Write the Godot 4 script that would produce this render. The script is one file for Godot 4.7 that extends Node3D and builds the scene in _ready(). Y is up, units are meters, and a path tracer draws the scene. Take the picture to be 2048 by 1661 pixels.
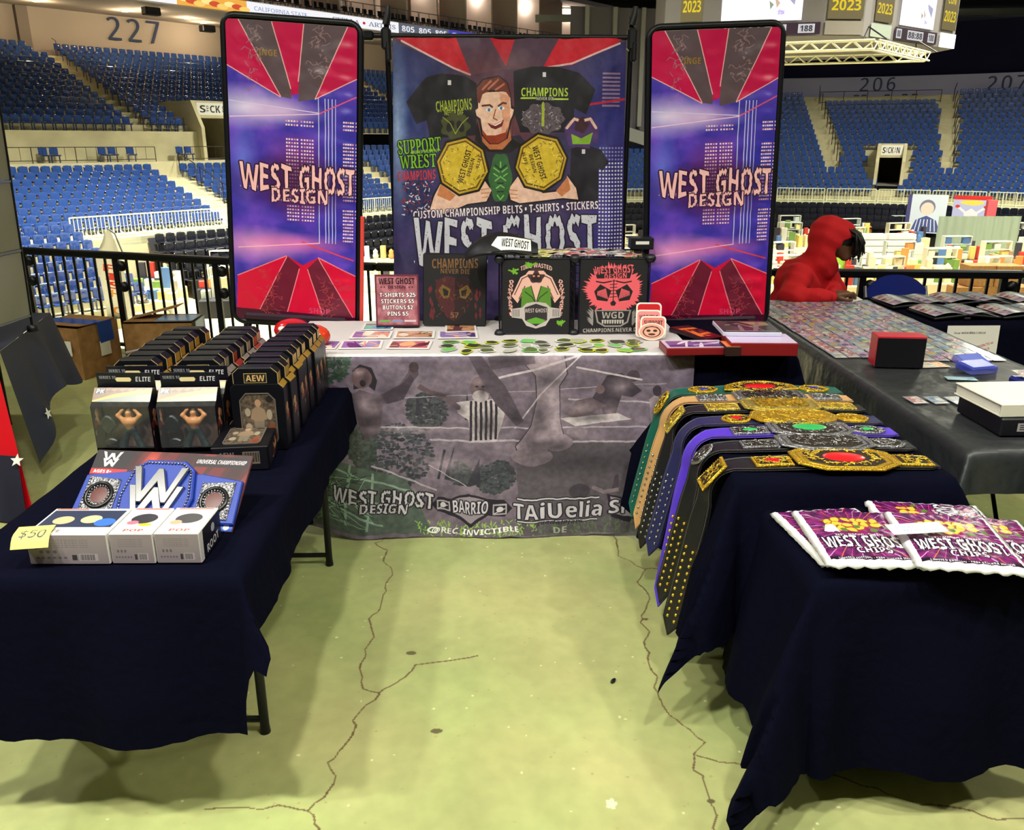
extends Node3D
# A fan convention booth on an arena concourse: three cloth-covered sales tables, two upright
# banners and a hung backdrop, a railing, and the seating bowl with its exhibition floor beyond.

var M := {}          # shared materials
var used := {}       # names that are taken at top level
var fonts := {}
var glyphs := {}
var rng := RandomNumberGenerator.new()

func _ready():
	rng.seed = 7
	# ---- camera
	var cam := Camera3D.new()
	cam.name = "camera"
	cam.position = Vector3(0, 1.82, 0)
	cam.rotation_degrees = Vector3(-18.2, -1.28, 0)
	cam.fov = 53.08
	cam.near = 0.05
	cam.far = 400.0
	add_child(cam)
	cam.current = true
	# ---- air and exposure: a closed hall, no sky
	var env := Environment.new()
	env.background_mode = Environment.BG_COLOR
	env.background_color = Color(0, 0, 0)
	env.tonemap_mode = Environment.TONE_MAPPER_LINEAR
	env.tonemap_exposure = 1.0
	env.sdfgi_enabled = true
	env.ssao_enabled = true
	env.ssil_enabled = true
	var we := WorldEnvironment.new()
	we.name = "environment"
	we.environment = env
	add_child(we)
	# ---- large lights: the rig under the arena roof
	for p in [[-12, -34, 2600, 60], [6, -32, 700, 66], [22, -34, 1200, 66], [-6, -50, 1100, 60], [14, -50, 1300, 80], [30, -46, 1300, 82]]:
		rig_light(Vector3(p[0], 15.5, p[1]), p[2], p[3])
	# ---- the setting, then the things
	make_materials()
	build_shell()
	build_bowl()
	build_left_upper_ring()
	build_scoreboard()
	build_exhibition_floor()
	build_railing()
	build_ceiling_lights()
	build_booth_tables()
	build_backdrop_and_banners()
	build_front_table_goods()
	build_toy_table_goods()
	build_belts()
	build_bags()
	build_debris()
	build_card_tables()
	build_neighbours()
	build_person()

# uneven take-up of the ink by the weave
func weave(im: Image, amount: float, seed_: int):
	var n := FastNoiseLite.new()
	n.seed = seed_
	n.frequency = 0.03
	n.fractal_octaves = 5
	var w = im.get_width()
	var d = im.get_data()
	for y in im.get_height():
		for x in w:
			var k = 1.0 + amount * n.get_noise_2d(x, y)
			var i = (y * w + x) * 4
			d[i] = mini(255, int(d[i] * k))
			d[i + 1] = mini(255, int(d[i + 1] * k))
			d[i + 2] = mini(255, int(d[i + 2] * k))
	im.set_data(w, im.get_height(), false, Image.FORMAT_RGBA8, d)

func rig_light(at: Vector3, energy: float, cone: float):
	var t = thing("roof_light_panel", "large square light panel hung under the arena roof", "light", at, 0, "roof light panels over the exhibition floor")
	var st = S()
	box(st, Vector3(0, 0.15, 0), Vector3(5.0, 0.2, 5.0), 0.03)
	part("housing", st, mat("rig_housing", Color(0.2, 0.2, 0.22), 0.6), t)
	st = S()
	box(st, Vector3(0, 0.03, 0), Vector3(4.8, 0.03, 4.8))
	part("lamp_diffuser", st, glow_mat("rig_glow", Color(1.0, 0.99, 0.93), 2.0), t)
	var l := SpotLight3D.new()
	l.name = "rig_light"
	l.light_size = 1.6
	l.spot_angle = cone
	l.spot_angle_attenuation = 0.8
	l.spot_attenuation = 2.0
	l.light_color = Color(1.0, 0.985, 0.9)
	l.light_energy = energy
	l.spot_range = 120.0
	l.shadow_enabled = true
	l.rotation_degrees = Vector3(-90, 0, 0)
	l.position = at + Vector3(0, -0.05, 0)
	add_child(l)

# ------------------------------------------------------------------ helpers: nodes
func numbered(called: String) -> String:
	if not used.has(called):
		used[called] = 0
		return called
	used[called] += 1
	return "%s_%03d" % [called, used[called]]

func tag(o, label, category, group = "", kind = ""):
	if label: o.set_meta("label", label)
	if category: o.set_meta("category", category)
	if group: o.set_meta("group", group)
	if kind: o.set_meta("kind", kind)
	return o

func thing(called, label, category, at = Vector3.ZERO, turn = 0.0, group = "", parent = null):
	var o := Node3D.new()
	o.name = numbered(called)
	add_child(o)
	o.position = at
	o.rotation.y = turn
	return tag(o, label, category, group)

func inst(called: String, mesh: Mesh, m: Material, parent = null) -> MeshInstance3D:
	var o := MeshInstance3D.new()
	o.mesh = mesh
	o.material_override = m
	if parent == null:
		o.name = numbered(called)
		add_child(o)
	else:
		o.name = called
		parent.add_child(o, true)
	return o

func part(called: String, st, m: Material, parent = null) -> MeshInstance3D:
	return inst(called, fin(st), m, parent)

func struct(called: String, st, m: Material, label = "") -> MeshInstance3D:
	var o = part(called, st, m)
	o.set_meta("kind", "structure")
	if label: o.set_meta("label", label)
	return o

func dup(o: Node3D, at: Vector3, turn: float, label = "", group = "") -> Node3D:
	var c = o.duplicate()
	c.name = numbered(String(o.name).rstrip("0123456789").trim_suffix("_"))
	add_child(c)
	c.position = at
	c.rotation.y = turn
	if label: c.set_meta("label", label)
	if group: c.set_meta("group", group)
	return c

# ------------------------------------------------------------------ helpers: materials
func mat(key: String, c = Color.WHITE, rough = 0.8, metal = 0.0) -> StandardMaterial3D:
	if M.has(key): return M[key]
	var m := StandardMaterial3D.new()
	m.resource_name = key
	m.albedo_color = c
	m.roughness = rough
	m.metallic = metal
	M[key] = m
	return m

func glow_mat(key: String, c: Color, e: float) -> StandardMaterial3D:
	if M.has(key): return M[key]
	var m = mat(key, c, 0.6)
	m.emission_enabled = true
	m.emission = c
	m.emission_energy_multiplier = e
	return m

func tex_mat(key: String, im: Image, rough = 0.7, metal = 0.0) -> StandardMaterial3D:
	if M.has(key): return M[key]
	var m = mat(key, Color.WHITE, rough, metal)
	m.albedo_texture = ImageTexture.create_from_image(im)
	m.texture_repeat = false
	return m

func screen_mat(key: String, im: Image, e: float) -> StandardMaterial3D:
	var m = mat(key, Color(0.02, 0.02, 0.02), 0.4)
	m.emission_enabled = true
	m.emission = Color.WHITE
	m.emission_operator = BaseMaterial3D.EMISSION_OP_MULTIPLY
	m.emission_texture = ImageTexture.create_from_image(im)
	m.emission_energy_multiplier = e
	m.texture_repeat = false
	return m

func noise_tex(freq: float, size: int, seed_: int, normal = false, ramp = null, oct = 4) -> NoiseTexture2D:
	var n := FastNoiseLite.new()
	n.noise_type = FastNoiseLite.TYPE_SIMPLEX_SMOOTH
	n.seed = seed_
	n.frequency = freq
	n.fractal_octaves = oct
	var t := NoiseTexture2D.new()
	t.width = size
	t.height = size
	t.seamless = true
	t.noise = n
	t.as_normal_map = normal
	t.bump_strength = 6.0
	if ramp: 
		var g := Gradient.new()
		g.offsets = PackedFloat32Array([0.0, 1.0])
		g.colors = PackedColorArray(ramp)
		t.color_ramp = g
	return t

# ------------------------------------------------------------------ helpers: shapes
func S() -> SurfaceTool:
	var st := SurfaceTool.new()
	st.begin(Mesh.PRIMITIVE_TRIANGLES)
	st.set_smooth_group(-1)
	return st

func fin(st) -> Mesh:
	st.generate_normals()
	return st.commit()

func vx(st, p: Vector3, uv = Vector2.ZERO):
	st.set_uv(uv)
	st.add_vertex(p)

# a convex face turned so that it looks towards `out`
func face(st, pts: Array, out: Vector3, uvs = []):
	var nrm = (pts[1] - pts[0]).cross(pts[2] - pts[0])
	var rev: bool = nrm.dot(out) > 0.0
	for i in range(1, pts.size() - 1):
		var tri = [0, i + 1, i] if rev else [0, i, i + 1]
		for k in tri:
			vx(st, pts[k], uvs[k] if uvs.size() > k else Vector2.ZERO)

# a, b, c, d run round the face from its lower left corner as seen from `out`
func quad(st, a, b, c, d, r = Rect2(0, 0, 1, 1)):
	var ua = Vector2(r.position.x, r.end.y)
	var ub = Vector2(r.end.x, r.end.y)
	var uc = Vector2(r.end.x, r.position.y)
	var ud = r.position
	vx(st, a, ua); vx(st, c, uc); vx(st, b, ub)
	vx(st, a, ua); vx(st, d, ud); vx(st, c, uc)

func box(st, c: Vector3, s: Vector3, bv = 0.0, xf = Transform3D()):
	st.set_smooth_group(-1)
	var h = s * 0.5
	bv = minf(bv, minf(h.x, minf(h.y, h.z)) * 0.9)
	var P = func(sx, sy, sz, ax):
		var v = Vector3(sx * (h.x - (0.0 if ax == 0 else bv)), sy * (h.y - (0.0 if ax == 1 else bv)), sz * (h.z - (0.0 if ax == 2 else bv)))
		return xf * (c + v)
	var uv = [Vector2(0, 1), Vector2(1, 1), Vector2(1, 0), Vector2(0, 0)]
	for s1 in [-1, 1]:
		face(st, [P.call(s1, -1, s1, 0), P.call(s1, -1, -s1, 0), P.call(s1, 1, -s1, 0), P.call(s1, 1, s1, 0)], xf.basis * Vector3(s1, 0, 0), uv)
		face(st, [P.call(-1, s1, s1, 1), P.call(1, s1, s1, 1), P.call(1, s1, -s1, 1), P.call(-1, s1, -s1, 1)], xf.basis * Vector3(0, s1, 0), uv)
		face(st, [P.call(-s1, -1, s1, 2), P.call(s1, -1, s1, 2), P.call(s1, 1, s1, 2), P.call(-s1, 1, s1, 2)], xf.basis * Vector3(0, 0, s1), uv)
	if bv <= 0.0: return
	for a in [-1, 1]:
		for b in [-1, 1]:
			face(st, [P.call(-1, a, b, 1), P.call(1, a, b, 1), P.call(1, a, b, 2), P.call(-1, a, b, 2)], xf.basis * Vector3(0, a, b), uv)
			face(st, [P.call(a, -1, b, 0), P.call(a, 1, b, 0), P.call(a, 1, b, 2), P.call(a, -1, b, 2)], xf.basis * Vector3(a, 0, b), uv)
			face(st, [P.call(a, b, -1, 0), P.call(a, b, 1, 0), P.call(a, b, 1, 1), P.call(a, b, -1, 1)], xf.basis * Vector3(a, b, 0), uv)
			for d in [-1, 1]:
				face(st, [P.call(a, b, d, 0), P.call(a, b, d, 1), P.call(a, b, d, 2)], xf.basis * Vector3(a, b, d), uv)

# a bar between two points
func bar(st, a: Vector3, b: Vector3, w: float, d: float, bv = 0.0, up = Vector3.UP):
	var z = (b - a).normalized()
	if absf(z.dot(up)) > 0.98: up = Vector3.RIGHT
	var x = up.cross(z).normalized()
	var y = z.cross(x)
	box(st, Vector3.ZERO, Vector3(w, d, a.distance_to(b)), bv, Transform3D(Basis(x, y, z), (a + b) * 0.5))

func tube(st, pts: Array, r, n = 8, caps = true, closed = false):
	st.set_smooth_group(1)
	var m = pts.size()
	var rings = []
	var prev = Vector3.ZERO
	for i in m:
		var a = pts[(i - 1 + m) % m] if closed else pts[maxi(i - 1, 0)]
		var b = pts[(i + 1) % m] if closed else pts[mini(i + 1, m - 1)]
		var t = (b - a).normalized()
		var x = prev - t * prev.dot(t)
		if x.length() < 0.01:
			x = t.cross(Vector3.UP if absf(t.y) < 0.9 else Vector3.RIGHT)
		x = x.normalized()
		prev = x
		var y = t.cross(x)
		var rad = r[i] if r is Array else r
		var ring = []
		for k in n:
			var an = TAU * k / n
			ring.append(pts[i] + (x * cos(an) + y * sin(an)) * rad)
		rings.append(ring)
	for i in (m if closed else m - 1):
		var r0 = rings[i]
		var r1 = rings[(i + 1) % m]
		for k in n:
			var k2 = (k + 1) % n
			var u0 = float(k) / n
			var u1 = float(k + 1) / n
			var v0 = float(i) / (m - 1)
			var v1 = float(i + 1) / (m - 1)
			vx(st, r0[k], Vector2(u0, v0)); vx(st, r1[k2], Vector2(u1, v1)); vx(st, r0[k2], Vector2(u1, v0))
			vx(st, r0[k], Vector2(u0, v0)); vx(st, r1[k], Vector2(u0, v1)); vx(st, r1[k2], Vector2(u1, v1))
	st.set_smooth_group(-1)
	if caps and not closed:
		face(st, rings[0], pts[0] - pts[1])
		face(st, rings[m - 1], pts[m - 1] - pts[m - 2])

func lathe(st, prof: Array, n = 16, xf = Transform3D()):
	st.set_smooth_group(1)
	for i in prof.size() - 1:
		for k in n:
			var a0 = TAU * k / n
			var a1 = TAU * (k + 1) / n
			var p = func(pr, an): return xf * Vector3(cos(an) * pr.x, pr.y, sin(an) * pr.x)
			var a = p.call(prof[i], a0)
			var b = p.call(prof[i], a1)
			var c = p.call(prof[i + 1], a1)
			var d = p.call(prof[i + 1], a0)
			var u0 = float(k) / n
			var u1 = float(k + 1) / n
			if prof[i].x > 0.0001:
				vx(st, a, Vector2(u0, 0)); vx(st, b, Vector2(u1, 0)); vx(st, c, Vector2(u1, 1))
			if prof[i + 1].x > 0.0001:
				vx(st, a, Vector2(u0, 0)); vx(st, c, Vector2(u1, 1)); vx(st, d, Vector2(u0, 1))
	st.set_smooth_group(-1)

func ball(st, c: Vector3, r: Vector3, n = 10, m = 6):
	var prof = []
	for i in m + 1:
		var a = -PI / 2 + PI * i / m
		prof.append(Vector2(cos(a), sin(a)))
	lathe(st, prof, n, Transform3D(Basis.from_scale(r), c))

# an outline in the xy plane given thickness along z, from z = 0 to z = depth, edges chamfered by bv
func extrude(st, poly: PackedVector2Array, depth: float, xf = Transform3D(), bv = 0.0):
	var pg = poly
	if Geometry2D.is_polygon_clockwise(pg):
		pg = pg.duplicate()
		pg.reverse()
	var lo = Vector2(1e9, 1e9)
	var hi = -lo
	for p in pg:
		lo = lo.min(p)
		hi = hi.max(p)
	var uvf = func(p): return Vector2((p.x - lo.x) / maxf(hi.x - lo.x, 1e-6), 1.0 - (p.y - lo.y) / maxf(hi.y - lo.y, 1e-6))
	var top = pg
	if bv > 0.0:
		var ins = []
		var n = pg.size()
		for i in n:
			var e0 = (pg[i] - pg[(i - 1 + n) % n]).normalized()
			var e1 = (pg[(i + 1) % n] - pg[i]).normalized()
			var nn = (Vector2(-e0.y, e0.x) + Vector2(-e1.y, e1.x))
			ins.append(pg[i] + nn.normalized() * bv / maxf(0.4, nn.length() * 0.5))
		top = PackedVector2Array(ins)
	var tri = Geometry2D.triangulate_polygon(top)
	if tri.is_empty():
		top = pg
		tri = Geometry2D.triangulate_polygon(pg)
	var zf = xf.basis.z
	for i in range(0, tri.size(), 3):
		var a = []
		var b = []
		var ua = []
		for k in 3:
			var q = top[tri[i + k]]
			a.append(xf * Vector3(q.x, q.y, depth))
			b.append(xf * Vector3(pg[tri[i + k]].x, pg[tri[i + k]].y, 0))
			ua.append(uvf.call(q))
		face(st, a, zf, ua)
		face(st, b, -zf, ua)
	for i in pg.size():
		var j = (i + 1) % pg.size()
		var e = pg[j] - pg[i]
		var out = xf.basis * Vector3(e.y, -e.x, 0)
		var z1 = depth - bv
		face(st, [xf * Vector3(pg[i].x, pg[i].y, 0), xf * Vector3(pg[j].x, pg[j].y, 0), xf * Vector3(pg[j].x, pg[j].y, z1), xf * Vector3(pg[i].x, pg[i].y, z1)], out, [uvf.call(pg[i]), uvf.call(pg[j]), uvf.call(pg[j]), uvf.call(pg[i])])
		if bv > 0.0:
			face(st, [xf * Vector3(pg[i].x, pg[i].y, z1), xf * Vector3(pg[j].x, pg[j].y, z1), xf * Vector3(top[j].x, top[j].y, depth), xf * Vector3(top[i].x, top[i].y, depth)], out + zf * 0.02, [uvf.call(pg[i]), uvf.call(pg[j]), uvf.call(pg[j]), uvf.call(pg[i])])

# a smooth sheet: f(u, v) gives the point, u across and v down
func sheet(st, nu: int, nv: int, f: Callable, flip = false, group = 1):
	st.set_smooth_group(group)
	var g = []
	for j in nv + 1:
		var row = []
		for i in nu + 1:
			row.append(f.call(float(i) / nu, float(j) / nv))
		g.append(row)
	for j in nv:
		for i in nu:
			var u0 = float(i) / nu
			var u1 = float(i + 1) / nu
			var v0 = float(j) / nv
			var v1 = float(j + 1) / nv
			var q = [[g[j][i], Vector2(u0, v0)], [g[j][i + 1], Vector2(u1, v0)], [g[j + 1][i + 1], Vector2(u1, v1)], [g[j + 1][i], Vector2(u0, v1)]]
			var order = [0, 2, 1, 0, 3, 2] if flip else [0, 1, 2, 0, 2, 3]
			for k in order:
				vx(st, q[k][0], q[k][1])
	st.set_smooth_group(-1)

func ngon(n: int, rx: float, ry: float, lobes = 0, amp = 0.0, turn = 0.0) -> PackedVector2Array:
	var out = PackedVector2Array()
	for i in n:
		var a = TAU * i / n + turn
		var k = 1.0 + amp * cos(lobes * a)
		out.append(Vector2(cos(a) * rx * k, sin(a) * ry * k))
	return out

func rrect(w: float, h: float, r: float, n = 4) -> PackedVector2Array:
	var out = PackedVector2Array()
	for q in 4:
		var c = Vector2((w / 2 - r) * (1 if q in [0, 3] else -1), (h / 2 - r) * (1 if q in [0, 1] else -1))
		for i in n + 1:
			var a = PI / 2 * (q + float(i) / n)
			out.append(c + Vector2(cos(a), sin(a)) * r)
	return out

# raised lettering of real thickness
func letters(text: String, h: float, depth: float, bold = true) -> TextMesh:
	var t := TextMesh.new()
	t.font = font("sans", bold)
	t.text = text
	t.font_size = 48
	t.pixel_size = h / 34.0
	t.depth = depth
	t.curve_step = 4.0
	return t

func font(kind: String, bold: bool) -> SystemFont:
	var key = kind + str(bold)
	if not fonts.has(key):
		var f := SystemFont.new()
		f.font_names = PackedStringArray([{"sans": "Droid Sans", "serif": "Droid Serif", "mono": "Droid Sans Mono"}[kind]])
		f.font_weight = 700 if bold else 400
		fonts[key] = f
	return fonts[key]

# ------------------------------------------------------------------ helpers: print (flat pictures on cloth, card and screens)
func canvas(w: int, h: int, c: Color) -> Image:
	var im = Image.create(w, h, false, Image.FORMAT_RGBA8)
	im.fill(c)
	return im

# slow mottling of the ink between two colours
func mottle(w: int, h: int, a: Color, b: Color, freq: float, seed_: int, small = 4) -> Image:
	var n := FastNoiseLite.new()
	n.seed = seed_
	n.frequency = freq * small
	n.fractal_octaves = 4
	var im = Image.create(w / small, h / small, false, Image.FORMAT_RGBA8)
	for y in h / small:
		for x in w / small:
			im.set_pixel(x, y, a.lerp(b, clampf(n.get_noise_2d(x, y) * 1.1 + 0.5, 0, 1)))
	im.resize(w, h, Image.INTERPOLATE_CUBIC)
	return im

func fillp(im: Image, pts, c: Color):
	var lo = 1e9
	var hi = -1e9
	for p in pts:
		lo = minf(lo, p.y)
		hi = maxf(hi, p.y)
	var n = pts.size()
	for y in range(maxi(0, int(ceil(lo - 0.5))), mini(im.get_height(), int(floor(hi + 0.5)) + 1)):
		var xs = []
		var yy = y + 0.5
		for i in n:
			var a = pts[i]
			var b = pts[(i + 1) % n]
			if (a.y <= yy) != (b.y <= yy):
				xs.append(a.x + (yy - a.y) / (b.y - a.y) * (b.x - a.x))
		xs.sort()
		for k in range(0, xs.size() - 1, 2):
			var x0 = int(round(xs[k]))
			var w = int(round(xs[k + 1])) - x0
			if w > 0: im.fill_rect(Rect2i(x0, y, w, 1), c)

# points written as a flat list of numbers, scaled and moved
func P(a: Array, sx = 1.0, sy = 1.0, ox = 0.0, oy = 0.0) -> Array:
	var out = []
	for i in range(0, a.size(), 2):
		out.append(Vector2(a[i] * sx + ox, a[i + 1] * sy + oy))
	return out

func oval(im: Image, cx, cy, rx, ry, c: Color, rot = 0.0, lobes = 0, amp = 0.0):
	var pts = []
	for i in 40:
		var a = TAU * i / 40.0
		var k = 1.0 + amp * cos(lobes * a)
		pts.append(Vector2(cx, cy) + (Vector2(cos(a) * rx, sin(a) * ry) * k).rotated(rot))
	fillp(im, pts, c)

func stroke(im: Image, pts: Array, w: float, c: Color):
	for i in pts.size() - 1:
		var d = (pts[i + 1] - pts[i]).normalized().orthogonal() * w * 0.5
		fillp(im, [pts[i] + d, pts[i + 1] + d, pts[i + 1] - d, pts[i] - d], c)
		if w > 3.0: oval(im, pts[i].x, pts[i].y, w * 0.5, w * 0.5, c)

# a soft round spot of ink
func spot(im: Image, cx, cy, rx, ry, c: Color, power = 1.5):
	var s = Image.create(32, 32, false, Image.FORMAT_RGBA8)
	for y in 32:
		for x in 32:
			var d = Vector2(x - 15.5, y - 15.5).length() / 15.5
			s.set_pixel(x, y, Color(c.r, c.g, c.b, c.a * pow(clampf(1.0 - d, 0, 1), power)))
	s.resize(maxi(2, int(rx * 2)), maxi(2, int(ry * 2)), Image.INTERPOLATE_BILINEAR)
	im.blend_rect(s, Rect2i(0, 0, s.get_width(), s.get_height()), Vector2i(int(cx - rx), int(cy - ry)))

func glyph_tris(s: String, kind: String, bold: bool) -> Array:
	var key = s + kind + str(bold)
	if not glyphs.has(key):
		var t := TextMesh.new()
		t.font = font(kind, bold)
		t.text = s
		t.font_size = 48
		t.pixel_size = 1.0
		t.depth = 0.0
		t.curve_step = 3.0
		var out = PackedVector2Array()
		if t.get_surface_count():
			var arr = t.surface_get_arrays(0)
			var v: PackedVector3Array = arr[Mesh.ARRAY_VERTEX]
			var idx = arr[Mesh.ARRAY_INDEX]
			if idx == null: idx = range(v.size())
			for i in idx: out.append(Vector2(v[i].x, v[i].y))
		var lo = Vector2(1e9, 1e9)
		var hi = -lo
		for p in out:
			lo = lo.min(p)
			hi = hi.max(p)
		var c = (lo + hi) * 0.5
		for i in out.size(): out[i] = out[i] - c
		glyphs[key] = [out, hi - lo]
	return glyphs[key]

# lettering: centred at (cx, cy), w by h pixels. o: rot, shear, line (outline width), ink (outline colour), drip, arch, font, thin
func text(im: Image, s: String, cx, cy, w, h, c: Color, o = {}):
	var g = glyph_tris(s, o.get("font", "sans"), not o.get("thin", false))
	var tris: PackedVector2Array = g[0]
	var size: Vector2 = g[1]
	if tris.is_empty(): return
	var k = Vector2(w / size.x, h / size.y)
	var drip = o.get("drip", 0.0)
	var pts = PackedVector2Array()
	for p in tris:
		var q = Vector2(p.x * k.x, -p.y * k.y)
		q.x += -q.y * o.get("shear", 0.0)
		q.y -= o.get("arch", 0.0) * h * (1.0 - pow(2.0 * q.x / w, 2))
		if drip > 0.0:
			var f = p.y / size.y + 0.5
			var ph = sin(p.x * 1.7) * 0.6 + sin(p.x * 0.43 + 1.0) * 0.5
			q.y += drip * h * (ph * 0.5 + 0.35) * (1.0 - f)
			q.y -= drip * h * 0.4 * sin(p.x * 0.9) * f
			q.x += drip * w / maxf(s.length(), 1) * 0.18 * sin(p.y * 0.7 + p.x * 0.2)
		pts.append(q.rotated(o.get("rot", 0.0)) + Vector2(cx, cy))
	if o.has("line"):
		var lw = o.line
		for a in 8:
			var d = Vector2(cos(TAU * a / 8), sin(TAU * a / 8)) * lw
			for i in range(0, pts.size(), 3): fillp(im, [pts[i] + d, pts[i + 1] + d, pts[i + 2] + d], o.get("ink", Color.BLACK))
	for i in range(0, pts.size(), 3): fillp(im, [pts[i], pts[i + 1], pts[i + 2]], c)
	if drip > 0.0:
		var r := RandomNumberGenerator.new()
		r.seed = hash(s)
		for i in s.length() * 3:
			if s[i / 3] == " ": continue
			var x = cx + (float(i) / (s.length() * 3) - 0.5 + r.randf_range(0, 0.03)) * w
			var y = cy + h * 0.42
			var l = h * r.randf_range(0.12, 0.34) * clampf(drip * 3.0, 0.4, 1.0)
			fillp(im, P([x - w * 0.007, y - l * 0.3, x + w * 0.007, y - l * 0.3, x, y + l]), c)

# ------------------------------------------------------------------ materials
func C(r, g, b) -> Color:
	return Color(r / 255.0, g / 255.0, b / 255.0)

func make_materials():
	var cl = mat("black_cloth", C(9, 10, 26), 0.9)
	cl.normal_enabled = true
	cl.normal_texture = noise_tex(0.02, 256, 3, true)
	cl.normal_scale = 0.35
	cl.uv1_triplanar = true
	cl.uv1_world_triplanar = true
	cl.uv1_scale = Vector3(3, 3, 3)
	cl.metallic_specular = 0.12
	var pl = mat("black_plastic_cover", C(44, 47, 50), 0.42)
	pl.normal_enabled = true
	pl.normal_texture = noise_tex(0.012, 256, 5, true)
	pl.normal_scale = 0.5
	pl.uv1_triplanar = true
	pl.uv1_world_triplanar = true
	pl.uv1_scale = Vector3(1.6, 1.6, 1.6)
	mat("black_metal", C(14, 15, 24), 0.38, 0.3)
	mat("black_plastic", C(13, 14, 24), 0.45)
	mat("table_top", C(200, 200, 196), 0.6)
	mat("grey_metal", C(120, 122, 126), 0.4, 0.6)
	mat("white_rail", C(232, 236, 206), 0.5)
	var seat = mat("seat_plastic", C(46, 76, 142), 0.2)
	seat.clearcoat_enabled = true
	seat.clearcoat = 1.0
	seat.clearcoat_roughness = 0.06
	mat("dark_seat_plastic", C(22, 25, 40), 0.3)
	var con = mat("concrete_stand", C(214, 206, 168), 0.85)
	con.albedo_texture = noise_tex(0.01, 512, 11, false, [Color(0.82, 0.82, 0.82), Color(1, 1, 1)])
	con.uv1_triplanar = true
	con.uv1_world_triplanar = true
	con.uv1_scale = Vector3(0.12, 0.12, 0.12)
	mat("wall_paint", C(176, 166, 158), 0.85)
	mat("far_wall_paint", C(164, 164, 200), 0.85)
	mat("dark_curtain", C(12, 12, 52), 0.95)
	mat("number_blue", C(36, 56, 96), 0.7)
	var gold = mat("gold_plate", C(214, 172, 44), 0.3, 0.75)
	gold.normal_enabled = true
	gold.normal_texture = noise_tex(0.05, 256, 21, true, null, 3)
	gold.normal_scale = 1.1
	gold.uv1_triplanar = true
	gold.uv1_scale = Vector3(7, 7, 7)
	var pale = mat("pale_gold_plate", C(190, 172, 96), 0.32, 0.7)
	pale.normal_enabled = true
	pale.normal_texture = gold.normal_texture
	pale.normal_scale = 1.2
	pale.uv1_triplanar = true
	pale.uv1_scale = Vector3(6, 6, 6)
	var sil = mat("silver_plate", C(158, 158, 164), 0.3, 0.8)
	sil.normal_enabled = true
	sil.normal_texture = gold.normal_texture
	sil.normal_scale = 1.2
	sil.uv1_triplanar = true
	sil.uv1_scale = Vector3(7, 7, 7)
	mat("bright_gold", C(236, 198, 70), 0.25, 0.8)
	mat("dark_engraving", C(38, 26, 20), 0.6, 0.2)
	mat("chrome", C(176, 176, 182), 0.2, 1.0)
	mat("red_enamel", C(214, 22, 34), 0.22)
	mat("green_enamel", C(54, 176, 96), 0.22)
	mat("blue_enamel", C(44, 52, 150), 0.22)
	for a in [["green_leather", C(12, 92, 78)], ["tan_leather", C(206, 158, 104)], ["black_leather", C(20, 20, 26)], ["navy_leather", C(34, 36, 84)], ["purple_leather", C(84, 52, 204)]]:
		var m = mat(a[0], a[1], 0.42)
		m.normal_enabled = true
		m.normal_texture = noise_tex(0.06, 256, 31, true)
		m.normal_scale = 0.25
		m.uv1_triplanar = true
		m.uv1_scale = Vector3(8, 8, 8)
	var cb = mat("cardboard", C(172, 128, 78), 0.85)
	cb.albedo_texture = noise_tex(0.012, 512, 41, false, [Color(0.8, 0.78, 0.74), Color(1, 1, 1)])
	cb.uv1_triplanar = true
	cb.uv1_scale = Vector3(1.5, 1.5, 1.5)
	mat("blue_tape", C(26, 74, 168), 0.4)
	mat("pale_blue_tape", C(112, 168, 220), 0.3)
	mat("paper", C(238, 236, 226), 0.75)
	var cp = mat("clear_plastic", Color(0.9, 0.92, 0.95, 0.04), 0.05)
	cp.transparency = BaseMaterial3D.TRANSPARENCY_ALPHA
	mat("red_fleece", C(206, 14, 26), 0.85)
	mat("skin_brown", C(112, 74, 50), 0.5)
	mat("hair_black", C(14, 11, 12), 0.5)
	mat("toy_skin", C(196, 136, 84), 0.45)
	mat("toy_trousers", C(22, 42, 44), 0.5)
	mat("blue_chair", C(32, 46, 138), 0.45)

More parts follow.
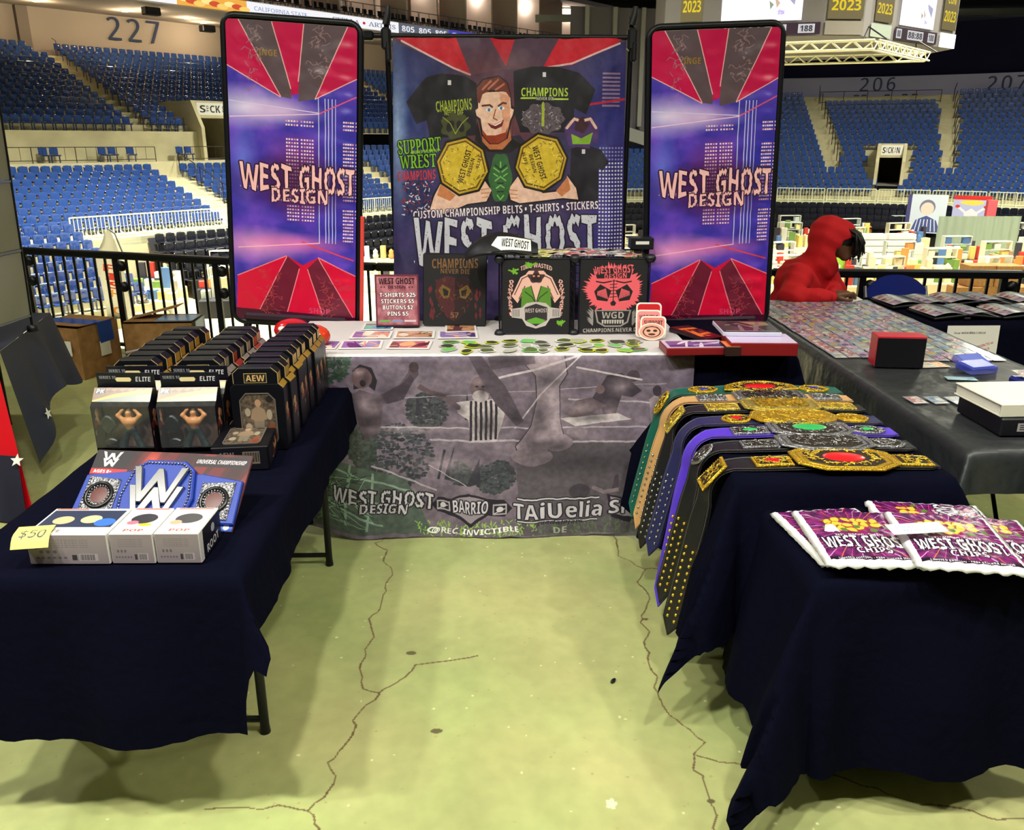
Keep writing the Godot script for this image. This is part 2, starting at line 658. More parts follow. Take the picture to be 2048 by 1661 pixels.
# ------------------------------------------------------------------ prints
func print_banner() -> Image:
	var w = 512
	var h = 1216
	var im = mottle(w, h, C(58, 48, 168), C(104, 66, 196), 0.006, 5)
	var sx = w / 615.0
	var sy = h / 1450.0
	var q = func(a): return P(a, sx, sy, -85 * sx, -80 * sy)
	spot(im, 80 * sx, 390 * sy, 300 * sx, 120 * sy, Color(0.92, 0.88, 1.0, 0.95), 0.9)
	spot(im, 260 * sx, 400 * sy, 260 * sx, 70 * sy, Color(0.95, 0.8, 0.95, 0.8), 1.0)
	spot(im, 560 * sx, 600 * sy, 150 * sx, 500 * sy, Color(0.14, 0.16, 0.62, 0.8), 1.0)
	spot(im, 60 * sx, 650 * sy, 90 * sx, 240 * sy, Color(0.45, 0.55, 0.95, 0.7), 1.0)
	spot(im, 320 * sx, 720 * sy, 200 * sx, 240 * sy, Color(0.42, 0.10, 0.36, 0.85), 0.8)
	spot(im, 120 * sx, 1060 * sy, 300 * sx, 110 * sy, Color(1.0, 0.66, 0.86, 0.95), 0.9)
	spot(im, 330 * sx, 1040 * sy, 300 * sx, 60 * sy, Color(0.98, 0.5, 0.75, 0.8), 1.0)
	# lit windows of the printed towers
	for col in [[265, 330, 440, 920], [338, 405, 440, 920], [545, 600, 430, 1010], [608, 640, 430, 900]]:
		var y = col[2]
		while y < col[3]:
			if not (y > 470 and y < 520) and not (y > 815 and y < 840):
				for k in 5:
					var x = lerpf(col[0], col[1], (k + 0.5) / 5.0)
					im.fill_rect(Rect2i(int(x * sx), int(y * sy), 7, 7), C(248, 214, 214) if (k + int(y)) % 4 else C(224, 150, 170))
			y += 17
	for x in [430, 462, 478, 496, 512]:
		for k in 3:
			im.fill_rect(Rect2i(int((x + k) * sx), int(330 * sy), 2, int(700 * sy)), C(150 + k * 30, 170 + k * 20, 236))
	stroke(im, q.call([520, 480, 700, 392]), 5, C(226, 90, 130))
	stroke(im, q.call([90, 520, 520, 482]), 4, C(240, 200, 230))
	stroke(im, q.call([90, 445, 520, 478]), 4, C(220, 200, 246))
	stroke(im, q.call([430, 1110, 690, 1190]), 6, C(238, 70, 90))
	stroke(im, q.call([110, 1155, 520, 1110]), 4, C(255, 190, 214))
	# red sunburst at the top and bottom
	var red = C(198, 8, 76)
	var grey = C(92, 74, 84)
	fillp(im, q.call([85, 80, 700, 80, 700, 310, 500, 415, 460, 380, 400, 400, 330, 415, 85, 285]), red)
	fillp(im, q.call([145, 80, 300, 80, 385, 375, 385, 420, 335, 412]), grey)
	fillp(im, q.call([450, 80, 655, 80, 500, 415, 420, 430, 420, 380]), grey)
	for a in [[145, 80, 335, 412], [300, 80, 385, 375], [450, 80, 420, 340], [655, 80, 500, 415], [85, 285, 335, 415], [700, 310, 500, 415]]:
		stroke(im, q.call(a), 4, C(238, 178, 178))
	red = C(218, 8, 58)
	fillp(im, q.call([100, 1300, 350, 1185, 430, 1230, 510, 1185, 700, 1270, 700, 1540, 85, 1540]), red)
	fillp(im, q.call([350, 1185, 415, 1240, 335, 1530, 180, 1530]), C(112, 26, 52))
	fillp(im, q.call([455, 1245, 515, 1185, 700, 1510, 545, 1530]), C(112, 30, 54))
	for a in [[350, 1190, 180, 1530], [412, 1250, 335, 1530], [455, 1250, 545, 1530], [512, 1190, 700, 1510], [100, 1300, 350, 1185], [510, 1185, 700, 1270]]:
		stroke(im, q.call(a), 4, C(244, 140, 150))
	fillp(im, q.call([85, 1470, 700, 1490, 700, 1540, 85, 1540]), C(74, 8, 44))
	# sketched figures on the grey rays
	var r := RandomNumberGenerator.new()
	r.seed = 3
	for a in [[215, 90, 60, 300], [520, 90, 90, 240], [270, 1270, 110, 230], [560, 1290, 110, 220]]:
		for i in 46:
			var x = a[0] + r.randf_range(-0.5, 0.5) * a[2] * 0.9
			var y = a[1] + r.randf() * a[3]
			var p0 = Vector2(x, y)
			var p1 = p0 + Vector2(r.randf_range(-24, 24), r.randf_range(-18, 18))
			var p2 = p1 + Vector2(r.randf_range(-18, 18), r.randf_range(-18, 18))
			var pp = []
			for p in [p0, p1, p2]: pp.append(Vector2((p.x - 85) * sx, (p.y - 80) * sy))
			stroke(im, pp, 2.4, C(150, 118, 124) if y < 700 else C(176, 66, 70))
	text(im, "INGE", 195 * sx, 138 * sy, 70, 24, C(150, 116, 44))
	text(im, "SHOP", 430 * sx, 1385 * sy, 90, 24, C(214, 70, 110))
	# the name
	spot(im, 320 * sx, 745 * sy, 400 * sx, 150 * sy, Color(0.20, 0.04, 0.22, 0.75), 0.7)
	var ink = C(42, 12, 40)
	text(im, "WEST", 170 * sx, 715 * sy, 252 * sx, 122 * sy, C(246, 190, 192), {"drip": 0.16, "line": 5, "ink": ink})
	text(im, "GHOST", 470 * sx, 715 * sy, 272 * sx, 122 * sy, C(246, 190, 192), {"drip": 0.16, "line": 5, "ink": ink})
	text(im, "DESIGN", 335 * sx, 798 * sy, 280 * sx, 62 * sy, C(244, 186, 190), {"drip": 0.2, "line": 4, "ink": ink})
	return im

func print_backdrop() -> Image:
	var w = 1024
	var h = 1280
	var k = 1024.0 / 1590.0
	var q = func(a): return P(a, k, k, -130 * k, -110 * k)
	var X = func(x): return (x - 130) * k
	var Y = func(y): return (y - 110) * k
	var im = mottle(w, h, C(46, 40, 78), C(74, 58, 104), 0.004, 8)
	spot(im, X.call(200), Y.call(600), 300, 700, Color(0.10, 0.20, 0.50, 0.7), 0.9)
	spot(im, X.call(1650), Y.call(600), 260, 500, Color(0.18, 0.20, 0.60, 0.75), 0.9)
	spot(im, X.call(160), Y.call(700), 60, 500, Color(0.72, 0.84, 1.0, 0.8), 1.2)
	spot(im, X.call(1600), Y.call(1300), 160, 500, Color(0.24, 0.2, 0.6, 0.8), 1.0)
	# sunburst over the top
	fillp(im, q.call([130, 110, 1720, 110, 1720, 130, 1150, 300, 880, 310, 660, 345, 130, 130]), C(84, 58, 84))
	fillp(im, q.call([150, 110, 560, 110, 660, 345, 530, 300, 200, 130]), C(206, 20, 46))
	fillp(im, q.call([790, 110, 960, 110, 900, 290]), C(200, 22, 52))
	fillp(im, q.call([1260, 110, 1700, 110, 1640, 150, 1350, 280, 1150, 300]), C(210, 20, 48))
	stroke(im, q.call([190, 130, 540, 300, 660, 345]), 8, C(236, 190, 196))
	stroke(im, q.call([1150, 300, 1350, 270, 1680, 140]), 8, C(236, 190, 196))
	spot(im, X.call(820), Y.call(620), 330, 330, Color(0.5, 0.22, 0.2, 0.85), 0.9)
	# rows of lights down the right side
	for y in range(820, 1640, 26):
		for x in range(1545, 1700, 22):
			im.fill_rect(Rect2i(int(X.call(x)), int(Y.call(y)), 8, 8), C(226, 226, 240) if y > 900 else C(150, 150, 200))
	for y in range(330, 560, 26): im.fill_rect(Rect2i(int(X.call(1560)), int(Y.call(y)), 80, 8), C(150, 120, 150))
	stroke(im, q.call([1300, 560, 1720, 500]), 10, C(190, 36, 70))
	# printed shirts
	var bl = C(22, 20, 32)
	fillp(im, q.call([355, 360, 460, 335, 620, 350, 700, 400, 700, 740, 380, 760, 360, 640, 290, 665, 220, 520]), bl)
	fillp(im, q.call([950, 320, 1080, 290, 1250, 290, 1400, 330, 1510, 440, 1450, 600, 1370, 560, 1360, 720, 1000, 720, 960, 600]), bl)
	fillp(im, q.call([1350, 830, 1450, 800, 1560, 840, 1610, 920, 1570, 980, 1540, 960, 1540, 1200, 1340, 1200]), C(30, 26, 40))
	for a in [[515, 395], [1163, 342], [1437, 850]]: im.fill_rect(Rect2i(int(X.call(a[0] - 12)), int(Y.call(a[1] - 16)), 15, 20), C(220, 216, 224))
	text(im, "CHAMPIONS", X.call(545), Y.call(540), 158, 44, C(160, 176, 46), {"rot": -0.08, "drip": 0.1})
	text(im, "NEVER DIE", X.call(545), Y.call(590), 84, 22, C(160, 176, 46))
	oval(im, X.call(555), Y.call(680), 62, 56, C(70, 74, 40), 0, 7, 0.12)
	oval(im, X.call(520), Y.call(680), 16, 26, C(30, 26, 40), 0.4)
	oval(im, X.call(590), Y.call(680), 16, 26, C(30, 26, 40), -0.4)
	stroke(im, q.call([470, 620, 520, 660, 555, 730, 600, 660, 645, 620]), 4, C(150, 160, 50))
	text(im, "CHAMPIONS", X.call(1165), Y.call(455), 206, 36, C(186, 214, 66))
	stroke(im, q.call([1005, 495, 1105, 495]), 7, C(186, 214, 66))
	stroke(im, q.call([1230, 500, 1328, 500]), 7, C(186, 214, 66))
	text(im, "NEVER DIE", X.call(1168), Y.call(498), 76, 13, C(210, 210, 190))
	var r := RandomNumberGenerator.new()
	r.seed = 12
	oval(im, X.call(1155), Y.call(630), 92, 66, C(96, 84, 96), 0, 9, 0.08)
	for i in 90:
		var a = r.randf() * TAU
		var d = sqrt(r.randf())
		var p = Vector2(X.call(1155) + cos(a) * d * 92, Y.call(630) + sin(a) * d * 62)
		stroke(im, [p, p + Vector2(r.randf_range(-12, 12), r.randf_range(-12, 12))], 3, C(176, 166, 176) if i % 2 else C(40, 34, 46))
	stroke(im, q.call([1155, 530, 1155, 680]), 12, C(168, 186, 60))
	# masked fighter in a green waistcoat
	fillp(im, q.call([1300, 690, 1340, 640, 1400, 620, 1500, 640, 1540, 690, 1530, 800, 1480, 770, 1480, 830, 1330, 810, 1320, 770]), C(78, 48, 110))
	fillp(im, q.call([1350, 730, 1420, 760, 1500, 720, 1480, 800, 1360, 800]), C(132, 176, 50))
	oval(im, X.call(1420), Y.call(670), 30, 34, C(64, 32, 46), 0, 5, 0.1)
	stroke(im, q.call([1320, 690, 1370, 630, 1400, 640]), 12, C(232, 190, 176))
	stroke(im, q.call([1520, 690, 1480, 630, 1440, 640]), 12, C(232, 190, 176))
	# lettering at the left
	text(im, "SUPPORT", X.call(310), Y.call(810), 190, 60, C(126, 190, 48), {"line": 4, "rot": -0.1, "font": "serif"})
	text(im, "INDEPENDENT", X.call(350), Y.call(848), 120, 15, C(150, 200, 70), {"rot": -0.08})
	text(im, "WREST", X.call(300), Y.call(915), 160, 58, C(126, 190, 48), {"line": 4, "rot": -0.06, "font": "serif"})
	text(im, "CHAMPIONS", X.call(290), Y.call(1010), 168, 40, C(200, 50, 60), {"rot": -0.06, "drip": 0.1})
	for i in 120:
		var p = Vector2(X.call(r.randf_range(200, 400)), Y.call(r.randf_range(1040, 1290)))
		stroke(im, [p, p + Vector2(r.randf_range(-16, 16), r.randf_range(-16, 16))], 4, [C(220, 210, 220), C(30, 20, 34), C(150, 40, 50)][i % 3])
	# the man with two title belts
	var line = C(24, 14, 20)
	fillp(im, q.call([700, 760, 1000, 740, 1130, 900, 1180, 1280, 560, 1280, 600, 900]), C(44, 40, 60))
	var skin = C(240, 196, 176)
	var shade = C(206, 128, 82)
	fillp(im, q.call([372, 1260, 400, 1150, 450, 1060, 560, 1090, 700, 1120, 760, 1010, 800, 1085, 815, 1110, 780, 1200, 640, 1220, 480, 1290]), line)
	fillp(im, q.call([380, 1255, 410, 1155, 455, 1068, 560, 1100, 700, 1130, 745, 1030, 790, 1095, 805, 1115, 770, 1192, 640, 1210, 480, 1280]), skin)
	fillp(im, q.call([455, 1070, 560, 1150, 520, 1190, 430, 1150]), shade)
	fillp(im, q.call([915, 1100, 990, 1000, 1060, 1060, 1160, 1120, 1300, 1110, 1330, 1000, 1400, 1100, 1415, 1190, 1300, 1180, 1000, 1215, 930, 1190]), line)
	fillp(im, q.call([923, 1105, 985, 1020, 1060, 1075, 1160, 1135, 1300, 1120, 1325, 1015, 1388, 1100, 1405, 1180, 1300, 1170, 1000, 1205, 938, 1182]), skin)
	fillp(im, q.call([1250, 1120, 1330, 1020, 1350, 1110, 1290, 1160]), shade)
	for a in [[735, 1110, 800, 1100], [735, 1135, 800, 1132], [740, 1165, 790, 1160], [925, 1110, 985, 1118], [930, 1140, 985, 1145], [940, 1168, 985, 1170]]: stroke(im, q.call(a), 4, shade)
	# green face on his shirt
	oval(im, X.call(866), Y.call(1030), 50, 110, C(58, 104, 60), 0, 6, 0.06)
	for a in [[820, 960, 860, 990], [912, 960, 875, 990], [820, 1000, 850, 1020], [912, 1000, 885, 1020], [830, 1050, 866, 1020, 905, 1050], [840, 1100, 866, 1080, 895, 1100], [845, 1150, 866, 1180, 890, 1150], [866, 920, 866, 960]]: stroke(im, q.call(a), 6, C(126, 190, 96))
	for a in [[830, 940, 866, 975, 905, 940], [845, 1065, 890, 1065], [846, 1125, 890, 1125]]: stroke(im, q.call(a), 5, C(22, 44, 32))
	# head
	fillp(im, q.call([705, 640, 740, 800, 800, 830, 900, 820, 945, 740, 960, 600, 940, 760, 1010, 800, 930, 860, 780, 850, 690, 770]), line)
	fillp(im, q.call([735, 700, 930, 700, 940, 770, 880, 835, 790, 835, 740, 780]), C(190, 110, 66))
	fillp(im, q.call([700, 520, 690, 430, 740, 370, 850, 348, 910, 390, 935, 470, 942, 540, 965, 560, 960, 610, 940, 640, 915, 760, 850, 800, 790, 800, 735, 740, 715, 640, 690, 620, 682, 570]), line)
	fillp(im, q.call([710, 500, 720, 460, 900, 450, 930, 480, 935, 560, 955, 570, 945, 610, 930, 640, 905, 750, 850, 785, 795, 785, 745, 735, 728, 630, 700, 610, 692, 575, 710, 560]), skin)
	fillp(im, q.call([855, 460, 925, 480, 930, 640, 905, 750, 860, 780, 880, 640]), C(226, 160, 132))
	fillp(im, q.call([705, 520, 700, 430, 745, 378, 850, 355, 905, 395, 930, 470, 935, 500, 900, 455, 800, 440, 740, 470, 722, 530]), C(112, 52, 44))
	for a in [[740, 440, 800, 380], [780, 435, 850, 372], [830, 440, 890, 400]]: stroke(im, q.call(a), 8, C(190, 112, 92))
	fillp(im, q.call([740, 700, 770, 740, 830, 740, 900, 720, 915, 680, 905, 760, 850, 795, 795, 795, 750, 750]), C(150, 52, 26))
	for a in [[740, 545, 790, 540, 810, 555], [850, 545, 880, 525, 905, 530]]: stroke(im, q.call(a), 8, C(90, 44, 36))
	for a in [[785, 572], [868, 560]]:
		oval(im, X.call(a[0]), Y.call(a[1]), 15, 7, C(240, 240, 244))
		oval(im, X.call(a[0]), Y.call(a[1]), 6, 7, C(70, 120, 170))
	stroke(im, q.call([830, 570, 815, 625, 845, 640]), 5, C(160, 84, 60))
	fillp(im, q.call([775, 660, 830, 665, 888, 635, 875, 680, 830, 700, 800, 690]), C(120, 22, 34))
	fillp(im, q.call([785, 662, 830, 668, 880, 642, 865, 660, 830, 678]), C(246, 240, 236))
	# the belts: eight sided gold plates
	for b in [[605, 950, -1], [1145, 925, 1]]:
		var cx = X.call(b[0])
		var cy = Y.call(b[1])
		var rot = 0.24 * b[2]
		for s in [[1.0, line], [0.92, C(196, 160, 34)], [0.85, C(96, 66, 18)], [0.8, C(216, 184, 50)]]:
			var pts = []
			for i in 8:
				var a = TAU * (i + 0.5) / 8
				pts.append(Vector2(cx, cy) + (Vector2(cos(a) * 122, sin(a) * 136) * s[0]).rotated(rot))
			fillp(im, pts, s[1])
		for i in 70:
			var a = r.randf() * TAU
			var d = r.randf_range(0.5, 0.78)
			var p = Vector2(cx, cy) + (Vector2(cos(a) * 122, sin(a) * 136) * d).rotated(rot)
			stroke(im, [p, p + Vector2(r.randf_range(-14, 14), r.randf_range(-14, 14))], 3, C(120, 86, 20) if i % 2 else C(244, 220, 110))
		var tr = (-1.3 if b[2] < 0 else 1.3)
		text(im, "WEST GHOST", cx - 8 * b[2], cy, 150, 26, C(44, 30, 12), {"rot": tr})
		text(im, "DESIGN", cx - 36 * b[2], cy + 4, 80, 16, C(44, 30, 12), {"rot": tr})
		text(im, "4LIFE", cx + 72 * -b[2], cy - 20, 60, 14, C(70, 48, 14), {"rot": tr})
	weave(im, 0.1, 32)
	# small print and the big name
	text(im, "CUSTOM CHAMPIONSHIP BELTS • T-SHIRTS • STICKERS", X.call(905), Y.call(1252), 820, 36, C(238, 236, 240), {"rot": -0.055, "line": 3, "ink": C(60, 20, 60)})
	var ghost = C(214, 214, 226)
	text(im, "WEST", X.call(540), Y.call(1480), 345, 210, ghost, {"drip": 0.14, "line": 6, "ink": C(30, 22, 44)})
	text(im, "GHOST", X.call(1210), Y.call(1450), 420, 200, ghost, {"drip": 0.14, "line": 6, "ink": C(30, 22, 44), "rot": -0.03})
	for i in 500:
		var p = Vector2(r.randf_range(80, 930), r.randf_range(740, 1010))
		if im.get_pixelv(p).r > 0.8: oval(im, p.x, p.y, r.randf_range(0.8, 3), r.randf_range(0.8, 3), C(90, 84, 104))
	return im

func print_table_cloth() -> Image:
	var w = 1536
	var h = 840
	var im = mottle(w, h, C(104, 91, 110), C(132, 117, 136), 0.006, 14)
	var kx = w / 2195.0
	var ky = 840.0 / 925.0
	var q = func(a): return P(a, kx, ky, 95 * kx, -95 * ky)
	var X = func(x): return (x + 95) * kx
	var Y = func(y): return (y - 95) * ky
	var r := RandomNumberGenerator.new()
	r.seed = 44
	# trees: tufts of dark leaves
	for g in [[160, 130, 130, 120, C(40, 62, 50)], [680, 380, 110, 90, C(48, 50, 60)], [520, 600, 190, 160, C(44, 48, 60)], [1040, 710, 110, 80, C(46, 50, 60)], [330, 560, 80, 100, C(52, 60, 60)], [860, 690, 60, 60, C(50, 52, 62)]]:
		for i in 420:
			var a = r.randf() * TAU
			var d = sqrt(r.randf())
			var c: Color = g[4]
			oval(im, X.call(g[0] + cos(a) * d * g[2]), Y.call(g[1] + sin(a) * d * g[3]), r.randf_range(3, 12), r.randf_range(3, 9), c.lightened(r.randf() * 0.16))
	for a in [[630, 290, 615, 400, 648, 400], [900, 280, 885, 420, 915, 420], [835, 545, 770, 720, 800, 720], [960, 610, 890, 750, 960, 740]]: fillp(im, q.call(a), C(52, 50, 64))
	stroke(im, q.call([778, 575, 735, 720]), 10, C(46, 46, 58))
	# green tinted seats and steps at the lower left
	fillp(im, q.call([40, 600, 330, 660, 560, 720, 700, 1000, 40, 1000]), C(86, 98, 94))
	for a in [[60, 640, 640, 800], [60, 720, 560, 900], [60, 820, 420, 960], [120, 620, 90, 980], [260, 650, 220, 960], [380, 690, 330, 980]]: stroke(im, q.call(a), 9, C(140, 164, 150))
	for i in 60: stroke(im, [Vector2(r.randf_range(0, 330), r.randf_range(520, 800)), Vector2(r.randf_range(0, 330), r.randf_range(520, 800))], 2.5, C(40, 58, 54) if i % 2 else C(150, 186, 150))
	fillp(im, q.call([1150, 520, 2120, 548, 2120, 1010, 1180, 1010]), C(92, 84, 96))
	# ring ropes
	for a in [[430, 458, 1960, 470, 7], [700, 520, 1960, 548, 9], [430, 320, 1960, 250, 3], [1440, 325, 1960, 350, 7], [380, 650, 720, 775, 8], [690, 650, 890, 750, 4]]: stroke(im, q.call(a.slice(0, 4)), a[4], C(176, 164, 180))
	# shouting fighter with dreadlocks, arm raised
	fillp(im, q.call([160, 240, 300, 290, 330, 270, 430, 300, 540, 250, 590, 190, 605, 145, 640, 140, 645, 200, 610, 240, 560, 320, 450, 345, 430, 480, 350, 520, 310, 400, 250, 320, 160, 290]), C(92, 76, 90))
	fillp(im, q.call([440, 300, 560, 240, 600, 200, 620, 220, 560, 320, 470, 345]), C(70, 58, 74))
	fillp(im, q.call([298, 180, 340, 150, 400, 165, 425, 230, 410, 280, 380, 255, 300, 270]), C(34, 28, 40))
	oval(im, X.call(345), Y.call(215), 38, 46, C(104, 80, 88))
	oval(im, X.call(350), Y.call(240), 11, 15, C(30, 20, 28))
	oval(im, X.call(622), Y.call(165), 18, 24, C(70, 56, 66))
	# referee in a striped shirt
	fillp(im, q.call([830, 340, 900, 325, 1060, 320, 1100, 380, 1080, 440, 1050, 530, 915, 525, 905, 420, 850, 390]), C(196, 184, 194))
	for x in range(920, 1070, 26): stroke(im, q.call([x, 330, x - 5, 520]), 9, C(48, 42, 56))
	oval(im, X.call(968), Y.call(265), 36, 50, C(112, 92, 102))
	oval(im, X.call(970), Y.call(305), 30, 26, C(176, 164, 172))
	for x in [952, 985]: oval(im, X.call(x), Y.call(258), 6, 4, C(30, 26, 34))
	stroke(im, q.call([850, 360, 760, 300, 690, 285, 640, 255]), 22, C(100, 82, 94))
	# tall fighter with a staff, head above the table edge
	fillp(im, q.call([1040, 60, 1240, 95, 1410, 90, 1430, 200, 1390, 260, 1400, 420, 1420, 520, 1300, 600, 1180, 640, 1150, 560, 1240, 450, 1270, 330, 1260, 210, 1180, 130]), C(150, 134, 150))
	stroke(im, q.call([1410, 90, 1430, 200, 1390, 260, 1400, 420, 1420, 520, 1300, 600, 1180, 640]), 4, C(62, 52, 68))
	stroke(im, q.call([1180, 640, 1150, 560, 1240, 450, 1270, 330, 1260, 210, 1180, 130]), 4, C(62, 52, 68))
	fillp(im, q.call([1010, 120, 1250, 90, 1260, 150, 1030, 180]), C(92, 78, 92))
	stroke(im, q.call([1060, 220, 1280, 175, 1500, 110]), 10, C(206, 194, 204))
	stroke(im, q.call([1500, 110, 1290, 300, 1150, 470]), 6, C(206, 194, 204))
	fillp(im, q.call([960, 90, 1100, 260, 1200, 430, 1160, 460, 1050, 350, 900, 100]), C(84, 72, 88))
	# fighters on the mat at the right
	for a in [[[1640, 210, 1720, 200, 1830, 290, 1780, 320, 1720, 310, 1690, 400, 1640, 440, 1600, 340, 1560, 330], C(64, 54, 68)], [[1420, 400, 1480, 330, 1560, 320, 1640, 360, 1560, 400, 1480, 420], C(96, 80, 92)], [[1400, 420, 1700, 400, 1780, 430, 1480, 460], C(196, 186, 194)], [[1870, 330, 1910, 300, 1950, 360, 1920, 460, 1890, 470], C(160, 144, 154)]]: fillp(im, q.call(a[0]), a[1])
	oval(im, X.call(1780), Y.call(215), 24, 26, C(70, 58, 70))
	oval(im, X.call(1605), Y.call(280), 16, 20, C(110, 90, 100))
	oval(im, X.call(1912), Y.call(285), 17, 24, C(58, 48, 60))
	stroke(im, q.call([1480, 170, 1830, 235]), 8, C(200, 188, 198))
	for a in [[1380, 540, 60, 40], [1300, 500, 60, 40], [1240, 610, 80, 40], [1490, 490, 40, 24]]: oval(im, X.call(a[0]), Y.call(a[1]), a[2], a[3], C(142, 126, 142))
	oval(im, X.call(1505), Y.call(790), 38, 34, C(70, 62, 76))
	fillp(im, q.call([1690, 720, 1710, 710, 1720, 800, 1680, 810]), C(70, 60, 74))
	stroke(im, q.call([1580, 780, 1640, 800, 1720, 790]), 18, C(132, 116, 128))
	im.fill_rect(Rect2i(0, 0, w, 16), C(232, 226, 228))
	# lower edge: grass
	for i in 300:
		var p = Vector2(r.randf_range(500, 1480), r.randf_range(770, 838))
		stroke(im, [p, p + Vector2(r.randf_range(-12, 12), -r.randf_range(4, 22))], 4, C(150, 190, 90) if p.x < 950 else C(96, 116, 84))
	# modelling of the printed bodies, as in the printed photograph
	var lt2 = Color(0.80, 0.72, 0.78, 0.55)
	var dk2 = Color(0.16, 0.13, 0.18, 0.6)
	for a in [[340, 340, 60, 50, 1], [400, 350, 40, 46, 1], [300, 330, 26, 60, 0], [430, 330, 40, 30, 0], [370, 430, 50, 60, 0], [520, 280, 60, 20, 0], [330, 190, 22, 16, 1], [365, 225, 20, 26, 0], [960, 240, 24, 16, 1], [985, 280, 16, 30, 0], [850, 370, 30, 22, 0], [760, 300, 50, 10, 0], [1290, 150, 50, 50, 1], [1350, 140, 50, 40, 1], [1320, 230, 60, 50, 0], [1340, 330, 50, 60, 1], [1290, 400, 40, 90, 0], [1380, 450, 40, 60, 1], [1250, 540, 60, 60, 0], [1120, 130, 80, 30, 0], [1160, 420, 40, 40, 0], [1720, 270, 50, 40, 1], [1780, 290, 30, 24, 0], [1660, 400, 40, 50, 1], [1500, 370, 60, 30, 1], [1560, 420, 60, 20, 0], [1380, 560, 60, 30, 0], [1300, 510, 40, 24, 1], [1000, 450, 60, 60, 0], [1910, 400, 24, 60, 0], [600, 470, 200, 20, 1], [1500, 640, 300, 60, 0], [800, 640, 120, 40, 1]]:
		spot(im, X.call(a[0]), Y.call(a[1]), a[2] * 1.5, a[3] * 1.5, lt2 if a[4] else dk2, 1.2)
	weave(im, 0.16, 31)
	# sponsors along the bottom
	var lt = C(206, 200, 214)
	var ink = C(34, 28, 44)
	text(im, "WEST GHOST", X.call(430), Y.call(815), 372, 66, lt, {"drip": 0.16, "line": 6, "ink": ink, "rot": 0.07})
	text(im, "DESIGN", X.call(430), Y.call(868), 185, 40, lt, {"drip": 0.18, "line": 5, "ink": ink, "rot": 0.07})
	fillp(im, q.call([680, 845, 720, 810, 800, 815, 900, 785, 1000, 815, 1090, 830, 1135, 875, 1095, 915, 1010, 900, 905, 955, 800, 905, 715, 885]), ink)
	fillp(im, q.call([812, 822, 905, 798, 1000, 825, 1000, 890, 905, 935, 812, 895]), C(150, 138, 152))
	for a in [[710, 825, 785, 830, 785, 880, 710, 875], [1035, 845, 1105, 850, 1105, 905, 1035, 900]]:
		fillp(im, q.call(a), C(170, 160, 172))
		fillp(im, q.call([a[0] + 8, a[1] + 8, a[2] - 8, a[3] + 8, a[4] - 8, a[5] - 8, a[6] + 8, a[7] - 8]), ink)
	for p in [[745, 852], [1070, 875]]:
		oval(im, X.call(p[0]), Y.call(p[1]), 12, 13, lt)
		stroke(im, [Vector2(X.call(p[0]) - 18, Y.call(p[1]) + 16), Vector2(X.call(p[0]) + 18, Y.call(p[1]) - 2)], 4, lt)
	text(im, "BARRIO", X.call(905), Y.call(857), 146, 56, lt, {"line": 5, "ink": ink})
	stroke(im, q.call([1165, 825, 1620, 830]), 16, ink)
	stroke(im, q.call([1165, 825, 1620, 830]), 7, lt)
	text(im, "TAiUelia", X.call(1390), Y.call(885), 350, 74, lt, {"line": 5, "ink": ink})
	stroke(im, q.call([1165, 938, 1620, 942]), 14, ink)
	stroke(im, q.call([1165, 938, 1620, 942]), 6, lt)
	text(im, "guadalajara", X.call(1400), Y.call(948), 175, 28, C(44, 36, 52), {"font": "serif", "shear": 0.3})
	fillp(im, q.call([1660, 810, 1760, 835, 1925, 795, 1890, 940, 1800, 950, 1790, 965, 1690, 930]), ink)
	fillp(im, q.call([1678, 824, 1760, 847, 1905, 812, 1880, 925, 1795, 935, 1700, 915]), C(150, 138, 152))
	text(im, "SPW", X.call(1790), Y.call(878), 160, 62, lt, {"line": 6, "ink": ink})
	oval(im, X.call(700), Y.call(980), 20, 15, Color.WHITE)
	oval(im, X.call(700), Y.call(980), 12, 9, C(90, 110, 70))
	text(im, "@REC_INVICTIBLE", X.call(930), Y.call(984), 330, 30, Color.WHITE)
	text(im, "DE", X.call(1400), Y.call(988), 44, 30, C(170, 180, 160))
	return im

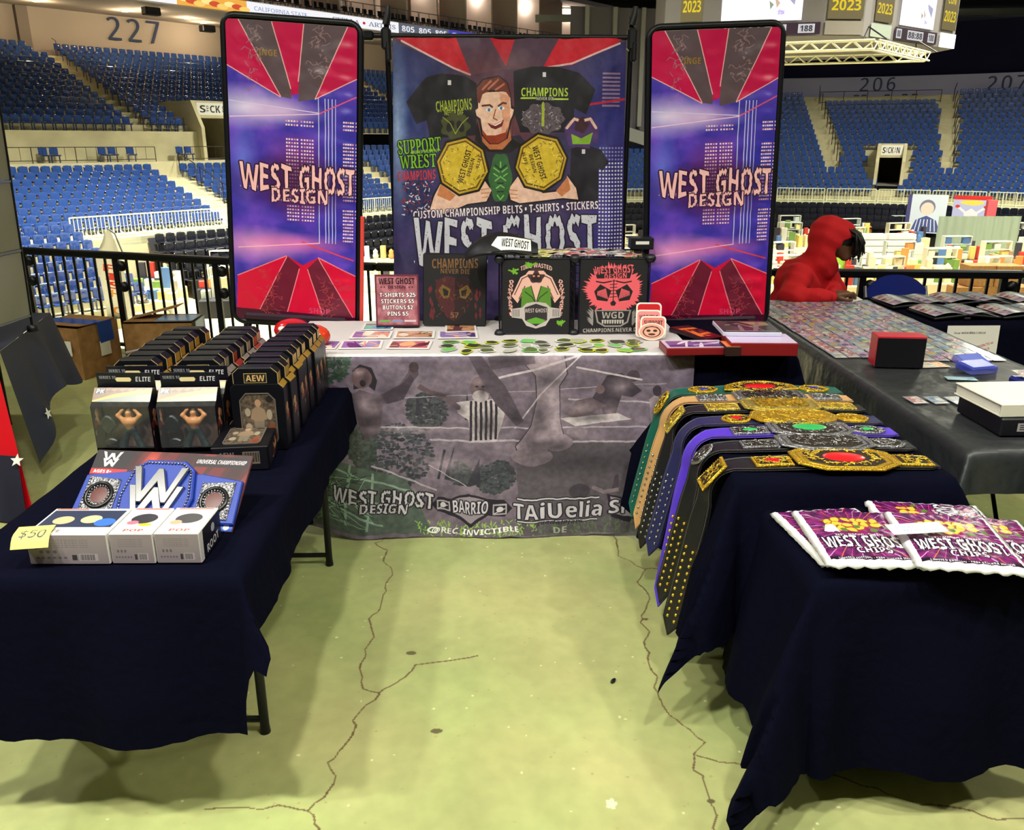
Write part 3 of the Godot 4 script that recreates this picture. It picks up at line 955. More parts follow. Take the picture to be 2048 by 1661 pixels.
# red and gold mask under lettering
func print_shirt(n: int) -> Image:
	var w = 448
	var h = 512
	var im = canvas(w, h, C(15, 13, 18))
	var r := RandomNumberGenerator.new()
	r.seed = 60 + n
	if n == 0:
		text(im, "CHAMPIONS", 224, 60, 330, 66, C(122, 84, 44), {"drip": 0.12, "rot": -0.03})
		text(im, "NEVER DIE", 226, 118, 210, 34, C(122, 84, 44))
		fillp(im, P([90, 190, 160, 150, 224, 165, 290, 150, 350, 190, 360, 300, 320, 400, 260, 470, 224, 486, 190, 470, 130, 400, 84, 300]), C(70, 18, 24))
		fillp(im, P([224, 165, 290, 150, 350, 190, 360, 300, 320, 400, 260, 470, 224, 486]), C(36, 12, 16))
		for s in [-1, 1]:
			fillp(im, P([224 + s * 30, 250, 224 + s * 90, 215, 224 + s * 120, 260, 224 + s * 80, 320, 224 + s * 40, 310]), C(112, 84, 30))
			fillp(im, P([224 + s * 45, 262, 224 + s * 88, 245, 224 + s * 78, 300, 224 + s * 50, 296]), C(14, 12, 14))
		for i in 70:
			var p = Vector2(r.randf_range(90, 355), r.randf_range(170, 470))
			stroke(im, [p, p + Vector2(r.randf_range(-20, 20), r.randf_range(-30, 30))], 4, [C(122, 20, 30), C(104, 76, 26), C(16, 12, 14)][i % 3])
		for i in 16:
			var x = [50, 395][i % 2] + r.randf_range(-25, 25)
			var y = r.randf_range(170, 430)
			fillp(im, P([x, y, x + 10, y + 30, x, y + 60, x - 10, y + 26]), C(100, 20, 30))
		text(im, "57", 224, 440, 60, 40, C(110, 90, 50))
	elif n == 1:
		for s in [-1, 1]:
			for i in 9:
				var y = 150 + i * 28
				text(im, ["D", "O", "N", "T", "W", "A", "S", "T", "E"][i], 224 + s * (178 - absf(i - 4) * 3.5), y, 26, 24, C(236, 186, 176), {"line": 3, "ink": C(110, 60, 60), "rot": s * 0.3})
		text(im, "TIME WASTED", 224, 62, 210, 30, C(236, 186, 176), {"arch": 0.8})
		fillp(im, P([60, 250, 120, 120, 190, 80, 260, 80, 330, 120, 390, 250, 350, 300, 300, 200, 150, 200, 100, 300]), C(236, 184, 170))
		for a in [[80, 240, 130, 130, 190, 100], [370, 240, 320, 130, 260, 100], [110, 270, 150, 180], [340, 270, 300, 180]]: stroke(im, P(a), 6, C(70, 36, 40))
		oval(im, 224, 108, 54, 52, C(70, 42, 44), 0, 6, 0.08)
		oval(im, 224, 122, 34, 30, C(34, 22, 26))
		for s in [-1, 1]:
			oval(im, 224 + s * 16, 112, 9, 7, C(220, 120, 90))
			for k in 5: stroke(im, [Vector2(224 + s * (26 + k * 9), 96), Vector2(224 + s * (16 + k * 7), 76)], 9, C(236, 184, 170))
		fillp(im, P([130, 200, 190, 180, 224, 210, 258, 180, 320, 200, 330, 390, 120, 390]), C(88, 138, 40))
		fillp(im, P([190, 180, 224, 300, 258, 180, 240, 168, 208, 168]), C(236, 184, 170))
		for a in [[190, 180, 224, 300, 258, 180], [150, 220, 200, 260, 224, 310], [300, 220, 250, 260, 224, 310]]: stroke(im, P(a), 6, C(26, 52, 20))
		fillp(im, P([60, 340, 130, 330, 160, 300, 224, 290, 290, 300, 320, 330, 390, 340, 390, 400, 320, 410, 290, 460, 224, 480, 160, 460, 130, 410, 60, 400]), C(196, 184, 182))
		fillp(im, P([150, 330, 224, 304, 300, 330, 300, 420, 224, 464, 150, 420]), C(46, 40, 44))
		fillp(im, P([160, 420, 224, 400, 290, 420, 260, 446, 190, 446]), C(96, 164, 44))
		text(im, "WEST GHOST", 224, 352, 150, 28, C(206, 190, 188), {"line": 3, "ink": C(30, 24, 26)})
		for a in [[90, 370], [360, 370]]:
			for k in 4: stroke(im, P([a[0] - 20 + k * 13, 345, a[0] - 20 + k * 13, 396]), 4, C(50, 42, 46))
		for a in [[70, 78, 40], [190, 36, 44], [400, 440, 40]]:
			for i in 14: stroke(im, [Vector2(a[0], a[1]), Vector2(a[0] + r.randf_range(-a[2], a[2]), a[1] + r.randf_range(-a[2], a[2]) * 0.6)], 10, C(110, 172, 40))
	else:
		var pink = C(238, 96, 108)
		for i in 60:
			var a = TAU * i / 60.0
			var p = Vector2(224 + cos(a) * 150, 210 + sin(a) * 130)
			var o = Vector2(224 + cos(a) * r.randf_range(185, 222), 205 + sin(a) * r.randf_range(160, 205))
			var t = Vector2(-sin(a), cos(a)) * 16
			fillp(im, [p + t, p - t, o], pink)
		oval(im, 224, 215, 160, 140, pink, 0, 7, 0.04)
		fillp(im, P([90, 60, 350, 60, 330, 130, 110, 130]), C(20, 16, 18))
		text(im, "WEST GHOST", 224, 66, 260, 50, pink, {"drip": 0.2, "rot": -0.06})
		text(im, "DESIGN", 235, 112, 150, 30, pink, {"drip": 0.2, "rot": -0.06})
		for s in [-1, 1]:
			fillp(im, P([224 + s * 14, 215, 224 + s * 90, 170, 224 + s * 130, 220, 224 + s * 110, 280, 224 + s * 40, 290]), C(20, 16, 18))
			for k in 7: stroke(im, [Vector2(224 + s * (40 + k * 11), 270 - k * 4), Vector2(224 + s * (56 + k * 8), 200 + k * 3)], 7, pink)
			stroke(im, P([224 + s * 20, 150, 224 + s * 70, 160, 224 + s * 120, 150]), 9, C(20, 16, 18))
		for k in 6: stroke(im, P([200, 150 + k * 22, 248, 146 + k * 22]), 5, C(20, 16, 18))
		stroke(im, P([224, 140, 224, 300]), 6, C(20, 16, 18))
		fillp(im, P([204, 300, 224, 280, 244, 300, 236, 320, 212, 320]), C(20, 16, 18))
		fillp(im, P([100, 350, 348, 350, 330, 440, 280, 470, 170, 470, 118, 440]), C(150, 142, 140))
		fillp(im, P([112, 358, 336, 358, 320, 432, 276, 460, 174, 460, 128, 432]), C(20, 16, 18))
		text(im, "WGD", 224, 386, 150, 44, C(176, 168, 164), {"drip": 0.14})
		for k in 9: fillp(im, P([150 + k * 17, 420, 164 + k * 17, 420, 162 + k * 17, 448, 152 + k * 17, 448]), C(190, 184, 178))
		for i in 30:
			var s = -1 if i % 2 else 1
			var y = r.randf_range(350, 450)
			fillp(im, P([224 + s * 130, y, 224 + s * r.randf_range(150, 185), y - 26, 224 + s * 135, y + 14]), C(150, 142, 140))
		text(im, "CHAMPIONS NEVER DIE", 224, 492, 400, 26, C(176, 168, 164), {"drip": 0.14, "rot": -0.02})
	return im

func print_price_sign() -> Image:
	var im = mottle(384, 460, C(150, 84, 98), C(196, 128, 138), 0.01, 71)
	for e in [[0, 0, 384, 14], [0, 446, 384, 14], [0, 0, 12, 460], [372, 0, 12, 460]]: im.fill_rect(Rect2i(e[0], e[1], e[2], e[3]), C(112, 54, 66))
	text(im, "WEST GHOST", 192, 54, 320, 52, C(30, 20, 26), {"drip": 0.12})
	text(im, "• •  DESIGN  • •", 192, 108, 290, 26, C(30, 20, 26))
	var y = 178
	for s in ["T-SHIRTS $25", "STICKERS $5", "BUTTONS $2", "PINS $5"]:
		text(im, s, 196, y, 27.0 * s.length(), 42, Color.WHITE, {"line": 4, "ink": C(84, 36, 46)})
		y += 56
	im.fill_rect(Rect2i(28, 402, 100, 18), C(120, 180, 90))
	im.fill_rect(Rect2i(140, 402, 100, 18), C(130, 150, 190))
	im.fill_rect(Rect2i(252, 402, 104, 18), C(220, 200, 205))
	return im

# small pictures in one sheet: n by n cells of invented colour art
func print_sheet(n: int, cell_w: int, cell_h: int, seed_: int, palettes: Array, border: Color) -> Image:
	var im = canvas(n * cell_w, n * cell_h, border)
	var r := RandomNumberGenerator.new()
	r.seed = seed_
	for j in n:
		for i in n:
			var pal = palettes[r.randi() % palettes.size()]
			var x0 = i * cell_w
			var y0 = j * cell_h
			var m = maxi(2, cell_w / 16)
			im.fill_rect(Rect2i(x0 + m, y0 + m, cell_w - 2 * m, cell_h - 2 * m), pal[0])
			var cell = Image.create(cell_w - 2 * m, cell_h - 2 * m, false, Image.FORMAT_RGBA8)
			cell.fill(pal[0])
			for k in 5:
				oval(cell, r.randf() * cell_w, r.randf() * cell_h, r.randf_range(0.12, 0.4) * cell_w, r.randf_range(0.05, 0.25) * cell_h, pal[1 + r.randi() % (pal.size() - 1)], r.randf() * 3.0)
			for k in 4: stroke(cell, [Vector2(r.randf() * cell_w, r.randf() * cell_h), Vector2(r.randf() * cell_w, r.randf() * cell_h)], cell_w * 0.04, pal[1 + r.randi() % (pal.size() - 1)])
			cell.fill_rect(Rect2i(0, int(cell_h * 0.78), cell_w, int(cell_h * 0.1)), pal[pal.size() - 1].lightened(0.4))
			im.blit_rect(cell, Rect2i(0, 0, cell.get_width(), cell.get_height()), Vector2i(x0 + m, y0 + m))
	return im

# scratched W: two strokes one over the other
func scratch_w(im: Image, cx, cy, w, h, c: Color):
	var q = func(a): return P(a, w / 100.0, h / 100.0, cx - w / 2, cy - h / 2)
	fillp(im, q.call([0, 0, 16, 4, 30, 46, 42, 10, 58, 10, 70, 46, 84, 4, 100, 0, 74, 60, 64, 56, 50, 30, 36, 56, 26, 60]), c)
	fillp(im, q.call([10, 44, 22, 46, 33, 74, 46, 50, 54, 50, 67, 74, 78, 46, 90, 44, 70, 98, 62, 94, 50, 74, 38, 94, 30, 98]), c)

# ------------------------------------------------------------------ the hall
var RAIL := [Vector2(-9.5, -9.6), Vector2(-6.6, -8.55), Vector2(-4.2, -7.65), Vector2(-2.16, -6.92), Vector2(-0.92, -6.57), Vector2(2.09, -6.2), Vector2(3.9, -6.06), Vector2(6.5, -6.0), Vector2(9.5, -6.1)]

func floor_print() -> Image:
	var n = 2048
	var a := FastNoiseLite.new()
	a.seed = 2
	a.frequency = 0.012
	a.fractal_octaves = 4
	var b := FastNoiseLite.new()
	b.seed = 9
	b.frequency = 0.09
	b.fractal_octaves = 3
	var im = Image.create(1024, 1024, false, Image.FORMAT_RGBA8)
	for y in 1024:
		for x in 1024:
			var k = a.get_noise_2d(x, y) * 0.55 + b.get_noise_2d(x, y) * 0.28
			var hue = a.get_noise_2d(x * 0.6 + 400, y * 0.6)
			var c = C(182, 181, 124).lerp(C(170, 181, 118), clampf(hue + 0.4, 0, 1))
			im.set_pixel(x, y, c * (1.0 + k * 0.16))
	im.resize(n, n, Image.INTERPOLATE_CUBIC)
	var r := RandomNumberGenerator.new()
	r.seed = 5
	# pits and specks in the concrete
	for i in 5200:
		var p = Vector2(r.randf() * n, r.randf() * n)
		oval(im, p.x, p.y, r.randf_range(0.6, 1.5), r.randf_range(0.6, 1.5), C(172, 164, 112) if i % 3 else C(226, 224, 172))
	var to = func(x, z): return Vector2((x + 4.0) / 8.0, (z + 8.0) / 8.0) * n
	# hairline cracks where they run
	var cracks = [
		[-0.49, -3.75, -0.51, -3.66, -0.57, -3.59, -0.51, -3.51, -0.51, -3.41, -0.46, -3.33, -0.45, -3.28, -0.47, -3.22, -0.47, -3.14, -0.48, -3.05, -0.47, -3.01, -0.51, -2.93, -0.47, -2.80, -0.50, -2.71, -0.48, -2.66, -0.50, -2.59, -0.48, -2.55, -0.47, -2.48, -0.41, -2.45, -0.44, -2.38, -0.47, -2.31, -0.46, -2.28, -0.46, -2.24, -0.50, -2.16, -0.52, -2.11, -0.49, -2.06, -0.49, -2.03, -0.50, -1.99, -0.50, -1.97, -0.54, -1.92, -0.49, -1.85, -0.5, -1.6],
		[-0.41, -2.45, -0.32, -2.54, -0.29, -2.61, -0.15, -2.64, -0.07, -2.67],
		[-0.84, -1.93, -0.76, -1.94, -0.68, -1.93, -0.63, -1.94, -0.54, -1.92],
		[0.58, -3.72, 0.58, -3.51, 0.57, -3.44, 0.67, -3.31, 0.62, -3.20, 0.65, -3.06, 0.63, -3.01, 0.57, -2.87, 0.60, -2.81, 0.57, -2.75, 0.57, -2.64, 0.56, -2.55, 0.58, -2.52, 0.55, -2.46, 0.58, -2.31, 0.66, -2.18, 0.62, -2.13, 0.60, -2.06, 0.62, -2.03, 0.62, -1.97, 0.62, -1.88, 0.60, -1.83, 0.62, -1.6],
		[0.62, -2.12, 0.71, -2.08, 0.82, -2.05, 0.94, -2.03, 1.01, -2.03, 1.15, -1.95, 1.23, -1.90, 1.33, -1.89, 1.42, -1.84, 1.49, -1.84],
		[0.67, -3.31, 0.79, -3.32]]
	for c in cracks:
		var last = to.call(c[0], c[1])
		for i in range(2, c.size(), 2):
			var nxt = to.call(c[i], c[i + 1])
			var steps = maxi(1, int(last.distance_to(nxt) / 7.0))
			var pts = [last]
			for k in range(1, steps + 1):
				pts.append(last.lerp(nxt, float(k) / steps) + Vector2(r.randf_range(-1.6, 1.6), r.randf_range(-1.6, 1.6)))
			stroke(im, pts, r.randf_range(0.9, 1.7), C(112, 92, 64))
			last = pts[pts.size() - 1]
	for a2 in [[-0.318, -2.687, 5, 3], [-0.195, -2.251, 5, 3], [0.62, -1.93, 3, 2], [0.6, -2.9, 3, 2]]:
		var p = to.call(a2[0], a2[1])
		oval(im, p.x, p.y, a2[2], a2[3], C(104, 96, 66))
	var p2 = to.call(0.33, -1.927)
	oval(im, p2.x, p2.y, 4, 5, C(226, 226, 190), 0, 5, 0.2)
	return im

func build_shell():
	# concourse slab, ending under the railing
	var fm = tex_mat("concourse_floor", floor_print(), 0.34)
	fm.texture_repeat = true
	fm.metallic_specular = 0.5
	var poly = PackedVector2Array([Vector2(-30, 11), Vector2(-30, -18)])
	poly.append(Vector2(-9.6, -9.9))
	for p in RAIL.slice(1): poly.append(p + Vector2(-0.02, -0.22))
	poly.append(Vector2(30, -7.0))
	poly.append(Vector2(30, 11))
	var st = S()
	var tri = Geometry2D.triangulate_polygon(poly)
	for i in range(0, tri.size(), 3):
		for lvl in [0.0, -0.5]:
			var pts = []
			var uv = []
			for k in 3:
				var q = poly[tri[i + k]]
				pts.append(Vector3(q.x, lvl, q.y))
				uv.append(Vector2((q.x + 4.0) / 8.0, (q.y + 8.0) / 8.0))
			face(st, pts, Vector3.UP if lvl == 0.0 else Vector3.DOWN, uv)
	for i in poly.size():
		var a = poly[i]
		var b = poly[(i + 1) % poly.size()]
		face(st, [Vector3(a.x, 0, a.y), Vector3(b.x, 0, b.y), Vector3(b.x, -0.5, b.y), Vector3(a.x, -0.5, a.y)], Vector3(a.x + b.x, 0, a.y + b.y + 4.0))
	struct("floor", st, fm, "cracked olive concrete concourse floor")
	st = S()
	box(st, Vector3(0, -5.15, -50), Vector3(150, 0.3, 122))
	struct("floor_arena", st, mat("arena_floor", C(206, 198, 160), 0.7), "pale exhibition floor down in the arena")
	st = S()
	box(st, Vector3(0, 18.2, -50), Vector3(150, 0.4, 122))
	struct("ceiling_arena", st, mat("roof_paint", C(96, 100, 104), 0.9))
	st = S()
	box(st, Vector3(0, 5.35, 1.4), Vector3(60, 0.3, 19.0))
	struct("ceiling_concourse", st, mat("soffit_paint", C(190, 188, 180), 0.9))
	for a in [["wall_left", Vector3(-75.2, 6.5, -50), Vector3(0.4, 23, 122)], ["wall_right", Vector3(75.2, 6.5, -50), Vector3(0.4, 23, 122)], ["wall_back", Vector3(0, 6.5, 11.2), Vector3(150, 23, 0.4)], ["wall_front", Vector3(0, 6.5, -111.2), Vector3(150, 23, 0.4)]]:
		st = S()
		box(st, a[1], a[2])
		struct(a[0], st, mat("hall_wall", C(110, 108, 112), 0.9))
	# steel beams and gantry under the roof at the far right
	for i in 5:
		st = S()
		var z = -84.0 - i * 4.5
		bar(st, Vector3(4, 12.6 + i * 0.55, z), Vector3(72, 12.9 + i * 0.55, z + 6), 0.5, 0.6, 0.05)
		var o = part("roof_beam", st, mat("white_steel", C(176, 184, 176), 0.6))
		tag(o, "pale steel roof beam spanning the arena above the black curtain", "beam", "roof beams", "structure")

	for x in [34.0, 56.0]:  # two added lamps, put in only to brighten the roof beams
		var t = thing("added_beam_light", "added lamp that brightens the roof beams behind the black curtain", "light", Vector3(x, 12.2, -87), 0, "added roof beam lamps")
		st = S()
		box(st, Vector3.ZERO, Vector3(0.5, 0.3, 0.4), 0.03)
		for e in [-1, 1]: box(st, Vector3(e * 0.27, 2.88, 0), Vector3(0.04, 5.76, 0.04))
		part("housing", st, M["black_metal"], t)
		st = S()
		box(st, Vector3(0, 0.18, 0), Vector3(0.4, 0.03, 0.3))
		part("lamp_face", st, glow_mat("added_beam_glow", C(236, 240, 255), 3.0), t)
		var l := OmniLight3D.new()
		l.name = "added_beam_lamp"
		l.light_color = C(226, 236, 255)
		l.light_energy = 14.0
		l.light_size = 0.2
		l.omni_range = 60.0
		l.omni_attenuation = 2.0
		l.shadow_enabled = true
		l.position = Vector3(x, 12.6, -87)
		add_child(l)

func path(s: float) -> Array:   # [point on the front edge, outward direction]
	var az0 = deg_to_rad(-49.0)
	var n = Vector3(sin(az0), 0, -cos(az0))
	var a = Vector3(cos(az0), 0, sin(az0))
	return [Vector3(-4.532, 0, -54.37) + a * s, n, a]

func arc(az: float) -> Array:
	var r = deg_to_rad(az)
	var n = Vector3(sin(r), 0, -cos(r))
	return [Vector3(16.6, 0, -36.0) + n * 28.0, n, Vector3(cos(r), 0, sin(r))]

func on_left(s, o, h) -> Vector3:
	var p = path(s)
	return p[0] + p[1] * o + Vector3(0, h, 0)

func on_arc(az, o, h) -> Vector3:
	var p = arc(az)
	return p[0] + p[1] * o + Vector3(0, h, 0)

# a stepped or plain profile carried along the left stand or round the end of the bowl
func carry(st, prof: Array, rails: Array, f: Callable):
	st.set_smooth_group(-1)
	for i in rails.size() - 1:
		for j in prof.size() - 1:
			var a = f.call(rails[i], prof[j].x, prof[j].y)
			var b = f.call(rails[i + 1], prof[j].x, prof[j].y)
			var c = f.call(rails[i + 1], prof[j + 1].x, prof[j + 1].y)
			var d = f.call(rails[i], prof[j + 1].x, prof[j + 1].y)
			face(st, [a, b, c, d], Vector3(0, 1, 0) + (Vector3(0, 1, 0) - a * 0.0) - path(0)[1] * 0.5)

func seat_mesh() -> Mesh:
	var st = S()
	# curved back, rounded over at the top, with a lip that turns backwards
	sheet(st, 6, 6, func(u, v):
		var e = pow(absf(u - 0.5) * 2.0, 2)
		var a = clampf(v / 0.5, 0, 1) * PI / 2
		var y = 0.82 - 0.10 * (1.0 - cos(a)) - maxf(0.0, v - 0.5) * 0.6 - 0.06 * e * (1.0 - v)
		return Vector3((u - 0.5) * 0.45, y, -0.27 + 0.10 * sin(a) - 0.03 * e))
	# upturned seat pan
	sheet(st, 4, 3, func(u, v):
		return Vector3((u - 0.5) * 0.43, 0.42 + 0.03 * sin(v * PI) - 0.02 * sin(u * PI), -0.14 + v * 0.40 - 0.02 * pow(absf(u - 0.5) * 2.0, 2)))
	box(st, Vector3(0, 0.37, 0.03), Vector3(0.42, 0.06, 0.34), 0.02)
	box(st, Vector3(0, 0.62, -0.19), Vector3(0.40, 0.36, 0.03), 0.01)
	for s in [-1, 1]:
		box(st, Vector3(s * 0.2, 0.2, -0.06), Vector3(0.03, 0.4, 0.1))
	return fin(st)

var all_seats := []

func put_seat(p: Vector3, n: Vector3, big: bool):
	all_seats.append([p, n, big])

func build_bowl():
	var conc = M["concrete_stand"]
	# left stand: lower rows, cross aisle, upper rows
	var low = [Vector2(-0.3, -5.0), Vector2(-0.3, -2.4)]
	for k in 9:
		low.append(Vector2(0.45 + 0.8 * k, -2.4 + 0.28 * k))
		low.append(Vector2(0.45 + 0.8 * k, -2.35 + 0.28 * (k)))
	low.append_array([Vector2(7.6, -0.1), Vector2(7.6, 0.75), Vector2(9.6, 0.75)])
	var ss = []
	for i in 18: ss.append(-48.0 + i * 2.8)
	ss.append(1.2)
	var st = S()
	carry(st, low, ss, on_left)
	for e in [[-48.0, -30.0, -9.25], [-5.95, 1.2]]: carry(st, [Vector2(9.6, 0.75), Vector2(9.6, 2.35)], e, on_left)
	struct("stand_lower_terrace", st, conc, "pale concrete terrace steps of the lower left stand")
	var up = [Vector2(9.6, 2.35)]
	for k in 14:
		up.append(Vector2(9.6 + 0.846 * k, 2.4 + 0.36 * k))
		up.append(Vector2(9.6 + 0.846 * (k + 1), 2.4 + 0.36 * k))
	ss = []
	for i in 26: ss.append(-48.0 + i * 2.8)
	st = S()
	carry(st, up, [-48.0, -36.0, -24.0, -9.25], on_left)
	carry(st, up.slice(9), [-9.25, -5.95], on_left)
	carry(st, up, [-5.95, 4.0, 13.0, 22.0], on_left)
	struct("stand_upper_terrace", st, conc, "pale concrete terrace steps of the upper left stand")
	# front block further down, left of the white fence
	var deep = [Vector2(-0.3, -2.4)]
	for k in 9:
		deep.append(Vector2(-0.3 - 0.8 * k, -2.4 - 0.28 * k))
		deep.append(Vector2(-0.3 - 0.8 * (k + 1), -2.4 - 0.28 * k))
	deep.append(Vector2(-7.5, -5.0))
	st = S()
	carry(st, deep, [-48.0, -40.0, -32.0, -21.5], on_left)
	struct("stand_front_terrace", st, conc, "concrete steps below the left fence")
	# end of the bowl
	low = [Vector2(-0.3, -5.0), Vector2(-0.3, -2.4)]
	for k in 10:
		low.append(Vector2(0.45 + 0.9 * k, -2.4 + 0.32 * k))
		low.append(Vector2(0.45 + 0.9 * k, -2.4 + 0.32 * (k + 1)))
	low.append(Vector2(9.6, 0.8))
	var az = []
	for i in 20: az.append(-49.0 + i * 3.0)
	st = S()
	carry(st, low, az, on_arc)
	struct("stand_end_terrace", st, conc, "concrete terrace steps at the bowl end")
	up = [Vector2(-0.3, -5.0), Vector2(-0.3, -2.4)]
	for k in 20:
		up.append(Vector2(0.45 + 0.82 * k, -2.4 + 0.40 * k))
		up.append(Vector2(0.45 + 0.82 * k, -2.4 + 0.40 * (k + 1)))
	up.append(Vector2(18.0, 5.6))
	az = []
	for i in 20: az.append(8.0 + i * 3.0)
	st = S()
	carry(st, up, [8.0, 11.0, 14.0, 17.0, 20.0, 23.25], on_arc)
	carry(st, up.slice(0, 7), [23.25, 26.55], on_arc)
	carry(st, up.slice(20), [23.25, 26.55], on_arc)
	carry(st, up, [26.55, 29.0, 32.0, 35.0, 38.0, 41.0, 44.0, 47.0, 50.0, 53.0, 56.0, 59.0, 62.0, 65.0], on_arc)
	struct("stand_right_terrace", st, conc, "concrete terrace steps of the far right stand")
	# rear walls
	st = S()
	carry(st, [Vector2(18.0, 4.8), Vector2(18.0, 7.3), Vector2(18.4, 7.3)], az, on_arc)
	struct("wall_far", st, M["far_wall_paint"], "grey wall behind the far right stand")
	st = S()
	carry(st, [Vector2(19.2, 4.8), Vector2(19.2, 11.6), Vector2(19.5, 11.6)], az, on_arc)
	var cu = part("arena_curtain", st, M["dark_curtain"])
	tag(cu, "black curtain closing off the upper tier above the far wall", "curtain")
	az = []
	for i in 10: az.append(-16.0 + i * 2.8)
	st = S()
	carry(st, [Vector2(9.6, 0.3), Vector2(9.6, 12.0), Vector2(10.0, 12.0)], az, on_arc)
	struct("wall_end", st, mat("end_wall", C(104, 100, 108), 0.9), "grey wall at the bowl end")
	for i in 3:
		st = S()
		var pa = on_arc(-14.0 + i * 3.6, 9.4, 3.0)
		bar(st, pa, pa + Vector3(0, 9.0, 0), 0.7, 0.35, 0.02, Vector3.RIGHT)
		tag(part("wall_pilaster", st, mat("pilaster", C(150, 152, 146), 0.8)), "pale upright pilaster on the grey end wall", "pilaster", "end wall pilasters", "structure")
	st = S()
	bar(st, on_arc(-14, 8.6, 3.4), on_arc(0, 8.6, 0.9), 0.2, 1.0, 0.02)
	tag(part("stair_flank", st, mat("pilaster")), "sloping concrete stair side on the grey end wall", "stair")
	# numbers painted large on the walls
	for a in [["227", on_left(-5.98, 21.9, 9.2), path(0), 1.45, "large dark blue section number on the beige upper wall"], ["206", on_arc(22.5, 17.9, 6.65), arc(22.5), 1.1, "section number on the grey wall above the far stand's portal"], ["207", on_arc(35.0, 17.9, 6.5), arc(35.0), 1.1, "section number on the grey far wall past the second aisle"]]:
		var o = thing("section_number", "", "")
		var nn: Vector3 = a[2][1]
		o.transform = Transform3D(Basis(a[2][2], Vector3.UP, -nn), a[1])
		for i in 3: inst("digit", letters(a[0][i], a[3], 0.06, false), M["number_blue"], o).position.x = (i - 1) * a[3] * 0.98
		tag(o, a[4], "sign")
	# wall behind the upper left rows
	st = S()
	carry(st, [Vector2(21.5, 6.8), Vector2(22.0, 6.8), Vector2(22.0, 10.05)], ss, on_left)
	struct("wall_upper", st, M["wall_paint"], "plain beige wall behind the upper left rows")
	for s in [-13.4, 1.2]:
		st = S()
		bar(st, on_left(s, 21.8, 7.0), on_left(s, 21.8, 10.0), 0.7, 0.4, 0.0, path(0)[1])
		tag(part("wall_recess", st, mat("recess_paint", C(128, 120, 116), 0.9)), "grey upright strip on the beige upper wall", "wall strip", "upper wall strips", "structure")
	# seats: left stand
	var sd = path(0)
	for k in 9:
		var s = -36.0
		while s < 0.6:
			if not (s > -13.75 and s < -12.2):
				put_seat(on_left(s, 0.85 + 0.8 * k, -2.4 + 0.28 * k), sd[1], true)
			s += 0.54
	for k in 14:
		var s = -36.0
		while s < 20.0:
			var aisle = (s > -13.1 - 0.02 * k and s < -11.9) or (s > 11.0 and s < 12.2)
			var portal = s > -10.0 and s < -5.2 and k < 4
			if not aisle and not portal:
				put_seat(on_left(s, 10.05 + 0.846 * k, 2.4 + 0.36 * k), sd[1], false)
			s += 0.54
	for k in 8:
		var s = -36.0
		while s < -21.6:
			if not (s > -28.2 and s < -27.0): put_seat(on_left(s, -0.75 - 0.8 * k, -2.4 - 0.28 * k), sd[1], true)
			s += 0.54
	# seats on the cross aisle, in pairs
	for s in [-18.6, -18.05, -15.5, -14.95, -13.9, -10.9, -10.35]: put_seat(on_left(s, 8.9, 0.75), sd[1], true)
	# seats: bowl end and far right stand
	for k in 10:
		var a0 = -46.0
		while a0 < 8.0:
			var p = arc(a0)
			put_seat(on_arc(a0, 0.85 + 0.9 * k, -2.4 + 0.32 * (k + 1)), p[1], false)
			a0 += rad_to_deg(0.54 / (28.85 + 0.9 * k))
	for k in 19:
		var o = 0.85 + 0.82 * k
		var a0 = 8.5
		while a0 < 52.0:
			var ai_a = absf(a0 - (18.6 - 0.19 * o)) < 1.1 and o > 3.4
			var ai_b = absf(a0 - (32.7 - 0.19 * o)) < 1.1 and o > 3.4
			var ai_c = absf(a0 - 46.0) < 1.1 and o > 3.4
			var portal = a0 > 21.8 and a0 < 27.6 and o > 2.4 and o < 7.2
			var mouth = a0 > 23.4 and a0 < 26.6 and o <= 2.6
			var plat = a0 > 15.0 and a0 < 30.0 and o > 14.4
			if not (ai_a or ai_b or ai_c or portal or mouth or plat):
				put_seat(on_arc(a0, o, -2.4 + 0.40 * (k + 1)), arc(a0)[1], false)
			a0 += rad_to_deg(0.54 / (28.0 + o))
	place_seats()
	# folded dark seats below the fences
	var dark = []
	for k in 4:
		var a0 = -20.0
		while a0 < 52.0:
			dark.append([on_arc(a0, -1.0 - 0.8 * k, -3.2 - 0.36 * k), arc(a0)[1]])
			a0 += 1.05
	for k in 4:
		var s = -18.0
		while s < 2.0:
			dark.append([on_left(s, -1.0 - 0.8 * k, -3.1 - 0.36 * k), sd[1]])
			s += 0.54
	var mm := MultiMesh.new()
	mm.transform_format = MultiMesh.TRANSFORM_3D
	mm.mesh = seat_mesh()
	mm.instance_count = dark.size()
	for i in dark.size():
		var n: Vector3 = dark[i][1]
		mm.set_instance_transform(i, Transform3D(Basis(Vector3.UP.cross(-n), Vector3.UP, -n), dark[i][0]))
	var mi := MultiMeshInstance3D.new()
	mi.name = "folded_seat_rows"
	mi.multimesh = mm
	mi.material_override = M["dark_seat_plastic"]
	add_child(mi)
	tag(mi, "rows of dark folded seats below the white fences", "seats", "", "stuff")
	st = S()
	carry(st, [Vector2(-0.4, -2.5), Vector2(-0.6, -3.2), Vector2(-1.4, -3.2), Vector2(-1.4, -3.56), Vector2(-2.2, -3.56), Vector2(-2.2, -3.92), Vector2(-3.0, -3.92), Vector2(-3.0, -4.28), Vector2(-3.9, -4.28), Vector2(-3.9, -5.0)], [-20.0, -14.0, -8.0, -2.0, 4.0, 10.0, 16.0, 22.0, 28.0, 34.0, 40.0, 46.0, 52.0], on_arc)
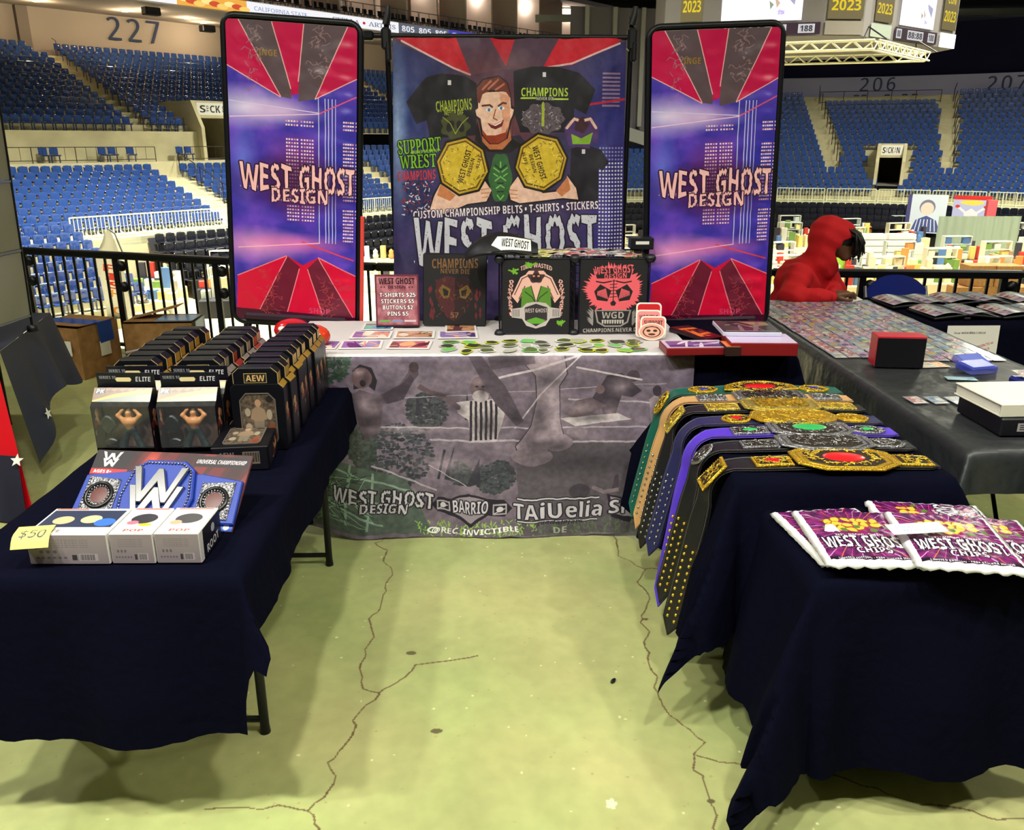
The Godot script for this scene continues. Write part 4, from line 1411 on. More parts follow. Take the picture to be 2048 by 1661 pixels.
	carry(st, [Vector2(-0.4, -2.5), Vector2(-0.6, -3.1), Vector2(-1.4, -3.1), Vector2(-1.4, -3.46), Vector2(-2.2, -3.46), Vector2(-2.2, -3.82), Vector2(-3.0, -3.82), Vector2(-3.0, -4.18), Vector2(-3.9, -4.18), Vector2(-3.9, -5.0)], [-18.4, -12.0, -6.0, 2.0], on_left)
	struct("stand_retractable_terrace", st, mat("dark_deck", C(24, 25, 34), 0.8), "dark retractable steps under the fences")
	bowl_rails()
	portals()

func place_seats():
	var mesh = seat_mesh()
	var cam = Vector3(0, 1.82, 0)
	var seen = []
	var rest = []
	for s in all_seats:
		var p: Vector3 = s[0] + Vector3(0, 0.6, 0)
		var px = 1024.0 + 1750.0 * tan(atan2(p.x, -p.z) - 0.0223)
		var open = (px > 40 and px < 440) or (px > 728 and px < 768) or (px > 1258 and px < 1292) or (px > 1566 and px < 2048)
		var py = 283.0 + (1.82 - p.y) / -p.z * 1750.0
		if open and py < 500 and py > 60: seen.append([p.distance_to(cam), s])
		else: rest.append(s)
	seen.sort_custom(func(a, b): return a[0] < b[0])
	for i in seen.size():
		if i >= 300:
			rest.append(seen[i][1])
			continue
		var s = seen[i][1]
		var o = inst("stadium_seat", mesh, M["seat_plastic"])
		var n: Vector3 = s[1]
		o.transform = Transform3D(Basis(Vector3.UP.cross(-n), Vector3.UP, -n), s[0])
		if s[2]: tag(o, "bright blue plastic stadium seat in the lower left stand", "seat", "blue seats of the lower left stand")
		else: tag(o, "blue plastic stadium seat in the upper left stand", "seat", "blue seats of the upper left stand")
	var mm := MultiMesh.new()
	mm.transform_format = MultiMesh.TRANSFORM_3D
	mm.mesh = mesh
	mm.instance_count = rest.size()
	for i in rest.size():
		var n: Vector3 = rest[i][1]
		mm.set_instance_transform(i, Transform3D(Basis(Vector3.UP.cross(-n), Vector3.UP, -n), rest[i][0]))
	var mi := MultiMeshInstance3D.new()
	mi.name = "stadium_seat_rows"
	mi.multimesh = mm
	mi.material_override = M["seat_plastic"]
	add_child(mi)
	tag(mi, "rows upon rows of blue stadium seats round the arena", "seats", "", "stuff")

# a guard fence along points: top and bottom rails, posts, thin uprights
func fence(called, label, pts: Array, h: float, m: Material, gap: float, group = "", r = 0.035):
	var t = thing(called, label, "railing", pts[0], 0, group)
	var o: Vector3 = pts[0]
	var st = S()
	var up = Vector3(0, h, 0)
	var top = []
	var bot = []
	for p in pts:
		top.append(p - o + up)
		bot.append(p - o + Vector3(0, 0.14, 0))
	tube(st, top, r, 6)
	part("top_rail", st, m, t)
	st = S()
	tube(st, bot, r, 6)
	part("bottom_rail", st, m, t)
	for i in pts.size():
		st = S()
		tube(st, [pts[i] - o, pts[i] - o + up], r, 6)
		part("post", st, m, t)
	if gap <= 0.0: return t
	st = S()
	for i in pts.size() - 1:
		var n = int(pts[i].distance_to(pts[i + 1]) / gap)
		for k in range(1, n):
			var p = pts[i].lerp(pts[i + 1], float(k) / n) - o
			bar(st, p + Vector3(0, 0.14, 0), p + up, r * 0.7, r * 0.7)
	var b = part("uprights", st, m, t)
	b.set_meta("kind", "stuff")
	return t

func bowl_rails():
	var w = M["white_rail"]
	var dk = mat("dark_rail", C(58, 48, 46), 0.5, 0.4)
	var pts = []
	for i in 5: pts.append(on_left(-21.6 + i * 1.9, 0.1, -2.4))
	fence("guard_fence", "white guard fence in front of the lower left stand", pts, 1.0, w, 0.16, "white guard fences")
	pts = []
	for i in 4: pts.append(on_left(-12.2 + i * 4.2, 0.1, -2.4))
	fence("guard_fence", "white guard fence in front of the lower left stand", pts, 1.0, w, 0.16, "white guard fences")
	for i in 5:
		pts = []
		for k in 5: pts.append(on_arc(9.5 + i * 7.2 + k * 1.7, 0.1, -2.4))
		fence("guard_fence", "white guard fence in front of the far right stand", pts, 0.95, w, 0.2, "white guard fences of the far stand")
	pts = []
	for i in 10: pts.append(on_arc(-40.0 + i * 5.0, 0.1, -2.4))
	fence("guard_fence", "white guard fence along the bowl end", pts, 0.9, w, 0.3)
	# low white kerb under them
	var st = S()
	var az = []
	for i in 15: az.append(-49.0 + i * 7.0)
	carry(st, [Vector2(-0.3, -2.75), Vector2(-0.3, -2.38), Vector2(0.3, -2.38)], az, on_arc)
	carry(st, [Vector2(-0.3, -2.75), Vector2(-0.3, -2.38), Vector2(0.3, -2.38)], [-21.7, -14.0, -7.0, 0.5], on_left)
	struct("trim_1", st, w, "pale kerb under the guard fences")
	# cross aisle rail, upper front rail, stair rails
	pts = []
	for i in 6: pts.append(on_left(-24.0 + i * 2.2, 8.0, 0.75))
	fence("cross_aisle_rail", "thin dark rail along the left cross aisle", pts, 0.8, dk, 0.5, "", 0.022)
	pts = []
	for i in 6: pts.append(on_left(-11.2 + i * 3.0, 8.0, 0.75))
	fence("cross_aisle_rail", "thin dark rail along the cross aisle beside the portal stairs", pts, 0.8, dk, 0.5, "", 0.022)
	pts = []
	for i in 4: pts.append(on_left(-12.6 + i * 0.85, 9.7, 2.4))
	fence("stair_head_rail", "dark rail in front of the upper rows beside the aisle", pts, 0.8, dk, 0.9, "", 0.02)
	st = S()
	for k in 10:
		var p = on_left(-11.95, 10.0 + k * 1.2, 2.4 + k * 0.51)
		tube(st, [p, p + Vector3(0, 1.0, 0), p + Vector3(0, 1.0, 0) + path(0)[1] * 0.5 + Vector3(0, 0.2, 0)], 0.022, 5)
	tag(part("aisle_handrail", st, dk), "dark handrail posts up the aisle of the upper left stand", "railing")
	st = S()
	for k in 3:
		var p = on_left(-12.0 + 0.05 * k, 1.4 + k * 2.2, -1.9 + k * 0.77)
		tube(st, [p, p + Vector3(0, 1.0, 0), p + Vector3(0, 1.6, 0) + path(0)[1] * 1.7, p + Vector3(0, 0.6, 0) + path(0)[1] * 1.7], 0.03, 5)
	tag(part("aisle_handrail", st, dk), "dark handrail beside the steps of the lower left stand", "railing")
	for b in [[18.6, "beside the left steps of the far stand"], [32.7, "down the middle of the right steps of the far stand"]]:
		st = S()
		for k in 9:
			var o = 4.0 + k * 1.4
			var p = on_arc(b[0] - 0.19 * o + 0.6, o, -2.4 + 0.4 * (o / 0.82))
			tube(st, [p, p + Vector3(0, 1.0, 0), p + Vector3(0, 1.5, 0) + arc(b[0])[1] * 1.1], 0.035, 5)
		tag(part("aisle_handrail", st, dk), "dark handrail " + b[1], "railing")
	# viewing platform over section 206
	st = S()
	carry(st, [Vector2(14.6, 3.4), Vector2(14.6, 4.95), Vector2(17.9, 4.95)], [16.2, 19.5, 22.8, 26.0, 29.2], on_arc)
	struct("stand_platform", st, M["concrete_stand"], "concrete viewing platform at the top of the far stand")
	pts = []
	for i in 6: pts.append(on_arc(16.4 + i * 2.55, 14.8, 4.95))
	fence("platform_rail", "dark rail round the viewing platform on the far stand", pts, 1.0, dk, 0, "", 0.03)
	for a in [20.4, 21.2, 23.6, 25.4, 26.4]:
		var c = inst("platform_chair", seat_mesh(), M["dark_seat_plastic"])
		var n = arc(a)[1]
		c.transform = Transform3D(Basis(Vector3.UP.cross(-n), Vector3.UP, -n), on_arc(a, 16.4, 4.95))
		tag(c, "dark chair on the viewing platform of the far stand", "chair", "chairs on the viewing platform")

func sponsor_board() -> Image:
	var im = canvas(320, 84, C(232, 232, 226))
	var k = C(34, 38, 52)
	text(im, "S", 44, 42, 44, 50, k)
	text(im, "TO", 82, 42, 44, 16, k, {"rot": -PI / 2})
	text(im, "CK", 142, 42, 80, 50, k)
	text(im, "TO", 206, 42, 44, 16, k, {"rot": -PI / 2})
	text(im, "N", 250, 42, 46, 50, k)
	return im

func portals():
	var board = tex_mat("portal_board", sponsor_board(), 0.6)
	for a in [[path(0), on_left(-7.6, 9.5, 0.75), 3.3, 3.45, "doorway portal with a white name board in the upper left stand"], [arc(24.9), on_arc(24.9, 2.3, -1.2), 1.78, 2.9, "doorway portal with a white name board in the far right stand"]]:
		var n: Vector3 = a[0][1]
		var t = thing("stand_portal", a[4], "doorway", a[1])
		t.transform = Transform3D(Basis(Vector3.UP.cross(-n), Vector3.UP, -n), a[1])
		var w: float = a[2]
		var h: float = a[3]
		var st = S()
		for s in [-1, 1]:
			st = S()
			extrude(st, PackedVector2Array([Vector2(0.5, 0), Vector2(0.5, h * 0.55), Vector2(-0.4, h), Vector2(-7.5, h), Vector2(-7.5, 0)]), 0.22, Transform3D(Basis(Vector3(0, 0, 1), Vector3.UP, Vector3(-1, 0, 0)), Vector3(s * (w / 2) + 0.11, 0, 0)))
			part("side_wall", st, M["concrete_stand"], t)
		st = S()
		box(st, Vector3(0, h - 0.5, -0.55), Vector3(w, 1.0, 0.3), 0.01)
		box(st, Vector3(0, h - 0.9, -4.1), Vector3(w, 0.1, 6.9))
		part("header", st, M["concrete_stand"], t)
		st = S()
		quad(st, Vector3(-w * 0.42, h - 0.82, -0.39), Vector3(w * 0.42, h - 0.82, -0.39), Vector3(w * 0.42, h - 0.12, -0.39), Vector3(-w * 0.42, h - 0.12, -0.39))
		quad(st, Vector3(w * 0.42, h - 0.82, -0.40), Vector3(-w * 0.42, h - 0.82, -0.40), Vector3(-w * 0.42, h - 0.12, -0.40), Vector3(w * 0.42, h - 0.12, -0.40))
		part("name_board", st, board, t)
		st = S()
		box(st, Vector3(0, h / 2, -7.4), Vector3(w, h, 0.15))
		box(st, Vector3(0, -0.05, -3.6), Vector3(w, 0.1, 7.6))
		part("passage", st, mat("passage_paint", C(110, 106, 104), 0.9), t)

func ribbon_print() -> Image:
	var im = canvas(2048, 64, C(246, 246, 250))
	oval(im, 360, 34, 14, 22, C(40, 90, 190))
	stroke(im, P([350, 16, 372, 50]), 6, Color.WHITE)
	im.fill_rect(Rect2i(420, 0, 220, 64), C(244, 176, 74))
	for i in 9: oval(im, 440 + i * 24, 30 + (i % 3) * 8, 18, 14, [C(255, 236, 150), C(214, 84, 50), C(250, 210, 110)][i % 3])
	text(im, "CALIFORNIA STATE", 760, 32, 190, 22, C(120, 140, 190), {"thin": true})
	text(im, "STELLA", 1010, 32, 110, 26, C(60, 66, 90), {"font": "serif", "thin": true})
	oval(im, 1085, 32, 6, 8, C(200, 30, 40))
	text(im, "ARTOIS", 1165, 32, 120, 26, C(60, 66, 90), {"font": "serif", "thin": true})
	im.fill_rect(Rect2i(1240, 0, 250, 64), C(96, 100, 112))
	for i in 3: text(im, "805", 1285 + i * 82, 32, 60, 36, C(238, 238, 244))
	im.fill_rect(Rect2i(1490, 0, 250, 64), C(70, 64, 170))
	oval(im, 1520, 32, 18, 18, C(190, 190, 240))
	text(im, "the place to play", 1610, 32, 130, 22, C(214, 214, 250), {"font": "serif", "shear": 0.3})
	oval(im, 1715, 32, 15, 15, C(190, 190, 240))
	im.fill_rect(Rect2i(1740, 0, 8, 64), Color.WHITE)
	im.fill_rect(Rect2i(1748, 6, 180, 52), C(214, 40, 54))
	text(im, "BIG", 1840, 32, 60, 34, Color.WHITE)
	return im

func build_left_upper_ring():
	var st = S()
	var ss = []
	for i in 15: ss.append(-30.0 + i * 5.0)
	carry(st, [Vector2(22.0, 10.05), Vector2(12.0, 9.65), Vector2(12.0, 10.5), Vector2(12.4, 10.5)], ss, on_left)
	struct("ceiling_soffit", st, mat("soffit_upper", C(182, 172, 162), 0.9), "sloping beige soffit under the suite level")
	# long lit advertising ribbon on the front edge
	st = S()
	var a = on_left(-17.6, 11.93, 9.72)
	var b = on_left(27.7, 11.93, 9.72)
	quad(st, a, b, b + Vector3(0, 0.72, 0), a + Vector3(0, 0.72, 0))
	var rb = part("advertising_ribbon_screen", st, screen_mat("ribbon", ribbon_print(), 1.0))
	tag(rb, "long lit advertising ribbon with sponsor names under the suites", "screen")
	# suites: floor, glass-and-rail front, chairs, partitions
	st = S()
	carry(st, [Vector2(12.4, 10.5), Vector2(18.0, 10.5), Vector2(18.0, 14.5), Vector2(12.4, 14.5), Vector2(12.4, 14.9)], ss, on_left)
	struct("suite_shell", st, mat("suite_wall", C(196, 184, 176), 0.9), "open boxes of the suite level")
	var dk = mat("dark_rail")
	for i in 14:
		var s0 = -8.0 + i * 3.4
		var pts = []
		for k in 4: pts.append(on_left(s0 + k * 1.1, 12.3, 10.5))
		fence("suite_rail", "grey rail along the front of the suite level", pts, 0.95, M["grey_metal"], 0, "suite front rails", 0.03)
		st = S()
		box(st, Vector3.ZERO, Vector3(0.2, 4.0, 3.0), 0.0, Transform3D(Basis(path(0)[2], Vector3.UP, path(0)[1]), on_left(s0 - 0.1, 15.0, 12.5)))
		tag(part("suite_partition", st, mat("suite_wall")), "pale partition wall between two suites", "partition", "suite partitions", "structure")
		if i in [4, 7, 8]:
			st = S()
			box(st, Vector3.ZERO, Vector3(2.6, 2.6, 0.1), 0.0, Transform3D(Basis(path(0)[2], Vector3.UP, path(0)[1]), on_left(s0 + 1.6, 17.7, 12.2)))
			tag(part("suite_back_panel", st, mat("suite_wood", C(128, 82, 62), 0.5)), "brown wooden panel at the back of a suite", "panel", "suite back panels", "structure")  # solid brown wood against the back wall, no glazing
		for k in 5:
			var c = inst("suite_chair", seat_mesh(), M["dark_seat_plastic"])
			var n = path(0)[1]
			c.transform = Transform3D(Basis(Vector3.UP.cross(-n), Vector3.UP, -n), on_left(s0 + 0.3 + k * 0.62, 13.2, 10.5))
			tag(c, "dark chair behind the rail of the suite level", "chair", "chairs in the suites")
	for i in 7:
		var at = on_left(-5.0 + i * 6.8, 15.2, 14.35)
		var t = thing("suite_ceiling_light", "flat lit panel light on a suite ceiling", "light", at, 0, "suite ceiling lights")
		st = S()
		box(st, Vector3(0, 0.06, 0), Vector3(0.9, 0.08, 0.9), 0.02)
		part("housing", st, M["white_rail"], t)
		st = S()
		box(st, Vector3(0, 0.01, 0), Vector3(0.8, 0.02, 0.8))
		part("lamp_diffuser", st, glow_mat("suite_glow", C(255, 244, 226), 2.0), t)
		var l := OmniLight3D.new()
		l.name = "suite_lamp"
		l.light_color = C(255, 240, 220)
		l.light_energy = 5.0
		l.light_size = 0.35
		l.omni_range = 60.0
		l.omni_attenuation = 2.0
		l.shadow_enabled = true
		l.position = at + Vector3(0, -0.45, 0)
		add_child(l)
	for p in [[8.2, 17.5, 12.3], [9.1, 17.5, 12.3], [14.4, 17.5, 11.9]]:
		var t = thing("framed_picture", "small framed picture on a suite back wall", "picture", Vector3.ZERO, 0, "framed pictures in the suites")
		t.transform = Transform3D(Basis(path(0)[2], Vector3.UP, -path(0)[1]), on_left(p[0], p[1], p[2]))
		st = S()
		box(st, Vector3.ZERO, Vector3(0.75, 0.9, 0.06), 0.01)
		part("frame", st, M["black_plastic"], t)
		st = S()
		box(st, Vector3(0, 0, 0.035), Vector3(0.55, 0.7, 0.01))
		part("picture", st, mat("picture_grey", C(190, 184, 182), 0.6), t)
	# recessed downlights and loudspeakers in the soffit
	for p in [[-13.8, 18.2], [-8.5, 18.0], [-8.0, 16.2], [-4.1, 18.0], [-2.0, 19.6], [6.0, 16.0], [10.0, 18.0], [13.5, 15.0]]:
		var h = 9.65 + (p[1] - 12.0) * 0.04 - 0.06
		var t = thing("soffit_downlight", "small round lit downlight in the sloping soffit", "light", on_left(p[0], p[1], h), 0, "downlights in the soffit")
		st = S()
		lathe(st, [Vector2(0.26, 0.03), Vector2(0.26, 0.0), Vector2(0.2, -0.01)], 12)
		part("ring", st, M["white_rail"], t)
		st = S()
		lathe(st, [Vector2(0.0, -0.02), Vector2(0.2, -0.01)], 12)
		part("lamp_face", st, glow_mat("downlight_glow", C(255, 236, 190), 2.5), t)
		var l := OmniLight3D.new()
		l.name = "soffit_lamp"
		l.light_color = C(255, 226, 180)
		l.light_energy = 5.0
		l.light_size = 0.2
		l.omni_range = 60.0
		l.omni_attenuation = 2.0
		l.shadow_enabled = true
		l.position = on_left(p[0], p[1], h - 0.3)
		add_child(l)
	for p in [[-8.9, 14.0], [-2.2, 18.8], [12.2, 14.0]]:
		st = S()
		box(st, Vector3.ZERO, Vector3(1.0, 0.45, 0.6), 0.05, Transform3D(Basis(path(0)[2], Vector3.UP, path(0)[1]), on_left(p[0], p[1], 9.45)))
		tag(part("loudspeaker", st, M["black_plastic"]), "black loudspeaker box hung under the beige soffit", "speaker", "speakers under the soffit")

func score_print(kind: int) -> Image:
	if kind == 0:      # white picture screen
		var im = canvas(512, 300, C(252, 252, 255))
		fillp(im, P([330, 200, 370, 230, 350, 250]), C(190, 160, 140))
		fillp(im, P([380, 170, 470, 190, 460, 240, 400, 200]), C(150, 150, 176))
		fillp(im, P([300, 220, 330, 235, 310, 255]), C(130, 140, 120))
		text(im, "show", 380, 265, 40, 22, C(120, 80, 200))
		return im
	if kind == 1:      # year board
		var im = canvas(220, 260, C(126, 112, 70))
		text(im, "CON", 110, 60, 120, 60, C(255, 222, 0))
		text(im, "2023", 110, 170, 180, 70, C(255, 222, 0))
		return im
	var im = canvas(512, 128, C(70, 46, 62))
	for a in [[20, 60, "88"], [150, 190, "88:88"], [400, 84, "188"]]:
		fillp(im, P([a[0], 16, a[0] + a[1], 16, a[0] + a[1], 112, a[0], 112]), C(250, 250, 250))
		fillp(im, P([a[0] + 8, 26, a[0] + a[1] - 8, 26, a[0] + a[1] - 8, 102, a[0] + 8, 102]), C(226, 222, 226))
		text(im, a[2], a[0] + a[1] / 2.0, 64, a[1] - 22, 62, C(40, 34, 44))
	return im

func build_scoreboard():
	var t = thing("arena_scoreboard", "many sided hanging scoreboard with white screens and yellow 2023 boards", "scoreboard")
	var pl = [Vector2(7.9, -41.5), Vector2(14.68, -40.0), Vector2(16.5, -40.1), Vector2(17.0, -40.6), Vector2(23.4, -45.4), Vector2(23.4, -48.0), Vector2(17, -53), Vector2(9, -50)]
	var st = S()
	var pp = PackedVector2Array()
	for p in pl: pp.append(Vector2(p.x, -p.y))
	extrude(st, pp, 7.0, Transform3D(Basis(Vector3.RIGHT, Vector3(0, 0, -1), Vector3.UP), Vector3(0, 6.3, 0)))
	part("body", st, mat("scoreboard_body", C(112, 108, 108), 0.6), t)
	var put = func(called, i, u0, u1, y0, y1, m):
		var a: Vector2 = pl[i]
		var b: Vector2 = pl[i + 1]
		var d = (b - a).normalized()
		var o = Vector2(-d.y, d.x) * 0.06
		if o.y < 0: o = -o
		var p = a.lerp(b, u0) + o
		var q = a.lerp(b, u1) + o
		var s2 = S()
		quad(s2, Vector3(p.x, y0, p.y), Vector3(q.x, y0, q.y), Vector3(q.x, y1, q.y), Vector3(p.x, y1, p.y))
		part(called, s2, m, t)
	var scr = screen_mat("score_picture", score_print(0), 1.4)
	var year = screen_mat("score_year", score_print(1), 0.8)
	var dig = screen_mat("score_digits", score_print(2), 0.7)
	var grey = mat("score_panel", C(126, 120, 112), 0.5)
	put.call("picture_screen", 0, 0.36, 0.86, 6.95, 10.0, scr)
	put.call("year_board_screen", 0, 0.10, 0.24, 7.0, 8.8, year)
	put.call("digit_screen", 0, 0.36, 0.98, 6.36, 6.85, dig)
	put.call("year_board_screen", 1, 0.06, 0.95, 6.98, 8.6, year)
	put.call("blank_panel", 1, 0.02, 0.98, 6.34, 6.9, grey)
	put.call("year_board_screen", 3, 0.03, 0.22, 7.0, 8.6, year)
	put.call("blank_panel", 3, 0.0, 0.22, 6.34, 6.9, mat("score_pale_panel", C(140, 150, 140), 0.5))
	put.call("picture_screen", 3, 0.30, 0.70, 7.0, 9.5, scr)
	put.call("digit_screen", 3, 0.26, 0.76, 6.36, 6.9, dig)
	put.call("year_board_screen", 3, 0.80, 0.98, 7.1, 8.9, year)
	put.call("white_panel_screen", 3, 0.80, 1.0, 6.3, 6.95, glow_mat("white_panel_glow", C(255, 255, 255), 0.8))
	st = S()
	for i in 9: bar(st, Vector3(16, 13.0, -45), Vector3(16, 18.0, -45), 0.3, 0.3)
	part("hanger", st, M["grey_metal"], t)
	# aluminium truss ring below it
	var ring = [Vector3(8.0, 5.55, -41.0), Vector3(16.2, 5.55, -38.0), Vector3(21.0, 5.55, -43.2), Vector3(11.0, 5.55, -46.5)]
	var g = thing("lighting_truss", "pale lattice truss ring hung below the scoreboard", "truss")
	for i in 4:
		st = S()
		var a: Vector3 = ring[i]
		var b: Vector3 = ring[(i + 1) % 4]
		var d = (b - a).normalized()
		var sd = d.cross(Vector3.UP) * 0.18
		for q in [sd, -sd]:
			for y in [0.0, 0.36]: tube(st, [a + q + Vector3(0, y, 0), b + q + Vector3(0, y, 0)], 0.045, 5)
		var n = int(a.distance_to(b) / 0.42)
		for k in n:
			var p = a.lerp(b, float(k) / n)
			var p2 = a.lerp(b, float(k + 1) / n)
			var y0 = 0.0 if k % 2 else 0.36
			for q in [sd, -sd]: tube(st, [p + q + Vector3(0, y0, 0), p2 + q + Vector3(0, 0.36 - y0, 0)], 0.03, 4, false)
		part("truss_span", st, mat("truss_metal", C(222, 220, 190), 0.4, 0.3), g)
	st = S()
	for p in ring:
		for e in [-0.5, 0.5]: tube(st, [p + Vector3(e, 0.4, 0), p.lerp(Vector3(15, 6.4, -43), 0.1) + Vector3(0, 0.85, 0)], 0.03, 4)
	part("suspension_cable", st, M["black_metal"], g)

func build_exhibition_floor():
	var r := RandomNumberGenerator.new()
	r.seed = 91
	var cols = [C(246, 242, 222), C(250, 240, 180), C(232, 236, 200), C(220, 230, 226), C(244, 214, 120), C(206, 60, 50), C(90, 130, 190), C(120, 160, 80), C(232, 150, 80), C(60, 58, 70), C(236, 222, 196), C(250, 250, 244)]
	for i in cols.size(): mat("goods_%d" % i, cols[i], 0.6)
	var cloths = [mat("stall_cloth_white", C(236, 232, 214), 0.8), mat("stall_cloth_black", C(40, 42, 52), 0.8), mat("stall_cloth_cream", C(226, 214, 170), 0.8)]
	# shared shapes
	var st = S()
	box(st, Vector3(0, 0.37, 0), Vector3(2.2, 0.74, 0.8), 0.04)
	var cloth_mesh = fin(st)
	var goods = []
	for d in [Vector3(0.36, 0.4, 0.3), Vector3(0.26, 0.7, 0.26), Vector3(0.36, 0.3, 0.34), Vector3(0.34, 0.35, 0.32), Vector3(0.36, 0.9, 0.1)]:
		st = S()
		box(st, Vector3(0, d.y / 2, 0), d, 0.02)
		goods.append(fin(st))
	st = S()
	for k in 5: box(st, Vector3(0, 0.2 + k * 0.42, 0), Vector3(1.5, 0.04, 0.4))
	for sx in [-1, 1]: box(st, Vector3(sx * 0.74, 0.95, 0), Vector3(0.04, 1.9, 0.4))
	var rack = fin(st)
	st = S()
	lathe(st, [Vector2(0, 0), Vector2(0.14, 0.02), Vector2(0.17, 0.16), Vector2(0.12, 0.28), Vector2(0.13, 0.42), Vector2(0.0, 0.54)], 10)
	var plush = fin(st)
	var stalls = []
	for row in 9:
		var z = -37.0 - row * 2.7
		var n = 5
		for k in n: stalls.append(Vector2(lerpf(0.33, 0.66, (k + 0.5) / n) * -z + r.randf_range(-0.4, 0.4), z + r.randf_range(-0.4, 0.4)))
	for row in 7:
		var z = -34.0 - row * 2.8
		for k in 2: stalls.append(Vector2(lerpf(-0.44, -0.28, (k + 0.5) / 2.0) * -z + r.randf_range(-0.3, 0.3), z))
	for z in [-40.0, -46.0, -52.0]:
		stalls.append(Vector2(-0.14 * -z, z))
		stalls.append(Vector2(0.16 * -z, z))
	var count = 0
	for i in stalls.size():
		var p = Vector3(stalls[i].x, -5.0, stalls[i].y)
		if (p.x > 25.0 and p.x < 33.0 and p.z < -48.0 and p.z > -52.0) or (p.x > 17.4 and p.x < 24.5 and p.z < -45.0 and p.z > -47.6): continue
		var turn = r.randf_range(-0.3, 0.3)
		var cm: Material = cloths[r.randi() % 3]
		var t = inst("vendor_table", cloth_mesh, cm)
		t.position = p
		t.rotation.y = turn
		tag(t, "cloth covered vendor table on the exhibition floor below", "table", "vendor tables on the exhibition floor")
		var b = Basis(Vector3.UP, turn)
		if i % 2 == 0:
			var o = inst("display_rack", rack, M["goods_%d" % [3, 11, 0][i % 3]])
			o.position = p + b * Vector3(0, 0, -0.9)
			o.rotation.y = turn
			tag(o, "pale open display rack behind a vendor table", "rack", "vendor display racks")
			for k in 3:
				var g = inst("rack_goods", goods[3], M["goods_%d" % (r.randi() % 12)])
				g.position = p + b * Vector3(-0.5 + k * 0.5, 0.22 + 0.42 * (1 + r.randi() % 3), -0.9)
				g.scale = Vector3(1, 0.9, 1)
				tag(g, "small coloured carton on a vendor rack", "carton", "cartons on the vendor racks")
		for k in 5:
			if count >= 300: break
			count += 1
			var which = r.randi() % 6
			var g = inst("vendor_goods" if which < 5 else "plush_toy", goods[which] if which < 5 else plush, M["goods_%d" % (r.randi() % 12)])
			g.position = p + b * Vector3(-0.86 + k * 0.43, 0.74, r.randf_range(-0.18, 0.18))
			g.rotation.y = turn + r.randf_range(-0.15, 0.15)
			if which < 5: tag(g, "coloured goods box standing on a vendor table", "box", "goods on the vendor tables")
			else: tag(g, "rounded coloured plush toy on a vendor table", "toy", "plush toys on the vendor tables")
	# stacked long white comic boxes
	st = S()
	box(st, Vector3(0, 0.16, 0), Vector3(1.5, 0.3, 0.5), 0.02)
	var longbox = fin(st)
	for k in 18:
		var o = inst("comic_carton", longbox, M["goods_11"])
		o.position = Vector3(19.2 + (k % 3) * 1.65, -5.0 + (k / 3) * 0.34, -46.2)
		tag(o, "long white cardboard comic carton in a tall stack", "carton", "stacked white comic cartons")
	for k in 5:
		st = S()
		box(st, Vector3(0, 0.45, 0), Vector3(1.1, 0.9, 0.9), 0.02)
		var o = part("shipping_carton", st, M["cardboard"])
		o.position = Vector3(20.4 + k * 1.13 - (2.9 if k > 2 else 0.0), -5.0 + (0.905 if k > 2 else 0.0), -35.5 - 0.1 * (k % 2))
		tag(o, "brown shipping carton stacked on the exhibition floor", "carton", "brown cartons on the exhibition floor")
	# grey pipe and drape booth
	st = S()
	sheet(st, 40, 1, func(u, v): return Vector3(u * 5.0, 2.6 - v * 2.6, 0.08 * sin(u * 60.0)))
	var dr = part("drape_wall", st, mat("grey_drape", C(150, 164, 148), 0.9))
	dr.position = Vector3(26.6, -5.0, -50.2)
	tag(dr, "grey green drape wall of a booth on the exhibition floor", "drape")
	# green sign board, red sign column
	for a in [["tilted_sign_board", "bright green tilted sign board among the vendor stalls", Vector3(16.4, -4.0, -40.0), Vector3(1.6, 1.5, 0.06), C(150, 206, 70), 0.2], ["sign_column", "tall red and white sign column on the exhibition floor", Vector3(31.0, -3.4, -52.5), Vector3(0.6, 3.6, 0.3), C(226, 96, 110), 0.0]]:
		st = S()
		box(st, Vector3.ZERO, a[3], 0.03)
		var o = part(a[0], st, mat(a[0] + "_paint", a[4], 0.6))
		o.position = a[2]
		o.rotation.z = a[5]
		tag(o, a[1], "sign")
	# two tall posters hung in front of the dark seats
	for a in [[31.2, "tall poster with a blue line drawn portrait hung before dark seats", 0], [37.6, "tall lilac poster of a red booted figure hung before dark seats", 1]]:
		var im = canvas(192, 256, C(214, 226, 246) if a[2] == 0 else C(178, 184, 232))
		if a[2] == 0:
			oval(im, 100, 84, 38, 50, C(120, 120, 150))
			oval(im, 100, 94, 32, 42, C(236, 214, 206))
			fillp(im, P([30, 250, 50, 170, 100, 140, 150, 170, 176, 250]), C(70, 84, 150))
			for k in 6: stroke(im, P([60 + k * 16, 165, 50 + k * 20, 245]), 5, C(220, 228, 246))
			im.fill_rect(Rect2i(0, 0, 20, 256), C(70, 72, 130))
		else:
			im.fill_rect(Rect2i(0, 0, 192, 26), C(206, 40, 40))
			oval(im, 96, 44, 60, 16, C(250, 214, 80))
			fillp(im, P([60, 110, 96, 80, 132, 110, 124, 190, 68, 190]), C(226, 226, 240))
			for s in [-1, 1]:
				stroke(im, P([96 + s * 14, 170, 96 + s * 34, 220]), 20, C(200, 50, 60))
				stroke(im, P([96 + s * 26, 112, 96 + s * 66, 76]), 14, C(226, 226, 240))
				oval(im, 96 + s * 72, 70, 12, 10, C(206, 50, 60))
			im.fill_rect(Rect2i(0, 226, 192, 30), C(50, 46, 70))
		var n = arc(a[0])[1]
		st = S()
		box(st, Vector3.ZERO, Vector3(2.2 if a[2] else 2.4, 2.5, 0.05))
		var o = part("hanging_poster", st, tex_mat("poster_%d" % a[2], im, 0.6))
